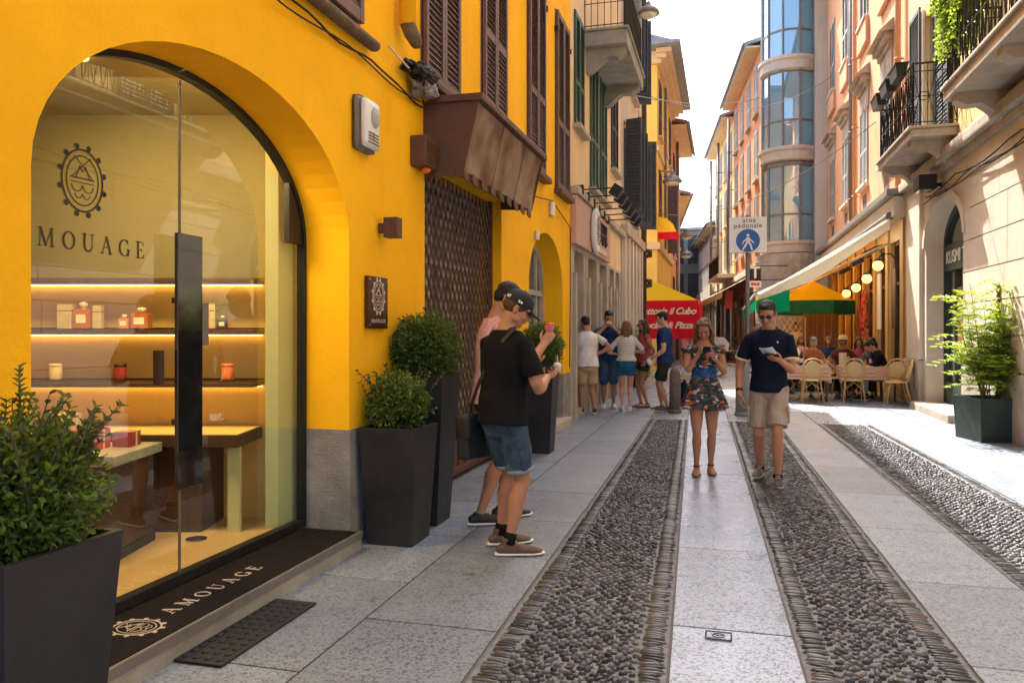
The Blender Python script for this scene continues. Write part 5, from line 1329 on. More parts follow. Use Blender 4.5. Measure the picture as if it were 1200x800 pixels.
# ================================================================ CENTRAL SIGN POST, BOLLARDS
px_, py_ = G(876, 484)
sp = thing('road_sign', 'square pedestrian zone road sign on a grey pole reading area pedonale', 'road sign', (px_, py_, 0), YAW * .3)
MB().cyl((0, 0), .038, 0, 3.62, 12).build('pole', MT['zinc'], sp, True)
m = MB().rbox(-.33, .33, -.07, -.05, 2.93, 3.58, .006)
m.build('panel', MT['sign_white'], sp)
MB().box(-.335, .335, -.049, -.04, 2.925, 3.585).build('back_plate', MT['zinc'], sp)
m = MB().lathe((0, 0, 0), [(.21, 0), (.21, .004)], 32); xf(m, Matrix.Translation((0, -.071, 3.15)) @ Matrix.Rotation(PI / 2, 4, 'X')); m.build('disc', MT['blue_sign'], sp)
m = MB()
for (a, b, w_) in (((0, .05), (0, -.02), .07), ((-.01, .05), (-.07, .0), .024), ((-.07, .0), (-.10, -.05), .02), ((.01, .05), (.06, .01), .024), ((.06, .01), (.1, -.03), .02), ((-.01, -.01), (-.05, -.09), .035), ((-.05, -.09), (-.09, -.15), .028), ((.01, -.01), (.05, -.08), .035), ((.05, -.08), (.07, -.16), .028)):
    m.add(strokes_mb([(*a, *b, w_)], 1, .003).v, strokes_mb([(*a, *b, w_)], 1, .003).f)
xf(m, Matrix.Translation((0, -.0755, 3.14)))
m2 = MB().lathe((0, 0, 0), [(.028, 0), (.028, .003)], 16); xf(m2, Matrix.Translation((.0, -.0755, 3.245)) @ Matrix.Rotation(PI / 2, 4, 'X')); m.add(m2.v, m2.f); m.build('walking_figure', MT['sign_white'], sp)
xf(text_mb('area', .125, .003, spacing=1.1), Matrix.Translation((.02, -.073, 3.52))).build('lettering', MT['dark_letter'], sp); xf(text_mb('pedonale', .125, .003, spacing=1.1), Matrix.Translation((0, -.073, 3.42))).build('lettering', MT['dark_letter'], sp)
for z in (3.05, 3.45): MB().rbox(-.06, .06, -.045, .045, z, z + .03, .004).build('clamp', MT['zinc'], sp)
def bollard(px, py, h, r_, lab, mt='stone_grey'):
    x, y = G(px, py); t = thing('bollard', lab, 'bollard', (x, y, 0), 0, 'stone bollards')
    MB().lathe((0, 0, 0), [(r_, 0), (r_ * .98, h * .5), (r_ * .9, h * .85), (r_ * .75, h * .94), (r_ * .4, h * .99), (.01, h)], 18).build('post', MT[mt], t, True)
    MB().lathe((0, 0, 0), [(r_ + .02, .0), (r_ + .02, .05), (r_ + .005, .07)], 18).build('base', MT[mt], t, True)
bollard(791, 484, .84, .105, 'rounded brown stone bollard behind the man in the navy shirt', 'bollard_stone')
bollard(870, 487, 1.25, .12, 'taller dark stone bollard left of the walking man', 'dark_wall')
# utility cover on the pale strip
x, y = G(842, 748)
t = thing('utility_cover', 'small square metal cover with a round mark in the pale strip', 'cover', (x, y, .0118), 0)
MB().box(-.062, .062, -.05, .05, 0, .003).build('plate', MT['slab_blue'], t)
m = MB()
for a, b in (((-.06, -.048), (.06, -.048)), ((.06, -.048), (.06, .048)), ((.06, .048), (-.06, .048)), ((-.06, .048), (-.06, -.048))): m.tube([(*a, .004), (*b, .004)], .0035, 4)
m.tube([(.028 * math.cos(q * PI / 6), .028 * math.sin(q * PI / 6), .004) for q in range(12)], .003, 4, True); m.tube([(-.018, .01, .004), (.0, -.004, .004), (.018, .008, .004)], .003, 4); m.tube([(-.05, -.04, .004), (-.035, -.03, .004)], .002, 4); m.build('markings', MT['metal_dark'], t)
# ================================================================ PLANTERS
def planter(x, y, a_top, a_bot, h, lab, mt='planter', rz=0, name='planter', grp=None):
    t = thing(name, lab, 'planter', (x, y, .0), rz, grp)
    m = MB(); tk = .025; zz = h
    # hollow tapered box
    def ring(a, z): return [(-a, -a, z), (a, -a, z), (a, a, z), (-a, a, z)]
    v = ring(a_bot, .012) + ring(a_top, zz) + ring(a_top - tk, zz) + ring(a_top - tk - .01, zz - .08)
    f = [(0, 3, 2, 1)] + [(k * 4 + i, k * 4 + (i + 1) % 4, (k + 1) * 4 + (i + 1) % 4, (k + 1) * 4 + i) for k in range(3) for i in range(4)]
    m.add(v, f); m.build('pot', MT[mt], t)
    m = MB(); n = 8; a = a_top - tk - .008; vs = [(-a + 2 * a * i / n, -a + 2 * a * j / n, zz - .07 + random.uniform(-.008, .02)) for j in range(n + 1) for i in range(n + 1)]
    m.add(vs, [(j * (n + 1) + i, j * (n + 1) + i + 1, (j + 1) * (n + 1) + i + 1, (j + 1) * (n + 1) + i) for j in range(n) for i in range(n)]); m.build('soil', MT['soil'], t)
    return t
def leaf(mb, p, d, nrm, l, w_, fold=.25):
    d = d.normalized(); s_ = d.cross(nrm)
    if s_.length < 1e-4: s_ = Vector((1, 0, 0))
    s_.normalize(); up = s_.cross(d)
    a = p + d * (l * .35) + s_ * (w_ / 2) + up * (w_ * fold); b = p + d * (l * .35) - s_ * (w_ / 2) + up * (w_ * fold)
    a2 = p + d * (l * .75) + s_ * (w_ * .38) + up * (w_ * fold * .8); b2 = p + d * (l * .75) - s_ * (w_ * .38) + up * (w_ * fold * .8)
    c = p + d * (l * .5); tip = p + d * l - up * (l * .06)
    mb.add([p, a, a2, tip, b2, b, c], [(0, 1, 6), (1, 2, 6), (2, 3, 6), (3, 4, 6), (4, 5, 6), (5, 0, 6)])
def rv(rnd, z0=-1): 
    while True:
        v = Vector((rnd.uniform(-1, 1), rnd.uniform(-1, 1), rnd.uniform(z0, 1)))
        if .05 < v.length < 1: return v.normalized()
def box_shrub(t_label, x, y, z, fn, seed, nleaf, lsize, stems, mt='leaf_box', name='box_shrub', twigs=()):
    """fn(direction)->radius of the crown; twigs stick out"""
    rnd = random.Random(seed); t = thing(name, t_label, 'shrub', (x, y, z), 0)
    lf = MB()
    for i in range(nleaf):
        d = rv(rnd); R_ = fn(d); q = rnd.random() ** .45
        lump = 1 + .16 * mnoise.noise(d * 3.5 + Vector((seed, 0, 0))) + .16 * mnoise.noise(d * 9)
        c, r_ = R_; p = c + Vector((d.x * r_.x, d.y * r_.y, d.z * r_.z)) * (q * lump)
        ld = (d * .8 + rv(rnd) * .9 + Vector((0, 0, .25))); leaf(lf, p, ld, rv(rnd), lsize * rnd.uniform(.7, 1.25), lsize * rnd.uniform(.45, .65))
    tw = MB()
    for (a, b, n) in twigs:
        a, b = Vector(a), Vector(b); bend = rv(rnd) * .04
        pts = [a + (b - a) * (k / 6) + bend * math.sin(PI * k / 6) for k in range(7)]; tw.sweep(pts, [.004] * 6 + [.0015], 5)
        for k in range(n):
            f_ = (k + 1) / n; i = min(5, int(f_ * 6)); p = pts[i].lerp(pts[i + 1], f_ * 6 - i)
            dirn = (b - a).normalized()
            for s_ in (0, 1, 2): 
                sd = rv(rnd); sd = (sd - dirn * sd.dot(dirn)).normalized(); leaf(lf, p, sd * .8 + dirn * .7, dirn, lsize * rnd.uniform(.8, 1.2), lsize * .55)
    for (a, b, r_) in stems:
        a, b = Vector(a), Vector(b); tw.sweep([a, a.lerp(b, .5) + rv(rnd) * .02, b], [r_, r_ * .8, r_ * .4], 6)
    lf.build('foliage', MT[mt], t); tw.build('stem', MT['bark'], t, True); return t
# near-left planter with loose box bush
def E_(c, r): c, r = Vector(c), Vector(r); return lambda d: (c, r)
PX1, PY1 = -2.165, 1.965
planter(PX1, PY1, .225, .17, .84, 'large dark grey planter cut by the lower left corner of the view', group if False else 'planter', name='planter', grp='dark tapered planters along the yellow building')
rnd = random.Random(11)
tw = [((rnd.uniform(-.05, .05), rnd.uniform(-.05, .05), .0), (rnd.uniform(-.22, .24), rnd.uniform(-.22, .26), rnd.uniform(.36, .52)), 20) for _ in range(44)]
tw += [((0, 0, .1), (-.02, .05, .60), 26), ((0, 0, .1), (.10, .12, .50), 22), ((.0, .1, .1), (.15, .22, .42), 16), ((-.05, -.1, .1), (-.12, -.05, .58), 26)]
box_shrub('loose leafy box bush in the near left planter', PX1, PY1, .78, E_((.02, .02, .20), (.24, .25, .24)), 21, 5200, .029, [((0, 0, -.02), (rnd.uniform(-.12, .12), rnd.uniform(-.12, .12), .3), .006) for _ in range(10)], twigs=tw)
px2, py2 = -2.25, 5.20
planter(px2, py2, .215, .165, .83, 'short dark grey planter with leafy bush beside the shop corner', name='planter', grp='dark tapered planters along the yellow building')
rnd = random.Random(12)
tw = [((rnd.uniform(-.06, .06), rnd.uniform(-.06, .06), .0), (rnd.uniform(-.26, .26), rnd.uniform(-.26, .26), rnd.uniform(.3, .48)), 15) for _ in range(34)]
box_shrub('loose leafy box bush in the short planter by the shop plaque', px2, py2, .77, E_((0, 0, .21), (.22, .22, .22)), 22, 3800, .030, [((0, 0, -.02), (rnd.uniform(-.12, .12), rnd.uniform(-.12, .12), .3), .006) for _ in range(8)], twigs=tw)
px3, py3 = -2.27, 5.78
planter(px3, py3, .215, .145, 1.17, 'tall dark grey planter behind the short one holding a clipped ball', name='planter', grp='dark tapered planters along the yellow building')
box_shrub('dense clipped round box ball in the tall planter by the lattice gate', px3, py3, 1.12, E_((0, 0, .24), (.28, .28, .28)), 23, 9000, .028, [((0, 0, -.05), (.02, 0, .15), .02)], name='box_ball')
px4, py4 = -2.20, 9.45
planter(px4, py4, .2, .14, 1.12, 'tall dark grey planter beside the second arch behind the two men', name='planter', grp='dark tapered planters along the yellow building')
box_shrub('dense clipped round box ball beside the second arch', px4, py4, 1.07, E_((0, 0, .24), (.28, .28, .28)), 24, 5600, .034, [((0, 0, -.05), (.02, 0, .15), .02)], name='box_ball')
# right green planter with nandina
qx, qy = G(1160, 519); qx += .1; qy += .3
pr_ = planter(qx, qy, .34, .31, .60, 'square dark green metal planter on the sunlit right pavement', 'planter_green', .25)
MB().rbox(-.26, .26, -.33, -.322, .08, .52, .004).build('front_panel', MT['planter_green'], pr_)
def nandina(x, y, z):
    rnd = random.Random(31); t = thing('nandina_shrub', 'airy yellow green shrub with feathery leaves in the right planter', 'shrub', (x, y, z), 0)
    st = MB(); lf = MB()
    for k in range(27):
        a = rnd.uniform(0, 2 * PI); h = rnd.uniform(.35, 1.72); r_ = .10 + .30 * rnd.random()
        top = Vector((math.cos(a) * r_ * h, math.sin(a) * r_ * h, h)); base = Vector((math.cos(a) * .1, math.sin(a) * .1, 0))
        pts = [base.lerp(top, i / 5) + Vector((0, 0, .0)) + rv(rnd) * .012 for i in range(6)]; st.sweep(pts, [.008, .007, .006, .005, .004, .003], 5)
        nfr = 5 + int(h * 5)
        for j in range(nfr):
            f_ = .3 + .7 * j / nfr; i = min(4, int(f_ * 5)); p = pts[i].lerp(pts[i + 1], f_ * 5 - i)
            b = rnd.uniform(0, 2 * PI); L_ = rnd.uniform(.24, .48) * (1.15 - .4 * f_); el = rnd.uniform(.1, .8)
            dirn = Vector((math.cos(b) * math.cos(el), math.sin(b) * math.cos(el), math.sin(el)))
            side = dirn.cross(Vector((0, 0, 1))).normalized()
            fp = [p + dirn * (L_ * q) + Vector((0, 0, -.28 * L_ * q * q)) for q in (0, .25, .5, .75, 1)]
            st.sweep(fp, [.003, .0025, .002, .002, .001], 4)
            for q in range(1, 5):
                for s_ in (-1, 1):
                    sub = side * s_ + dirn * .55; ll = L_ * .30 * (1.15 - q * .15)
                    for w_ in (.35, .7, 1.):
                        lp = fp[q] + sub * (ll * w_)
                        for s2 in (-1, 1): leaf(lf, lp, sub + dirn * (.6 * s2) + Vector((0, 0, -.35)), Vector((0, 0, 1)), rnd.uniform(.05, .075), .021)
    lf.build('foliage', MT['leaf_yg'], t); st.build('stem', MT['bark'], t, True)
nandina(qx, qy, .54)
# climber on the nearest balcony, hanging shoots
def climber(lab, x, y, z, w_, n, seed, hang=.9):
    rnd = random.Random(seed); t = thing('balcony_climber', lab, 'climber', (x, y, z), 0); lf = MB(); st = MB()
    for k in range(n):
        p = Vector((rnd.uniform(-.08, .25), rnd.uniform(-w_, w_), rnd.uniform(-.1, .35))); pts = [p]; L_ = rnd.uniform(.2, hang)
        for q in range(6): p = p + Vector((rnd.uniform(-.04, .03), rnd.uniform(-.06, .06), -L_ / 6)); pts.append(p)
        st.sweep(pts, [.003] * 7, 4)
        for q in pts:
            for _ in range(9): leaf(lf, q + rv(rnd) * .06, rv(rnd) + Vector((0, 0, -.4)), rv(rnd), rnd.uniform(.045, .07), .04)
    lf.build('foliage', MT['leaf_lit'], t); st.build('stem', MT['bark'], t, True)
climber('bright green climber hanging over the corner of the nearest balcony', XR - .72, 12.25, 6.2, .45, 42, 41)
climber('thin green shoots hanging between the two right balconies', XR - .35, 13.3, 6.6, .55, 26, 42, .9)
# background tree crown over the roofs and small shrub behind the group
def tree(lab, x, y, z, h, r_, n, seed, mt='leaf_tree', ls=.35):
    rnd = random.Random(seed); t = thing('broadleaf_tree', lab, 'tree', (x, y, z), 0); lf = MB(); tr = MB()
    tr.sweep([(0, 0, 0), (.1, 0, h * .3), (0, .1, h * .6)], [.25, .2, .12], 8)
    cl = [Vector((rnd.uniform(-r_, r_) * .7, rnd.uniform(-r_, r_) * .7, h * .45 + rnd.random() * h * .5)) for _ in range(14)]
    for c in cl:
        tr.sweep([(0, .05, h * .35), tuple(c)], [.09, .03], 5)
        for _ in range(n // 14): leaf(lf, c + rv(rnd) * (r_ * .42 * rnd.random() ** .4), rv(rnd), rv(rnd), ls * rnd.uniform(.6, 1.2), ls * .6)
    lf.build('crown', MT[mt], t); tr.build('trunk', MT['bark'], t, True)
tree('green tree rising behind the far roofs at the end of the street', -11.5, 92, 0, 19, 4.5, 5000, 51)
rnd = random.Random(77)
x, y = G(700 + 22, 470); 
t = thing('potted_shrub', 'small leafy potted plant behind the group by the stone pilasters', 'plant', (-2.25, 21.2, 0), 0)
MB().lathe((0, 0, 0), [(.14, 0), (.2, .38), (.21, .4), (.18, .4), (.17, .36)], 16).build('pot', MT['planter'], t, True)
lf = MB(); st = MB()
for k in range(60):
    a = rv(rnd, 0); e = Vector((a.x * .32, a.y * .32, .45 + a.z * 1.2)); st.sweep([(0, 0, .35), e * .6, e], [.008, .006, .003], 4)
    for _ in range(14): leaf(lf, e * rnd.uniform(.5, 1) + rv(rnd) * .08, rv(rnd), rv(rnd), .09, .045)
lf.build('foliage', MT['leaf_lit'], t); st.build('stem', MT['bark'], t)
# ================================================================ WIRES AND STREET LAMPS
def wire(lab, a, b, sag, r_=.012, seg=16):
    a, b = Vector(a), Vector(b); mid = (a + b) / 2
    o = MB().tube([tuple(a.lerp(b, i / seg) - Vector((0, 0, sag * 4 * (i / seg) * (1 - i / seg))) ) for i in range(seg + 1)], r_, 5).build('overhead_wire', MT['zinc'], None, True)
    tag(o, lab, 'wire', 'overhead wires'); return o
def wp(px, py, X): y, z = PX(px, py, X); return (X, y, z)
wire('overhead wire from the cream house to the round glass bays', wp(712, 104, XL), (1.5, 32.2, PY(898, 112, 32.2)[1]), .35)
wire('lower overhead wire ending below the second glass bay', (XL, 23, 8.5), (XR, 30.5, PX(950, 150, XR)[1]), .9)
wire('overhead wire low between the far houses and the road sign height', (XL, 31, 5.5), (1.4, 34, 5.3), .3, .015)
wire('overhead wire from the yellow far house to the orange wall', (XL, 30.5, 6.0), (XR, 22, 6.9), .8)
def street_lamp(px, py, Y, s_, lab, arm=None):
    x, z = PY(px, py, Y); t = thing('hanging_street_lamp', lab, 'street lamp', (x, Y, z), 0, None)
    MB().lathe((0, 0, 0), [(.30 * s_, 0), (.29 * s_, .07 * s_), (.2 * s_, .17 * s_), (.09 * s_, .22 * s_), (.05 * s_, .34 * s_), (.01, .35 * s_)], 24).build('shade', MT['zinc'], t, True)
    MB().lathe((0, 0, -.10 * s_), [(.02, 0), (.17 * s_, .02 * s_), (.24 * s_, .10 * s_)], 20).build('diffuser', MT['white_plastic'], t, True)
    if arm is None: MB().tube([(0, 0, .33 * s_), (0, 0, .9)], .012, 5).build('hanger', MT['iron'], t); MB().tube([(XL - x, 0, .95), (XR - x, 0, 1.0)], .01, 5).build('support_wire', MT['zinc'], t)
    else: MB().tube([(0, 0, .33 * s_), (0, 0, .42), (arm * .5, 0, .5), (arm, 0, .45)], .035, 6).build('arm', MT['zinc'], t, True)
street_lamp(760, 17, 17.0, .78, 'grey dome street lamp hanging at the top of the view')
street_lamp(788, 214, 31, 1.25, 'pale dome street lamp on an arm from the far yellow house', -1.35)
street_lamp(804, 278, 46, 1.3, 'upper of the two small lamps before the dark far house', -1.5)
street_lamp(804, 300, 56, 1.6, 'lower of the two small lamps before the dark far house', -1.9)
# small balcony on the far right row
e = Vector((1.42, 34.2)) + ur * 10.5
t = thing('far_balcony', 'small balcony with thin railing on the far pale yellow house', 'balcony', (e.x, e.y, 4.55), RA)
MB().rbox(-4.2, 1.5, -.9, 0, -.2, 0, .02).build('slab', MT['stone_pale'], t)
m = MB()
for k in range(39): m.tube([(-4.15 + .145 * k, -.85, 0), (-4.15 + .145 * k, -.85, .95)], .014, 4)
m.tube([(-4.2, -.85, .95), (1.5, -.85, .95)], .025, 5); m.build('railing', MT['iron'], t)
# ================================================================ PEOPLE
SKIN = {'tan': M_skin('skin_tan', (.42, .215, .125)), 'fair': M_skin('skin_fair', (.58, .34, .23)), 'brown': M_skin('skin_brown', (.33, .16, .085))}
HAIR = {k: M_('hair_' + k, c, .5, var=.45, scale=14, stretch=(9, 9, 1.), bump=.7, bscale=30, spec=.35, bd=.01) for k, c in dict(black=(.012, .009, .008), brown=(.07, .035, .018), light=(.15, .078, .036), grey=(.2, .19, .18)).items()}
MT['eye'] = M_('eye_white', (.7, .68, .65), .2, var=0, bump=0); MT['lips'] = M_('lips', (.36, .11, .09), .45, var=.05, bump=0); MT['brow'] = M_('brow_hair', (.03, .018, .012), .8, bump=0)
def remesh(mb, name, mat, parent, vox=.007, smooth=2, post=None, fac=.5):
    me = bpy.data.meshes.new('tmp'); me.from_pydata(mb.v, [], mb.f)
    bm = bmesh.new(); bm.from_mesh(me); bmesh.ops.recalc_face_normals(bm, faces=bm.faces); bm.to_mesh(me); bm.free()
    o = bpy.data.objects.new('tmp', me); COL.objects.link(o)
    r = o.modifiers.new('r', 'REMESH'); r.mode = 'VOXEL'; r.voxel_size = vox; r.use_smooth_shade = True
    s = o.modifiers.new('s', 'SMOOTH'); s.iterations = smooth; s.factor = fac
    dg = bpy.context.evaluated_depsgraph_get(); m2 = bpy.data.meshes.new_from_object(o.evaluated_get(dg))
    bpy.data.objects.remove(o); bpy.data.meshes.remove(me)
    if post:
        for v in m2.vertices: v.co = post(v.co.copy())
    m2.materials.clear(); m2.materials.append(mat); m2.shade_smooth(); m2.name = name
    ob = bpy.data.objects.new(name, m2); COL.objects.link(ob); ob.parent = parent; return ob
def ik(a, b, l1, l2, pole):
    a, b, pole = Vector(a), Vector(b), Vector(pole); d = b - a; L = d.length
    if L > (l1 + l2) * .998: b = a + d.normalized() * (l1 + l2) * .998; d = b - a; L = d.length
    L = max(L, abs(l1 - l2) + .01)
    x = (l1 * l1 - l2 * l2 + L * L) / (2 * L); h = math.sqrt(max(0, l1 * l1 - x * x)); u = d.normalized(); p = pole - u * pole.dot(u)
    p = p.normalized() if p.length > 1e-5 else Vector((0, 1, 0)); return a + u * x + p * h, b
def hand(mb, wr, d, n, L, curl, side, spread=.05, pinch=0.):
    d = Vector(d).normalized(); n = Vector(n); n = (n - d * n.dot(d)).normalized(); w_ = d.cross(n)
    k = wr + d * (L * .50)
    mb.sweep([wr, wr + d * (L * .12), wr + d * (L * .32), k, k + d * (L * .02)], [(L * .15, L * .105), (L * .17, L * .10), (L * .215, L * .10), (L * .215, L * .075), (L * .19, L * .06)], 12, tuple(w_))
    for j, (off, ln) in enumerate(((.165, .40), (.055, .46), (-.055, .43), (-.16, .34))):
        b = k + w_ * (off * L * side) - d * (L * .03); c = R(curl * (1 + .12 * j)); p = b; dd = (d + w_ * (side * spread * (1.5 - j))).normalized(); pts = [p - dd * L * .06]; rr = [L * .048]
        a = c * .45
        for q, s_ in enumerate((.46, .30, .24)):
            dirn = (dd * math.cos(a) + n * math.sin(a)); pts.append(p); rr.append(L * (.048, .044, .040)[q]); p = p + dirn * (ln * s_ * L); a += c * .8
        pts.append(p); rr.append(L * .034); mb.sweep(pts, rr, 8)
    b = wr + d * (L * .10) + w_ * (side * L * .12) + n * (L * .03)
    t1 = (d * .62 + w_ * side * .72 + n * .35).normalized(); t2 = (d * .85 + w_ * side * (.25 - pinch * .3) + n * (.35 + pinch * .3)).normalized(); p1 = b + t1 * L * .24; p2 = p1 + t2 * L * .19; p3 = p2 + (t2 + d * .3).normalized() * L * .14
    mb.sweep([b, p1, p2, p3], [L * .085, L * .062, L * .052, L * .042], 8)
    return k, w_, d, n
def person(label, loc, face, H=1.75, sex='m', skin='tan', hair='black', hairstyle='short', vox=.008, feet=((.055, 0, 0, 0), (-.055, 0, 0, 0)), pelvis=None, lean=0, twist=0, rh=None, lh=None, head=(10, 0), top=None, bottom=None, shoes=None, group=None, build=1., kneepole=(0, 1, .1), cat='person', socks=None):
    """face = world heading angle of the body's forward direction. rh / lh: dict(w=wrist (in H), pole, d, n, curl)"""
    rz = face - PI / 2
    t = thing('person', label, cat, (loc[0], loc[1], loc[2] if len(loc) > 2 else .012), rz, group)
    h = H; fem = sex == 'f'
    P = Vector(pelvis) * h if pelvis else Vector((0, 0, .515 * h))
    Rt = Matrix.Rotation(R(-lean), 3, 'X') @ Matrix.Rotation(R(twist), 3, 'Z')
    def C(x, y, z): return P + Rt @ (Vector((x, y, z - .515)) * h)   # torso space: z as standing fraction
    B = build
    sw = (.096 if fem else .110) * (1 + (B - 1) * .4)
    # ---- joints
    arms = {}
    for s_, hd in ((1, rh), (-1, lh)):
        sh = C(sw * s_, -.005, .787); hd = hd or {}
        wt = C(*hd['tw']) if 'tw' in hd else (Vector(hd['w']) * h if 'w' in hd else C(.135 * s_, .03, .50))
        pole = hd.get('pole', (s_ * .4, -1, -.2)); el, wr = ik(sh, wt, .178 * h, .150 * h, pole)
        arms[s_] = (sh, el, wr, hd)
    legs = {}
    for s_, ft in ((1, feet[0]), (-1, feet[1])):
        hp = P + Vector((.048 * s_ * h, 0, -.012 * h)); an = Vector((ft[0] * h, ft[1] * h, .045 * h + ft[2] * h))
        kn, an = ik(hp, an, .238 * h, .236 * h, kneepole); legs[s_] = (hp, kn, an, ft)
    hc = C(0, .012, .932); Rh = Rt @ Matrix.Rotation(R(head[1]), 3, 'Z') @ Matrix.Rotation(R(-head[0]), 3, 'X')
    hc = C(0, .0, .875) + Rh @ (Vector((0, .014, .058)) * h)
    hs = 1.0 if not fem else .96
    def Hd(x, y, z): return hc + Rh @ (Vector((x, y, z)) * h * hs)
    # ---- body
    m = MB()
    ws = .88 if fem else 1.
    rings = [(.475, .060, .050), (.50, .088, .062), (.53, .093 if fem else .090, .066), (.57, .086, .062), (.615, .074 * ws + .002, .055), (.66, .080 * ws + .003, .058), (.71, .092 * ws, .063), (.755, .095 * ws, .060), (.785, .082 * ws, .052), (.812, .058, .042), (.845, .036, .034)]
    m.sweep([C(0, -.004 if z < .6 else 0, z) for z, a, b in rings], [(a * h * B, b * h * B) for z, a, b in rings], 20, tuple(Rt @ Vector((1, 0, 0))))
    nk = .027 if fem else .034
    m.sweep([C(0, -.005, .81), C(0, .0, .85), Hd(0, -.010, -.035), Hd(0, -.008, -.005)], [nk * 1.25 * h, nk * h, nk * .95 * h, nk * .8 * h], 14)
    if fem:
        for s_ in (-1, 1): m.ell(C(.040 * s_, .043, .735), .034 * h, .030 * h, .032 * h, 12, 8)
    for s_, (sh, el, wr, hd) in arms.items():
        k = (.80 if fem else 1.) * (1 + (B - 1) * .5)
        d = el - sh; f = wr - el
        m.sweep([C(.055 * s_, -.004, .795), sh + Vector((-.004 * s_ * h, 0, -.004 * h)), sh + d * .25, sh + d * .55, sh + d * .9, el + f * .06, el + f * .25, el + f * .6, wr], [.028 * h * k, .030 * h * k, .029 * h * k, .028 * h * k, .0225 * h * k, .0235 * h * k, .0245 * h * k, .0185 * h * k, (.0165 * h * k)], 12)
        hd2 = hd.get('d'); fd = Vector(hd2) if hd2 else f.normalized() + Vector((0, .1, 0)); n = hd.get('n', (-s_, .2, 0))
        hand(m, wr - Vector(fd).normalized() * .004 * h, fd, n, .103 * h * (.93 if fem else 1), hd.get('curl', 22), s_, pinch=hd.get('pinch', 0.))
    for s_, (hp, kn, an, ft) in legs.items():
        k = (1.03 if fem else 1.) * (1 + (B - 1) * .6); ck = .9 if fem else 1.
        d = kn - hp; f = an - kn; fw = Vector((-math.sin(ft[3]), math.cos(ft[3]), 0))
        back = -fw
        m.sweep([hp + Vector((0, 0, .02 * h)), hp, hp + d * .25, hp + d * .6, hp + d * .92, kn, kn + f * .12, kn + f * .30 + back * .006 * h, kn + f * .55, kn + f * .82, an, an - Vector((0, 0, .012 * h))], [.05 * h * k, .052 * h * k, .049 * h * k, .039 * h * k, .0305 * h * k, .0305 * h * ck, .029 * h * ck, .0325 * h * ck, .026 * h * ck, .019 * h * ck, .0185 * h * ck, .018 * h * ck], 14)
        m.ell(kn + fw * .012 * h, .020 * h, .018 * h, .024 * h, 10, 6)
        a0 = Vector((an.x, an.y, an.z - .02 * h)); gz_ = an.z - .045 * h
        if shoes and shoes['kind'] != 'sandal': m.sweep([a0 - fw * .012 * h, a0 + fw * .03 * h], [.016 * h, .012 * h], 10)
        else: m.sweep([a0 - fw * .022 * h, a0 + fw * .02 * h, Vector((an.x, an.y, gz_ + .018 * h)) + fw * .075 * h, Vector((an.x, an.y, gz_ + .012 * h)) + fw * .112 * h], [(.019 * h, .022 * h), (.021 * h, .021 * h), (.026 * h, .014 * h), (.018 * h, .008 * h)], 12, (fw.y, -fw.x, 0))
    # head
    hm_ = Rh.to_4x4()
    def el_(x, y, z, a, b, c): m.ell(Hd(x, y, z), a * h * hs, b * h * hs, c * h * hs, 18, 12, hm_)
    el_(0, -.008, .016, .0425, .054, .0485); el_(0, .010, -.018, .0365, .040, .046); el_(0, .020, -.045, .026, .026, .020); el_(0, .036, -.054, .013, .011, .010)
    for s_ in (-1, 1):
        el_(.018 * s_, .041, .010, .014, .008, .006); el_(.022 * s_, .036, -.020, .013, .011, .013); el_(.0435 * s_, -.006, -.010, .005, .011, .017); el_(.03 * s_, .006, -.038, .010, .02, .014)
    m.sweep([Hd(0, .046, .008), Hd(0, .056, -.006), Hd(0, .0625, -.0175), Hd(0, .052, -.022)], [.006 * h, .0062 * h, .0085 * h, .006 * h], 8)
    el_(0, .044, -.033, .012, .007, .008)
    body = remesh(m, 'body', SKIN[skin], t, vox, 2)
    # eyes, brows, lips
    if vox < .013:
        for s_ in (-1, 1):
            if head[0] >= 18:
                MB().sweep([Hd(.008 * s_, .0505, -.002), Hd(.0165 * s_, .0515, -.0035), Hd(.025 * s_, .046, -.002)], [.0008 * h, .0013 * h, .0008 * h], 6).build('eyelashes', MT['brow'], t, True)
            else: MB().ell(Hd(.0165 * s_, .0455, -.001), .0075 * h, .005 * h, .0032 * h, 10, 6, hm_).build('eye', MT['eye'], t, True)
            if head[0] < 18: MB().ell(Hd(.0165 * s_, .0492, -.0012), .0032 * h, .0018 * h, .0030 * h, 8, 6, hm_).build('iris', MT['brow'], t, True)
            MB().sweep([Hd(.008 * s_, .0505, .0095), Hd(.017 * s_, .0500, .0125), Hd(.027 * s_, .044, .010)], [.0016 * h, .002 * h, .001 * h], 6).build('eyebrow', MT['brow'], t, True)
        MB().sweep([Hd(-.012, .0485, -.0335), Hd(0, .0525, -.0325), Hd(.012, .0485, -.0335)], [.0015 * h, .0034 * h, .0015 * h], 8).build('lips', MT['lips'], t, True)
    # hair
    def noise_post(am, sc, sd):
        def f(co):
            return co + Vector((mnoise.noise(co * sc + Vector((sd, 0, 0))), mnoise.noise(co * sc + Vector((0, sd, 0))), mnoise.noise(co * sc + Vector((0, 0, sd))) * .5)) * am
        return f
    hr = MB()
    def he(x, y, z, a, b, c): hr.ell(Hd(x, y, z), a * h * hs, b * h * hs, c * h * hs, 18, 12, hm_)
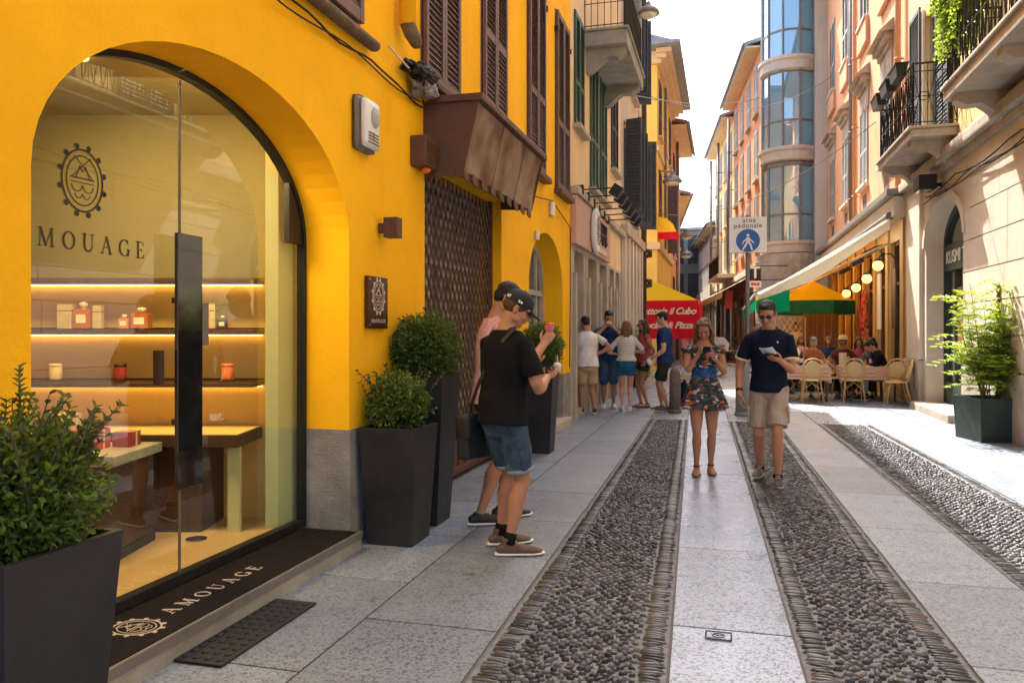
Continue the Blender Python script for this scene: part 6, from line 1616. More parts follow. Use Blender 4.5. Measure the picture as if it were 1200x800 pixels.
    if hairstyle == 'short':
        he(0, -.013, .027, .0455, .053, .0455); he(0, -.028, .002, .040, .036, .040)
        for s_ in (-1, 1): he(.037 * s_, .0, .014, .008, .016, .022)
        he(0, .022, .049, .030, .025, .017)
    elif hairstyle == 'capped': he(0, -.0125, .004, .0440, .0525, .040)
    elif hairstyle != 'none':
        he(0, -.016, .024, .047, .053, .046); he(0, -.034, -.005, .043, .036, .05); he(0, .014, .050, .030, .026, .014)
        for s_ in (-1, 1):
            ln = .185 if hairstyle == 'long' else .10
            hr.sweep([Hd(.026 * s_, .020, .052), Hd(.045 * s_, .006, .014), Hd(.053 * s_, .000, -.03), Hd(.054 * s_, .014, -.03 - ln * .45), Hd(.052 * s_, .022 if hairstyle == 'long' else 0, -.03 - ln * .8), Hd(.047 * s_, .026 if hairstyle == 'long' else 0, -.03 - ln)], [(.009 * h, .014 * h), (.009 * h, .020 * h), (.012 * h, .022 * h), (.016 * h, .022 * h), (.013 * h, .017 * h), .005 * h], 10)
            hr.sweep([Hd(.02 * s_, -.03, .0), Hd(.03 * s_, -.044, -.05), Hd(.028 * s_, -.046, -.10), Hd(.024 * s_, -.046, -.03 - ln)], [.03 * h, .028 * h, .024 * h, .008 * h], 10)
    if hr.v: remesh(hr, 'hair', HAIR[hair], t, vox * .9, 1, noise_post(.005 if hairstyle in ('short', 'capped') else .012, 60 if hairstyle == 'short' else 24, 3.))
    # ---- clothes
    if top:
        m = MB(); lo = top.get('lo', .50) - .008; infl = top.get('infl', .010) * h + .004; hi = top.get('hi', .835)
        rg = [(lo, .092 + top.get('flare', .004), .068 + top.get('flare', .004)), (lo + .03, .094, .068), (.57, .090, .066), (.615, .081 * ws + .004, .062), (.66, .085 * ws + .004, .064), (.71, .095 * ws, .067), (.755, .098 * ws, .066), (.785, .088 * ws, .058), (.81, .066 * ws, .048), (hi, .043, .038)]
        rg = [r_ for r_ in rg if r_[0] <= hi]
        m.sweep([C(0, -.004 if z < .6 else 0, z) for z, a, b in rg], [(a * h * B + infl, b * h * B + infl) for z, a, b in rg], 22, tuple(Rt @ Vector((1, 0, 0))), (False, False))
        if fem:
            for s_ in (-1, 1): m.ell(C(.040 * s_, .045, .735), .036 * h, .034 * h, .034 * h, 12, 8)
        for s_ in (-1, 1): m.sweep([C(.03 * s_, -.008, .832), C(.06 * s_, -.006, .812), C(.09 * s_, -.004, .796)], [.017 * h, .020 * h, .022 * h], 10)
        sl_ = top.get('sleeve', .55)
        if sl_ > 0:
            for s_, (sh, el, wr, hd) in arms.items():
                d = el - sh; k = (.84 if fem else 1.) * (1 + (B - 1) * .5)
                if sl_ <= 1:
                    m.sweep([C(.05 * s_, -.002, .797), sh + Vector((-.004 * s_ * h, 0, -.004 * h)), sh + d * sl_ * .5, sh + d * sl_], [.031 * h * k, .0335 * h * k, .034 * h * k, (.036 * h * k)], 14, None, (True, False))
                else:
                    f = wr - el; e2 = el + f * (sl_ - 1)
                    m.sweep([C(.06 * s_, -.002, .812), sh, sh + d * .5, sh + d * .9, el + f * .08, e2], [.040 * h * k, .041 * h * k, .038 * h * k, .034 * h * k, .033 * h * k, .028 * h * k], 14, None, (True, False))
        def wr_post(co):
            q = mnoise.noise(Vector((co.x * 7, co.y * 7, co.z * 5))) * .006 + mnoise.noise(Vector((co.x * 16 + 5, co.y * 16, co.z * 10))) * .004
            c2_ = Vector((co.x - P.x, co.y - P.y, 0)); 
            return co + (c2_.normalized() * q if c2_.length > 1e-4 else Vector())
        remesh(m, top.get('name', 'shirt'), top['mat'], t, vox, 2, wr_post)
        if 'trim' in top:
            for s_, (sh, el, wr, hd) in arms.items():
                d = el - sh; m = MB(); e = sh + d * sl_; m.sweep([e - d * .02, e + d * .035], [.0415 * h, .0415 * h], 16, None, (False, False)); m.build('sleeve_trim', top['trim'], t, True)
        if 'collar' in top:
            m = MB(); cpts = [C(.042 * math.cos(a), .005 + .036 * math.sin(a), .838 - .014 * math.sin(a)) for a in [2 * PI * q / 16 for q in range(16)]]; m.sweep(cpts, [(.012 * h, .004 * h)] * 16, 8, None, close=True); m.build('collar', top['collar'], t, True)
    if bottom:
        m = MB(); ln = bottom.get('len', .8); wd = bottom.get('wide', 1.); infl = .004 * h; hi = bottom.get('hi', .535)
        rg = [(.478, .086, .066), (.50, .094, .068), (.52, .092, .067), (hi, .086, .062)]
        m.sweep([C(0, -.004, z) for z, a, b in rg], [(a * h * B + infl, b * h * B + infl) for z, a, b in rg], 20, tuple(Rt @ Vector((1, 0, 0))), (True, False))
        for s_, (hp, kn, an, ft) in legs.items():
            d = kn - hp; f = an - kn; k = 1 + (B - 1) * .5
            ends = hp + d * ln if ln <= 1 else kn + f * (ln - 1)
            pts = [hp + Vector((0, 0, .015 * h)), hp, hp + d * .3] + ([hp + d * min(.7, ln * .8), ends] if ln <= 1 else [hp + d * .7, kn, ends]); w_end = .046 * h * wd
            rr = [.056 * h * k, .058 * h * k, .056 * h * k] + ([.051 * h * wd, w_end] if ln <= 1 else [.05 * h * wd, .044 * h * wd, .038 * h * wd])
            m.sweep(pts, rr, 16, None, (True, False))
        def bp(co):
            q = mnoise.noise(Vector((co.x * 8, co.y * 8, co.z * 7))) * .009; return co + Vector((q, q * .7, 0))
        remesh(m, bottom.get('name', 'shorts'), bottom['mat'], t, vox, 2, bp)
        if 'cuff' in bottom:
            for s_, (hp, kn, an, ft) in legs.items():
                d = kn - hp; e = hp + d * ln; MB().sweep([e - d * .07, e - d * .01, e + d * .01], [w_end * 1.06, w_end * 1.06, w_end * .98], 18, None, (False, False)).build('cuff', bottom['cuff'], t, True)
        if bottom.get('cargo'):
            for s_, (hp, kn, an, ft) in legs.items():
                c_ = hp + (kn - hp) * .55 + Vector((s_ * .052 * h, 0, 0)); MB().rbox(c_.x - .014, c_.x + .014, c_.y - .06, c_.y + .06, c_.z - .09, c_.z + .07, .01).build('cargo_pocket', bottom['mat'], t, True)
    for s_, (hp, kn, an, ft) in legs.items():
        fw = Vector((-math.sin(ft[3]), math.cos(ft[3]), 0)); sd = Vector((fw.y, -fw.x, 0)); g = Vector((an.x, an.y, an.z - .045 * h)); k = h / 1.75
        pitch = ft[4] if len(ft) > 4 else 0
        if shoes and shoes['kind'] != 'sandal':
            s = MB(); hh = .085 if shoes['kind'] == 'high' else .062
            s.sweep([g - fw * .055 * k + Vector((0, 0, .042 * k)), g + Vector((0, 0, .048 * k)), g + fw * .08 * k + Vector((0, 0, .040 * k)), g + fw * .15 * k + Vector((0, 0, .031 * k)), g + fw * .205 * k + Vector((0, 0, .026 * k))], [(.034 * k, .034 * k), (.038 * k, .042 * k), (.042 * k, .036 * k), (.045 * k, .026 * k), (.030 * k, .017 * k)], 14, tuple(sd))
            s.sweep([g - fw * .012 * k + Vector((0, 0, .05 * k)), g - fw * .008 * k + Vector((0, 0, hh * k + .03))], [(.036 * k, .042 * k), (.036 * k, .040 * k)], 14, tuple(sd), (True, False))
            sh_ = remesh(s, 'shoe', shoes['mat'], t, min(vox, .008), 2)
            s = MB(); s.sweep([g - fw * .085 * k + Vector((0, 0, .012)), g - fw * .04 * k + Vector((0, 0, .012)), g + fw * .04 * k + Vector((0, 0, .012)), g + fw * .14 * k + Vector((0, 0, .012)), g + fw * .20 * k + Vector((0, 0, .013)), g + fw * .232 * k + Vector((0, 0, .016))], [(.026 * k, .011), (.038 * k, .012), (.040 * k, .012), (.049 * k, .012), (.040 * k, .011), (.016 * k, .008)], 14, tuple(sd)); s.build('sole', shoes.get('sole', MT['white_plastic']), sh_, True)
            if vox < .01:
                s = MB()
                for q in range(4): c_ = g + fw * (.045 + .025 * q) * k + Vector((0, 0, (.088 - .012 * q) * k)); s.tube([c_ - sd * .022 * k, c_ + Vector((0, 0, .006 * k)), c_ + sd * .022 * k], .003, 5)
                s.build('laces', MT['white_plastic'] if shoes.get('lace') is None else shoes['lace'], sh_, True)
        elif shoes:
            s = MB(); hl = shoes.get('heel', .0)
            s.sweep([g - fw * .06 * k + Vector((0, 0, .008)), g + fw * .02 * k + Vector((0, 0, .008)), g + fw * .13 * k + Vector((0, 0, .008)), g + fw * .21 * k + Vector((0, 0, .008))], [(.028 * k, .008), (.030 * k, .008), (.042 * k, .008), (.024 * k, .006)], 12, tuple(sd)); so_ = s.build('sandal', shoes['mat'], t, True)
            s = MB()
            for a, zt, w2 in ((-.005, .092, .030), (.12, .042, .046)):
                c_ = g + fw * a * k; s.sweep([c_ + sd * (w2 * math.cos(b)) * k + Vector((0, 0, max(.006, zt * math.sin(b)))) for b in [PI * q / 10 for q in range(11)]], [(.009, .003)] * 11, 6)
            s.sweep([g + sd * (.036 * math.cos(b)) * k - fw * (.036 * math.sin(b)) * k + Vector((0, 0, .085)) for b in [2 * PI * q / 14 for q in range(14)]], [(.004, .008)] * 14, 6, close=True); s.build('straps', shoes['mat'], so_, True)
        if socks: MB().sweep([an + (kn - an) * -.02, an + (kn - an) * socks[1]], [.024 * h, .0235 * h], 14, None, (False, False)).build('sock', socks[0], t, True)
    t['_'] = 0; del t['_']
    def W(v): return Matrix.Translation(t.location) @ Matrix.Rotation(rz, 4, 'Z') @ Vector(v)
    return dict(t=t, C=C, Hd=Hd, Rh=Rh, h=h, arms=arms, legs=legs, rz=rz, W=W, hs=hs)
def part(p, mb, name, mat, smooth=True): return mb.build(name, mat, p['t'], smooth)
def sunglasses(p):
    Hd = p['Hd']; h = p['h']; m = MB(); hm_ = p['Rh'].to_4x4()
    for s_ in (-1, 1):
        m.ell(Hd(.0175 * s_, .053, .001), .0155 * h, .004 * h, .0105 * h, 14, 8, hm_); m.tube([Hd(.032 * s_, .050, .004), Hd(.044 * s_, .03, .004), Hd(.046 * s_, -.006, .0)], .0022 * h * .8, 6)
    m.tube([Hd(-.006, .057, .003), Hd(.006, .057, .003)], .002 * h, 6); return part(p, m, 'sunglasses', MT['iron'])
def held(name, label, cat, mb, mat, p, pos, rot):
    """a thing held by a person: top-level; pos / rot in the person's local space"""
    m = Matrix.Translation(p['t'].location) @ Matrix.Rotation(p['rz'], 4, 'Z') @ Matrix.Translation(pos) @ rot.to_4x4()
    t = bpy.data.objects.new(name, None); COL.objects.link(t); t.matrix_world = m; t.location = m.translation; t.rotation_euler = m.to_euler(); tag(t, label, cat); return t
def phone(p, pos, d, n, label):
    d = Vector(d).normalized(); n = Vector(n); n = (n - d * n.dot(d)).normalized(); x = d.cross(n); rot = Matrix((x, d, n)).transposed()
    t = held('mobile_phone', label, 'phone', None, None, p, pos, rot)
    MB().rbox(-.037, .037, -.075, .075, -.004, .004, .003).build('case', MT['iron'], t, True); MB().box(-.033, .033, -.069, .069, .0042, .0046).build('screen', MT['pane'], t); return t
cloth = M_cloth
black_tee = cloth('black_cotton', (.009, .009, .010)); navy_polo = cloth('navy_pique', (.008, .011, .026)); khaki = cloth('khaki_cotton', (.36, .29, .23)); beige = cloth('beige_cotton', (.48, .36, .20)); white_tee = cloth('white_cotton', (.70, .64, .60)); navy_tee = cloth('navy_cotton', (.018, .04, .11)); dark_short = cloth('dark_olive_cotton', (.035, .035, .025)); red_top = cloth('faded_red_cotton', (.40, .07, .075)); blue_short = cloth('blue_cotton', (.02, .10, .19)); pink_tee = cloth('pink_marl', (.55, .27, .27), (.68, .42, .42), scale=60); blue_grey = cloth('blue_grey_trousers', (.05, .09, .15)); trim = M_('cream_trim', (.72, .58, .36), .8, bump=0)
def denim():
    m, nt, b = newmat('washed_denim'); L = nt.links; tc = N(nt, 'TexCoord'); n1 = N(nt, 'TexNoise', i_Scale=5., i_Detail=6., i_Roughness=.7); L.new(tc.outputs['Object'], n1.inputs['Vector'])
    L.new(ramp(nt, n1.outputs[0], [(.38, (.012, .03, .055)), (.55, (.035, .075, .12)), (.68, (.20, .27, .31))]), b.inputs['Base Color']); b.inputs['Roughness'].default_value = .9
    n2 = N(nt, 'TexNoise', i_Scale=14., i_Detail=3.); L.new(tc.outputs['Object'], n2.inputs['Vector']); bp = N(nt, 'Bump', i_Strength=.6, i_Distance=.02); L.new(n2.outputs[0], bp.inputs['Height']); L.new(bp.outputs[0], b.inputs['Normal']); return m
def dress_mat(name, blue=False):
    m, nt, b = newmat(name); L = nt.links; tc = N(nt, 'TexCoord'); src = tc.outputs['Object']
    n0 = N(nt, 'TexNoise', i_Scale=9., i_Detail=3.); L.new(src, n0.inputs['Vector'])
    ad = N(nt, 'VectorMath', operation='MULTIPLY_ADD'); L.new(n0.outputs['Color'], ad.inputs[0]); ad.inputs[1].default_value = (.09, .09, .05); L.new(src, ad.inputs[2])
    mp = N(nt, 'Mapping'); mp.inputs['Scale'].default_value = (1, 1, 2.2); L.new(ad.outputs[0], mp.inputs[0])
    v = N(nt, 'TexVoronoi', i_Scale=25.); L.new(mp.outputs[0], v.inputs['Vector']); sep = N(nt, 'SeparateColor'); L.new(v.outputs['Color'], sep.inputs[0])
    if blue: col = ramp(nt, sep.outputs[0], [(0., (.01, .03, .10)), (.5, (.015, .08, .22)), (1., (.03, .15, .32))])
    else:
        col = ramp(nt, sep.outputs[0], [(.0, (.012, .02, .025)), (.3, (.02, .07, .10)), (.45, (.04, .09, .05)), (.58, (.02, .02, .02)), (.68, (.55, .12, .03)), (.76, (.02, .03, .05)), (.86, (.50, .46, .38)), (.95, (.24, .02, .12))])
        [setattr(n_.color_ramp, 'interpolation', 'CONSTANT') for n_ in nt.nodes if n_.type == 'VALTORGB']
    L.new(col, b.inputs['Base Color']); b.inputs['Roughness'].default_value = .75; return m
LEATHER = M_('brown_suede', (.115, .075, .055), .85, var=.3, scale=20); SHB = M_('black_shoe', (.015, .015, .015), .6, var=.2); SHW = M_('white_canvas_shoe', (.6, .58, .55), .8, var=.15); SHG = M_('grey_trainer', (.10, .09, .085), .7, var=.5, scale=18)
ang = lambda a: R(a)
# --- man in black cap (foreground)
p = person('man in black cap, black t-shirt and rolled denim shorts in the foreground', (*G(590, 646), .012), R(54), 1.79, 'm', 'tan', 'brown', 'capped', .0065,
    feet=((.07, -.03, 0, R(-34)), (-.065, .035, 0, R(-22))), head=(28, -38), lean=3, build=1.08,
    rh=dict(tw=(.075, .145, .66), pole=(.7, -.6, -.8), d=(-.35, .9, .15), n=(-.3, .1, 1), curl=45, pinch=.6), lh=dict(tw=(-.04, .15, .655), pole=(-.7, -.6, -.8), d=(.4, .9, .15), n=(.2, 0, 1), curl=40, pinch=.4),
    top=dict(mat=black_tee, sleeve=.72, lo=.49, infl=.011), bottom=dict(mat=denim(), len=.86, wide=1.06, name='denim_shorts', cuff=cloth('denim_cuff', (.22, .26, .28))), shoes=dict(kind='high', mat=LEATHER, lace=MT['cane']), socks=(black_tee, .16))
h = p['h']; Hd = p['Hd']
m = MB(); hm_ = p['Rh'].to_4x4(); m.ell(Hd(0, -.008, .028), .0480 * h, .059 * h, .044 * h, 22, 12, hm_)
cap = part(p, m, 'cap', M_('cap_black', (.012, .012, .014), .8, bump=.3, bscale=200))
m = MB()
brim = [(.040 * math.cos(a), .045 + .052 * math.sin(a)) for a in [PI * q / 12 for q in range(13)]]
m.prism(brim, lambda q, k: tuple(Hd(q[0], q[1], .018 + .005 * k - .30 * max(0, q[1] - .045) - abs(q[0]) * .22))); m.build('brim', MT['iron'], cap)
MB().ell(Hd(0, -.008, .072), .005 * h, .005 * h, .003 * h, 10, 6).build('button', MT['iron'], cap)
for k, (a, tx) in enumerate(((PI * .02, 'ice'), (-PI * .28, 'NY'))):
    tmb = text_mb(tx, .028, .002, off=.001); q = Vector((.0492 * math.cos(a), -.008 + .0605 * math.sin(a), .024)); mt_ = hm_.copy(); M2 = Matrix.Translation(Hd(*q)) @ hm_ @ Matrix.Rotation(a + PI / 2, 4, 'Z'); xf(tmb, M2).build('lettering', MT['sign_white'], cap)
sunglasses(p)
C = p['C']
# strap and shoulder bag (a thing he carries)
loc = p['W']((0, 0, 0)); bt = thing('shoulder_bag', 'black leather shoulder bag hanging at the hip of the man in the black cap', 'bag', p['t'].location, p['rz'])
m = MB(); m.sweep([C(-.085, .0, .845 - .01), C(-.04, -.062, .80), C(.02, -.078, .72), C(.075, -.075, .62), C(.112, -.04, .56), C(.125, 0, .52), C(.105, .05, .60), C(.02, .085, .70), C(-.06, .072, .79), C(-.09, .03, .835)], [(.016, .003)] * 10, 8, None, close=True)
m = MB(); P_ = [C(.075, -.02, .847), C(.060, -.058, .80), C(.0, -.080, .72), C(-.06, -.082, .62), C(-.115, -.07, .54), C(-.145, -.05, .49)]; m.sweep(P_, [(.004, .018)] * 6, 8, tuple(Matrix.Identity(3) @ Vector((0, 1, 0)))); m.build('strap', MT['iron'], bt, True)
b0 = C(-.135, -.03, .43); m = MB().rbox(-.05, .05, -.15, .15, -.17, .14, .03, Matrix.Translation(b0) @ Matrix.Rotation(.25, 4, 'Z')); m.build('body', MT['black'], bt, True)
m = MB().rbox(-.058, .058, -.152, .152, -.04, .148, .03, Matrix.Translation(b0) @ Matrix.Rotation(.25, 4, 'Z')); m.build('flap', MT['iron'], bt, True)
# little cup in his hand
wr = p['arms'][1][2]; q = wr + Vector((-.035, .13, .035)); t = held('ice_cream_cup', 'small pale paper tub held by the man in the black cap', 'cup', None, None, p, q, Matrix.Identity(3))
MB().lathe((0, 0, 0), [(.024, 0), (.032, .045), (.034, .047), (.030, .046)], 16).build('tub', MT['white_plastic'], t, True); MB().ell((0, 0, .05), .026, .026, .018, 12, 6).build('ice_cream', MT['cream_cloth'], t, True); MB().rbox(-.004, .004, -.001, .001, .05, .12, .0008).build('spoon', MT['white_plastic'], t)
# --- tall man in pink tee behind him
p = person('tall dark haired man in pink t-shirt behind the man in the black cap', (*G(576, 612), .012), R(30), 1.90, 'm', 'tan', 'black', 'short', .0075,
    feet=((.05, -.06, 0, R(-5)), (-.05, .06, 0, R(5))), head=(30, -15), lean=4,
    rh=dict(tw=(.085, .185, .745), pole=(.8, -.3, -.9), d=(-.1, .6, .8), n=(-1, .3, .0), curl=48, pinch=.3), lh=dict(tw=(-.05, .16, .66), pole=(-.7, -.5, -.8), d=(.5, .8, .1), n=(.2, 0, 1), curl=35),
    top=dict(mat=pink_tee, sleeve=.6, lo=.49), bottom=dict(mat=dark_short, len=.75, wide=1.1), shoes=dict(kind='low', mat=SHB, sole=MT['sign_white']))
k_ = p['arms'][1][2] + Vector((-.035, .055, .115)); t = held('gelato_cup', 'clear pink gelato cup raised by the tall man in pink', 'cup', None, None, p, k_, Matrix.Identity(3))
MB().lathe((0, 0, -.03), [(.026, 0), (.042, .06), (.044, .062), (.040, .061)], 18).build('tub', M_('pink_tub', (.75, .25, .28), .3, bump=0), t, True); MB().ell((0, 0, .032), .036, .036, .018, 12, 6).build('gelato', MT['red'], t, True)
# --- woman in dress with phone
wx, wy = G(825, 556)
fc = math.atan2(-wy, -wx) + R(0)
p = person('woman with long brown hair and colourful short dress looking down at her phone', (wx, wy, .012), fc + R(3), 1.655, 'f', 'tan', 'light', 'long', .0062,
    feet=((.047, .03, 0, R(-4)), (-.043, -.03, 0, R(4))), head=(34, -6), lean=2,
    rh=dict(tw=(.036, .155, .775), pole=(.55, -.3, -1), d=(-.75, .45, .35), n=(-.2, -.5, .8), curl=38, pinch=.5), lh=dict(tw=(-.045, .16, .755), pole=(-.55, -.3, -1), d=(.75, .45, .25), n=(.2, -.5, .8), curl=42, pinch=.5), shoes=dict(kind='sandal', mat=M_('brown_strap', (.05, .025, .018), .6)))
C = p['C']; h = p['h']; DM = dress_mat('printed_fabric'); DB = dress_mat('blue_printed_fabric', True)
def folds(z0, z1, n, am):
    def f(co):
        if co.z > z0: return co
        t_ = (z0 - co.z) / (z0 - z1); a = math.atan2(co.y, co.x); k = 1 + am * t_ * math.sin(n * a + 3 * math.sin(2 * a)); return Vector((co.x * k, co.y * k, co.z - .012 * t_ * math.sin(3 * a + 1)))
    return f
def rings(rg, mb, ends=(False, False)): mb.sweep([C(0, y, z) for z, a, b, y in rg], [(a * h, b * h) for z, a, b, y in rg], 26, (1, 0, 0), ends)
m = MB(); rings([(.685, .083, .067, 0), (.71, .090, .075, .006), (.74, .094, .082, .010), (.77, .093, .070, .006), (.79, .090, .058, 0)], m)
for s_ in (-1, 1): m.ell(C(.040 * s_, .050, .738), .038 * h, .036 * h, .036 * h, 14, 8)
dress = remesh(m, 'dress', DM, p['t'], .0065, 2)
m = MB(); rings([(.60, .080, .063, 0), (.625, .0775, .060, 0), (.66, .080, .064, 0), (.69, .0855, .070, 0)], m); remesh(m, 'waistband', DB, dress, .0065, 2)
m = MB(); rings([(.415, .146, .122, 0), (.45, .136, .112, 0), (.49, .124, .100, 0), (.53, .112, .088, 0), (.57, .096, .076, 0), (.61, .080, .063, 0)], m); remesh(m, 'skirt', DM, dress, .007, 2, folds(.60 * h, .41 * h, 11, .085))
for s_, (sh, el, wr, hd) in p['arms'].items():
    m = MB(); d = el - sh; m.sweep([C(.085 * s_, .03, .79), sh + d * .12 + Vector((0, .01, 0)), sh + d * .22], [(.030 * h, .026 * h), (.036 * h, .034 * h), (.036 * h, .036 * h)], 12, None, (True, False)); m.sweep([C(.085 * s_, .03, .785), C(.08 * s_, .0, .80), C(.075 * s_, -.04, .78)], [.02 * h] * 3, 10); remesh(m, 'ruffle_sleeve', DM, dress, .0065, 1)
wr = p['arms'][-1][2]; wr2 = p['arms'][1][2]; q = (wr + wr2) / 2 + Vector((0, .065, .03)); phone(p, q, (0.0, .75, .62), (0, -.62, .75), 'dark phone held in both hands by the woman in the dress')
f = (p['arms'][-1][1] - wr).normalized(); b = wr + f * .03; sd = f.orthogonal().normalized(); s2 = f.cross(sd); MB().tube([b + sd * (.03 * math.cos(a)) + s2 * (.03 * math.sin(a)) for a in [2 * PI * i / 14 for i in range(14)]], .003, 5, True).build('bracelet', MT['gold'], p['t'], True)
for s_ in (-1, 1): MB().ell(p['Hd'](.046 * s_, .004, -.034), .006, .004, .010, 8, 6).build('earring', MT['gold'], p['t'], True)
# --- man in navy polo walking
mx_, my_ = G(901, 566)
fc = math.atan2(-my_, -mx_)
p = person('man in navy polo, khaki cargo shorts and sunglasses walking with a white leaflet', (mx_, my_, .012), fc - R(4), 1.815, 'm', 'tan', 'black', 'short', .0065,
    feet=((.055, -.10, .015, R(-6)), (-.05, .07, 0, R(6))), head=(24, -8), lean=2, pelvis=(0, -.01, .51), build=.94,
    rh=dict(w=(.15, .045, .475), pole=(.6, -1, 0), d=(-.1, .25, -1), n=(-1, -.1, 0), curl=32), lh=dict(tw=(-.065, .17, .68), pole=(-.45, -.8, -.9), d=(.65, .65, .15), n=(.1, -.3, 1), curl=35, pinch=.5),
    top=dict(mat=navy_polo, sleeve=.66, lo=.505, infl=.010, trim=trim, collar=navy_polo), bottom=dict(mat=khaki, len=.86, wide=1.12, cargo=True, name='cargo_shorts'), shoes=dict(kind='low', mat=SHG, sole=M_('grey_sole', (.3, .29, .27), .7)), socks=(black_tee, .06))
sunglasses(p)
wr = p['arms'][-1][2]; q = wr + Vector((.065, .10, .05)); phone(p, q + Vector((.02, .0, .004)), (.55, .75, .1), (0, -.4, .9), 'dark phone held under the leaflet by the walking man')
t = held('leaflet', 'folded white leaflet held by the walking man in the navy polo', 'paper', None, None, p, q + Vector((.035, .02, .03)), Matrix.Rotation(R(-50), 3, 'X') @ Matrix.Rotation(.35, 3, 'Y'))
m = MB().box(-.07, .0, -.001, .001, -.05, .055); m.add([(0, -.001, -.05), (.065, -.03, -.055), (.065, -.03, .05), (0, -.001, .055), (0, .001, -.05), (.065, -.028, -.055), (.065, -.028, .05), (0, .001, .055)], [(0, 1, 2, 3), (7, 6, 5, 4), (0, 4, 5, 1), (3, 2, 6, 7), (1, 5, 6, 2)]); m.build('sheets', MT['sign_white'], t)
MB().ell(p['C'](-.05, .078, .77), .007, .004, .009, 8, 6).build('chest_emblem', MT['sign_white'], p['t'])
f_ = (p['arms'][1][1] - p['arms'][1][2]).normalized(); w0 = p['arms'][1][2] + f_ * .035
MB().sweep([w0, w0 + f_ * .025], [.034, .034], 14, None, (False, False)).build('wristwatch', MT['iron'], p['t'], True)
# --- group of five on the left pavement
GRP = 'people chatting in a group by the stone shopfront'
def gp_(px, py): return (*G(px, py), .012)
p = person('man in white t-shirt and beige shorts seen from behind, hand on his hip', gp_(688, 485), R(115), 1.77, 'm', 'tan', 'black', 'short', .010, feet=((.075, -.02, 0, R(-20)), (-.04, .05, 0, R(0))), head=(8, 10), lean=6,
    rh=dict(tw=(.10, -.035, .60), pole=(1, -.35, .2), d=(-.7, .3, -.2), n=(-.5, 0, -.6), curl=50), lh=dict(tw=(-.09, .16, .70), pole=(-.8, -.5, -.8)), top=dict(mat=white_tee, sleeve=.62, lo=.48, infl=.016), bottom=dict(mat=beige, len=.85, wide=1.15), shoes=dict(kind='low', mat=SHB), group=GRP, build=1.06)
p = person('bearded man in navy t-shirt facing the street, eating from both hands', gp_(713, 478), R(-80), 1.90, 'm', 'tan', 'black', 'short', .010, feet=((.05, 0, 0, R(-8)), (-.05, .03, 0, R(8))), head=(22, 5),
    rh=dict(tw=(.035, .125, .83), pole=(1, -.1, -.9), d=(-.6, .3, .6), n=(-.5, -.6, 0), curl=55), lh=dict(tw=(-.035, .125, .83), pole=(-1, -.1, -.9), d=(.6, .3, .6), n=(.5, -.6, 0), curl=55), top=dict(mat=navy_tee, sleeve=.6, lo=.49), bottom=dict(mat=blue_grey, len=1.12, wide=1.05, name='trousers'), shoes=dict(kind='low', mat=SHW), group=GRP)
m = MB().ell(p['Hd'](0, .022, -.048), .030 * 1.9, .030 * 1.9, .020 * 1.9, 14, 8); remesh(m, 'beard', HAIR['black'], p['t'], .008, 1)
q = (p['arms'][1][2] + p['arms'][-1][2]) / 2 + Vector((0, .03, .08)); t = held('bread_roll', 'golden filled roll held to the mouth of the bearded man', 'food', None, None, p, q, Matrix.Identity(3)); MB().ell((0, 0, 0), .06, .035, .03, 14, 8).build('roll', M_('bread', (.62, .32, .08), .8), t, True); MB().ell((0, .005, -.012), .058, .034, .02, 14, 6).build('wrapper', MT['sign_white'], t, True)
def striped():
    m, nt, b = newmat('striped_knit'); L = nt.links; tc = N(nt, 'TexCoord'); wv = N(nt, 'TexWave', i_Scale=9., i_Distortion=.6); wv.bands_direction = 'Z'; L.new(tc.outputs['Object'], wv.inputs['Vector']); L.new(ramp(nt, wv.outputs[0], [(.35, (.66, .62, .55)), (.7, (.42, .40, .36))]), b.inputs['Base Color']); b.inputs['Roughness'].default_value = .9; return m
p = person('woman with long light brown hair, white knit top and blue shorts seen from behind', gp_(734, 482), R(98), 1.69, 'f', 'fair', 'light', 'longback', .010, feet=((.04, .0, 0, R(-6)), (-.045, .02, 0, R(12))), head=(2, -12),
    rh=dict(tw=(.08, .13, .66), pole=(1, -.5, -.5)), lh=dict(tw=(-.10, .12, .62), pole=(-1, -.5, -.5)), top=dict(mat=striped(), sleeve=.8, lo=.56, infl=.014), bottom=dict(mat=blue_short, len=.42, wide=1.45, hi=.59), shoes=dict(kind='low', mat=SHW), group=GRP)
m = MB(); Hd = p['Hd']; h = p['h']; m.sweep([Hd(0, -.045, .02), Hd(0, -.056, -.04), Hd(0.01, -.062, -.10), Hd(.012, -.062, -.16), Hd(.015, -.055, -.215)], [(.04 * h, .018 * h), (.040 * h, .018 * h), (.036 * h, .015 * h), (.028 * h, .012 * h), (.012 * h, .006 * h)], 14, (1, 0, 0)); remesh(m, 'back_hair', HAIR['light'], p['t'], .009, 1, lambda co: co + Vector((mnoise.noise(co * 25), mnoise.noise(co * 25 + Vector((4, 0, 0))), 0)) * .012)
p = person('woman with dark wavy hair, sunglasses and red sleeveless top facing left', gp_(755, 478), R(195), 1.73, 'f', 'tan', 'brown', 'long', .010, feet=((.035, .03, 0, R(0)), (-.03, -.03, 0, R(0))), head=(6, 15),
    rh=dict(tw=(.115, .05, .53), pole=(.5, -1, 0)), lh=dict(tw=(-.115, .0, .52), pole=(-.4, -1, 0)), top=dict(mat=red_top, sleeve=.12, lo=.52, infl=.014), bottom=dict(mat=dark_short, len=.38, wide=1.25), shoes=dict(kind='sandal', mat=SHB), group=GRP)
sunglasses(p)
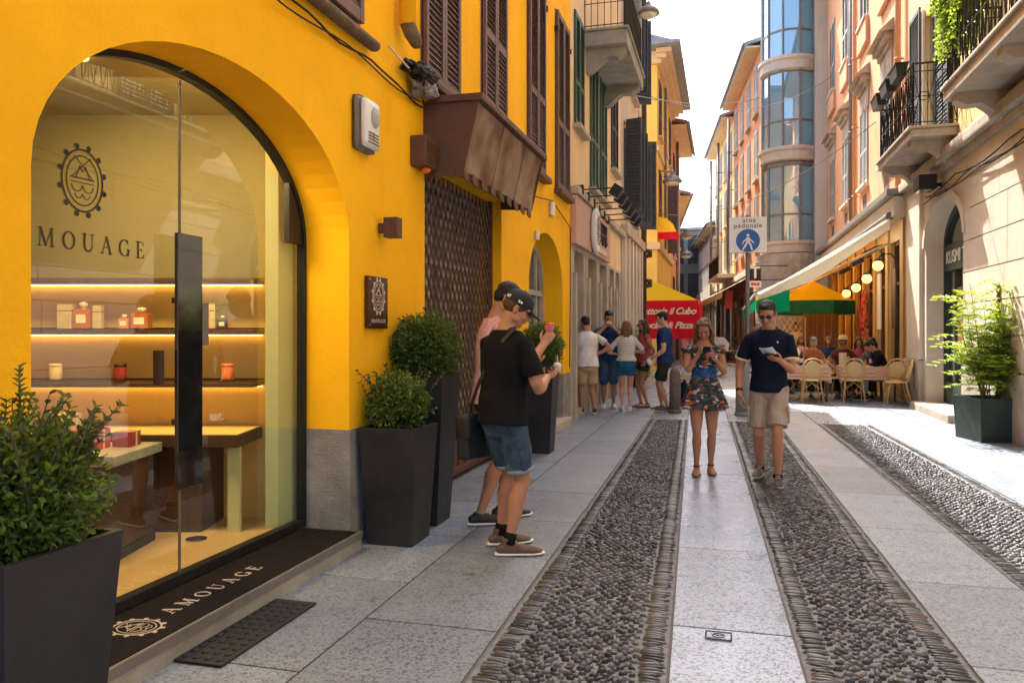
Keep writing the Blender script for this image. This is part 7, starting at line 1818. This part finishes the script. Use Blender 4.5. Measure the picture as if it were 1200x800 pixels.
p = person('man in navy t-shirt and dark shorts facing left at the street side of the group', gp_(779, 482), R(172), 1.86, 'm', 'fair', 'black', 'short', .010, feet=((.05, .04, 0, R(-4)), (-.05, -.04, 0, R(8))), head=(14, 8),
    rh=dict(tw=(.10, .07, .50), pole=(.3, -1, 0)), lh=dict(tw=(-.12, .10, .53), pole=(-.3, -1, 0), curl=45), top=dict(mat=navy_tee, sleeve=.6, lo=.49, infl=.013), bottom=dict(mat=dark_short, len=.84, wide=1.2), shoes=dict(kind='low', mat=SHG), group=GRP)
q = p['arms'][-1][2] + Vector((0, .05, -.07)); t = held('crumpled_napkin', 'white paper napkin in the hand of the man in dark shorts', 'napkin', None, None, p, q, Matrix.Identity(3)); crumple((0, 0, 0), (.05, .04, .06), 1, 2., MT['sign_white'], t, 'paper')
# navy bag on the ground by the bollard
x, y = G(800, 476); t = thing('travel_bag', 'dark navy soft bag standing on the cobbles right of the stone bollard', 'bag', (x, y, .01), .2)
crumple((0, 0, .24), (.15, .12, .235), 1, 5., MT['navy'], t, 'body')
for s_ in (-1, 1): MB().tube([(-.07, .05 * s_, .4), (-.05, .06 * s_, .52), (.05, .06 * s_, .52), (.07, .05 * s_, .4)], .010, 6).build('handle', MT['iron'], t, True)
# --- far pedestrians
FARP = 'pedestrians far down the street'
def walker(px, feet_y, H, face, label, topc, botc, sex='m', hair='brown', style='short', **k):
    c1 = cloth('far_top_' + label[:20], topc); c2_ = cloth('far_bottom_' + label[:20], botc)
    return person(label, gp_(px, feet_y), face, H, sex, 'tan', hair, style, .016, feet=((.05, .10, 0, 0), (-.05, -.10, .02, 0)), pelvis=(0, 0, .505), top=dict(mat=c1, sleeve=.5, lo=.5), bottom=dict(mat=c2_, len=k.get('ln', .7), wide=1.15), shoes=dict(kind='low', mat=SHW), group=FARP)
walker(803, 431, 1.66, R(200), 'far woman in pink top and dark shorts right of the gazebo valance', (.75, .35, .32), (.02, .02, .025), 'f', 'light', 'short', ln=.4)
walker(814, 424, 1.75, R(-100), 'far man in white shirt beside the woman in pink', (.7, .7, .68), (.06, .08, .12), ln=1.6)
walker(884, 432, 1.68, R(-70), 'far red haired woman behind the road sign pole', (.12, .10, .10), (.05, .05, .06), 'f', 'light', 'long', ln=1.6)
walker(826, 420, 1.8, R(95), 'far man in grey shirt walking away beyond the woman in the dress', (.30, .30, .32), (.03, .03, .04), ln=1.7)
walker(933, 446, 1.78, R(-120), 'waiter in white shirt standing by the green valance', (.8, .78, .75), (.02, .02, .02), ln=1.75)

# ================================================================ CAFE TERRACE
def make_chair(label, x, y, rz):
    t = thing('bistro_chair', label, 'chair', (x, y, .012), rz, 'rattan bistro chairs')
    # chair faces local +Y, backrest at -Y
    m = MB(); pts = [(.21 * math.cos(a), .20 * math.sin(a) + .02, .46) for a in [2 * PI * q / 20 for q in range(20)]]; m.sweep(pts, [.016] * 20, 6, None, close=True); m.build('seat_rim', MT['rattan'], t, True)
    MB().lathe((0, .02, .452), [(.20, 0), (.205, .008), (.19, .016), (.02, .018)], 20).build('seat', MT['cane'], t, True)
    # back hoop
    hoop = [(-.17, -.14, .46), (-.205, -.19, .62), (-.20, -.235, .78), (-.13, -.262, .89), (0, -.272, .925), (.13, -.262, .89), (.20, -.235, .78), (.205, -.19, .62), (.17, -.14, .46)]
    m = MB().sweep(hoop, [.015] * 9, 7); m.build('back_hoop', MT['rattan'], t, True)
    ov = [(.145 * math.cos(a), -.222 - .045 * math.sin(a) , .70 + .165 * math.sin(a)) for a in [2 * PI * q / 20 for q in range(20)]]
    m = MB().sweep(ov, [.011] * 20, 6, None, close=True); m.tube([(.10, -.19, .56), (.15, -.15, .47)], .01, 6); m.tube([(-.10, -.19, .56), (-.15, -.15, .47)], .01, 6); m.build('back_oval', MT['rattan'], t, True)
    m = MB(); m.add([(p[0], p[1] + .004, p[2]) for p in ov] + [(0, -.215, .70)] + [(p[0], p[1] - .006, p[2]) for p in ov] + [(0, -.228, .70)], [(q, (q + 1) % 20, 20) for q in range(20)] + [(21 + (q + 1) % 20, 21 + q, 41) for q in range(20)]); m.build('backrest', MT['cane'], t)
    for sx_ in (-1, 1):
        for (a, b) in (((.15 * sx_, .16, .45), (.18 * sx_, .22, .0)), ((.16 * sx_, -.13, .45), (.215 * sx_, -.24, .0))): MB().sweep([a, ((a[0] + b[0]) / 2, (a[1] + b[1]) / 2, .22), b], [.015, .014, .012], 7).build('leg', MT['rattan'], t, True)
    m = MB()
    for y_ in (-.16, .17): m.tube([(-.17, y_ * 1.1, .28), (0, y_, .42), (.17, y_ * 1.1, .28)], .009, 5)
    m.build('stretcher', MT['rattan'], t, True); return t
def check_cloth():
    m, nt, b = newmat('checked_tablecloth'); L = nt.links; tc = N(nt, 'TexCoord'); ck = N(nt, 'TexChecker', i_Scale=26.); ck.inputs[1].default_value = (.72, .50, .34, 1); ck.inputs[2].default_value = (.45, .10, .06, 1); mp = N(nt, 'Mapping'); mp.inputs['Rotation'].default_value = (0, 0, R(45)); L.new(tc.outputs['Object'], mp.inputs[0]); L.new(mp.outputs[0], ck.inputs[0])
    c = mix(nt, .35, ck.outputs[0], (.75, .58, .40)); L.new(c, b.inputs['Base Color']); b.inputs['Roughness'].default_value = .9; return m
CK = check_cloth()
def table(label, x, y, w_=.75, d_=.75, cl_label='checked cloth'):
    t = thing('cafe_table', label, 'table', (x, y, .012), 0, 'restaurant terrace tables')
    MB().rbox(-w_ / 2, w_ / 2, -d_ / 2, d_ / 2, .70, .73, .006).build('tabletop', MT['wood'], t)
    for sx_ in (-1, 1):
        for sy in (-1, 1): MB().box(sx_ * (w_ / 2 - .05) - .02, sx_ * (w_ / 2 - .05) + .02, sy * (d_ / 2 - .05) - .02, sy * (d_ / 2 - .05) + .02, 0, .70).build('leg', MT['wood_dark'], t)
    m = MB(); a, b = w_ / 2 + .012, d_ / 2 + .012; n = 48; vs = []
    per = []
    for k in range(n):
        u = k / n * 4; s_ = int(u); f = u - s_
        per.append([(-a + 2 * a * f, -b), (a, -b + 2 * b * f), (a - 2 * a * f, b), (-a, b - 2 * b * f)][s_])
    for ring_, z in ((1., .735), (1.01, .725), (1.03, .60), (1.05, .46)):
        for k, (px_, py_) in enumerate(per): w2 = 1 + (.02 * math.sin(k * 1.3) if z < .7 else 0); vs.append((px_ * ring_ * w2, py_ * ring_ * w2, z + (-.05 * (1 - abs(math.cos(k / n * 2 * PI * 2))) * 0 if z > .5 else -.08 * max(0, 1 - abs(((k / n * 4 + .5) % 1) - .5) * 6) * 1.)))
    fs = [tuple(range(n))] + [(r_ * n + k, (r_ + 1) * n + k, (r_ + 1) * n + (k + 1) % n, r_ * n + (k + 1) % n) for r_ in range(3) for k in range(n)]
    m.add([(v[0] + x, v[1] + y, v[2] + .012) for v in vs], fs); o = m.build('tablecloth', CK, None); tag(o, cl_label, 'tablecloth', 'checked tablecloths')
ch = []
for i, (px, py, lab, rz) in enumerate(((952, 476, 'leftmost empty rattan chair at the front edge of the terrace', .05), (1002, 476, 'middle rattan chair at the front edge of the terrace, back to the street', -.06), (1053, 477, 'rightmost rattan chair beside the stone pilaster', -.12))):
    x, y = G(px, py - 3); y += .22
    if i == 0: base = make_chair(lab, x, y, rz); ch.append(base)
    else: ch.append(again(base, (x, y, .012), rz, lab))
T1 = (ch[0].location.x - .25, ch[0].location.y + .75); T2 = (ch[1].location.x + .25, ch[1].location.y + .72)
table('square terrace table behind the leftmost rattan chair', T1[0], T1[1], 1.3, .75, 'red checked cloth on the left front table')
table('terrace table behind the middle and right rattan chairs', T2[0] + .12, T2[1], 1.1, .75, 'red checked cloth on the right front table')
more = [(T1[0] + .85, T1[1] + .25, 1.2, 'dark shaded rattan chair between the two front tables'), (T1[0] - .3, T1[1] + .75, PI, 'rattan chair facing the street behind the left table'), (T1[0] + .4, T1[1] + .75, PI - .2, 'second rattan chair behind the left table'), (T2[0] - .25, T2[1] + .78, PI, 'rattan chair under the diner in the hat'), (T2[0] + .35, T2[1] + .8, PI + .2, 'rattan chair under the striped diner'),
        (1.7, 20.6, 0, 'rattan chair in the second row left'), (2.5, 20.5, .2, 'rattan chair in the second row middle'), (1.6, 22.2, PI, 'rattan chair of the second row facing the street'), (2.6, 22.1, PI, 'rattan chair of the second row by the facade'), (3.35, 17.35, PI / 2, 'rattan chair under the dark haired diner by the wall')]
for x, y, rz, lab in more: again(base, (x, y, .012), rz, lab)
table('second row terrace table under the awning', 2.1, 21.3, 1.3, .8, 'checked cloth on the second row table')
table('third row terrace table near the wooden screen', 2.2, 23.4, 1.3, .8, 'checked cloth on the third row table')
def tableware(tx, ty, seed, where):
    rnd = random.Random(seed)
    def th(nm, lab, cat, dx, dy): return thing(nm, lab, cat, (tx + dx, ty + dy, .748), rnd.uniform(0, 3), 'tableware on the terrace')
    t = th('wine_bottle', 'dark glass wine bottle on the ' + where, 'bottle', .12, .05); MB().lathe((0, 0, 0), [(.036, 0), (.038, .01), (.038, .19), (.015, .24), (.014, .30), (.016, .31)], 14).build('glass', MT['pane'] if False else MT['black'], t, True); MB().lathe((0, 0, .06), [(.0385, 0), (.0387, .09), (.0385, .095)], 14).build('paper_label', MT['sign_white'], t, True)
    for k, (dx, dy) in enumerate(((-.25, .1), (.32, -.12))):
        t = th('dinner_plate', ('left', 'right')[k] + ' white plate on the ' + where, 'plate', dx, dy); MB().lathe((0, 0, 0), [(.07, 0), (.125, .018), (.127, .02), (.08, .008), (.01, .007)], 20).build('plate', MT['sign_white'], t, True); MB().ell((0, 0, .015), .06, .05, .02, 10, 6).build('food', M_('pasta', (.7, .3, .08), .7), t, True)
    for k, (dx, dy) in enumerate(((-.08, -.1), (.22, .16))):
        t = th('drinking_glass', ('near', 'far')[k] + ' drinking glass on the ' + where, 'glass', dx, dy); MB().lathe((0, 0, 0), [(.028, 0), (.036, .11), (.034, .11), (.026, .008)], 14).build('tumbler', MT['bay_glass'], t, True)
tableware(T1[0], T1[1], 1, 'left front table'); tableware(T2[0] + .1, T2[1], 2, 'right front table')
t = thing('menu_card', 'open pale menu held upright on the right front table', 'menu', (T2[0] - .32, T2[1] + .1, .75), .4); m = MB(); m.box(-.12, 0, -.001, .001, 0, .28); m.build('page', MT['cream_cloth'], t); MB().box(0, .12, -.001, .001, 0, .28, Matrix.Rotation(.6, 4, 'Z')).build('page', MT['cream_cloth'], t)
DIN = 'diners seated on the restaurant terrace'
def diner(lab, x, y, face, sex, hair, style, topm, sl=.55, skin='tan', lean=8, head=(15, 0), **k):
    return person(lab, (x, y, .012), face, 1.72, sex, skin, hair, style, .012, feet=((.07, .26, 0, 0), (-.07, .26, 0, 0)), pelvis=(0, 0, .315), lean=lean, head=head, kneepole=(0, .7, 1), rh=dict(tw=(.10, .22, .62), pole=(1, -.4, -1), d=(-.4, 1, .1), n=(0, .2, -1)), lh=dict(tw=(-.08, .22, .64), pole=(-1, -.4, -1), d=(.4, 1, .1), n=(0, .2, -1)), top=dict(mat=topm, sleeve=sl, lo=.51), bottom=dict(mat=k.get('bot', dark_short), len=1.8, wide=1.05, name='trousers'), shoes=dict(kind='low', mat=SHB), group=DIN)
pd = diner('diner in straw hat and glasses facing the street behind the right table', T2[0] - .25, T2[1] + .72, R(-100), 'm', 'brown', 'short', cloth('maroon_cotton', (.12, .03, .03)))
MB().lathe(tuple(pd['Hd'](0, -.01, .035)), [(.17, 0), (.175, .005), (.10, .012), (.095, .08), (.06, .10), (.01, .105)], 20).build('straw_hat', MT['cane'], pd['t'], True); sunglasses(pd)
wv = striped(); wv2 = cloth('dark_stripe_knit', (.04, .04, .045), (.2, .2, .2), scale=3)
diner('dark haired diner in dark striped top behind the right table', T2[0] + .40, T2[1] + .74, R(-120), 'f', 'black', 'long', wv2, .9)
diner('older woman diner in orange patterned top behind the left table', T1[0] + .42, T1[1] + .70, R(-85), 'f', 'grey', 'short', cloth('orange_print', (.65, .20, .07), (.25, .10, .05), scale=22), .5, 'fair')
diner('diner in dark top behind the left end of the left table', T1[0] - .3, T1[1] + .72, R(-90), 'm', 'brown', 'short', black_tee)
diner('dark haired diner in black leaning on the right table by the wall', 3.33, T2[1] - .05, R(178), 'm', 'black', 'short', black_tee, 1.4, 'tan', 22, (25, 10), bot=khaki)
diner('diner in white shirt in the second row', 1.65, 22.15, R(-90), 'm', 'brown', 'short', white_tee)
diner('diner in blue shirt in the second row by the facade', 2.6, 22.0, R(-95), 'f', 'light', 'long', navy_tee)
table('fourth row terrace table close to the facade', 3.0, 19.4, .8, .8, 'checked cloth on the table close to the facade')
for x, y, fc_, sx_, hr_, st_, mt_, lb in ((3.05, 20.15, -95, 'f', 'brown', 'long', red_top, 'diner in red top close to the facade'), (1.15, 20.2, -60, 'm', 'grey', 'short', khaki, 'grey haired diner in khaki at the street end'), (2.0, 23.0, -90, 'f', 'light', 'long', pink_tee, 'diner in pink in the third row'), (1.3, 24.0, -75, 'm', 'black', 'short', navy_polo, 'diner in navy near the white trellis')):
    again(base, (x, y + .0, .012), R(fc_) - PI / 2, 'rattan chair of the ' + lb); diner(lb, x, y, R(fc_), sx_, hr_, st_, mt_)
# ================================================================ CARGO TRICYCLE far in the street
x, y = G(862, 440)
t = thing('cargo_tricycle', 'yellow cargo tricycle with white rounded cover beyond the woman in the dress', 'tricycle', (x, y, .01), R(20))
def wheel(cx, cy, r_):
    w_ = MB().tube([(cx + r_ * math.cos(a), cy, r_ + r_ * math.sin(a)) for a in [2 * PI * q / 22 for q in range(22)]], .022, 6, True).build('wheel', MT['black'], t, True)
    m = MB()
    for q in range(12): a = PI * q / 6; m.tube([(cx, cy, r_), (cx + r_ * math.cos(a), cy, r_ + r_ * math.sin(a))], .003, 3)
    m.build('spokes', MT['steel'], w_)
wheel(-.75, .32, .3); wheel(-.75, -.32, .3); wheel(.75, 0, .33)
m = MB(); m.tube([(-.6, 0, .4), (.2, 0, .35), (.75, 0, .33)], .022, 7); m.tube([(.2, 0, .35), (.05, 0, .85), (-.45, 0, .8)], .02, 7); m.tube([(.05, 0, .85), (.75, 0, .33)], .015, 7); m.build('frame', M_('yellow_enamel', (.75, .5, .05), .4), t, True)
MB().rbox(-.02, .22, -.08, .08, .9, .96, .02).build('saddle', MT['black'], t, True); MB().tube([(-.3, -.28, 1.0), (-.4, -.1, 1.05), (-.4, .1, 1.05), (-.3, .28, 1.0)], .014, 6).build('handlebar', MT['steel'], t, True)
MB().rbox(-1.15, -.45, -.38, .38, .42, .82, .03).build('cargo_box', MT['wood_dark'], t)
m = MB(); m.prism([(-1.2, .84), (-.4, .84), (-.38, 1.1), (-.55, 1.28), (-1.0, 1.32), (-1.18, 1.15)], lambda p, k: (p[0], -.42 + .84 * k, p[1])); cov = m.build('cover', MT['sign_white'], t)
xf(text_mb('BOTTEGA', .13, .006, off=.003), Matrix.Translation((-.8, -.426, 1.0))).build('lettering', MT['dark_letter'], cov)
# small litter and marks on the paving
x, y = G(546, 607); o = MB().rbox(-.05, .05, -.012, .012, 0, .006, .002).build('paper_scrap', MT['gold'], None); o.location = (x - .12, y, .012); tag(o, 'small pale paper scrap on the paving by the tall planter', 'litter')
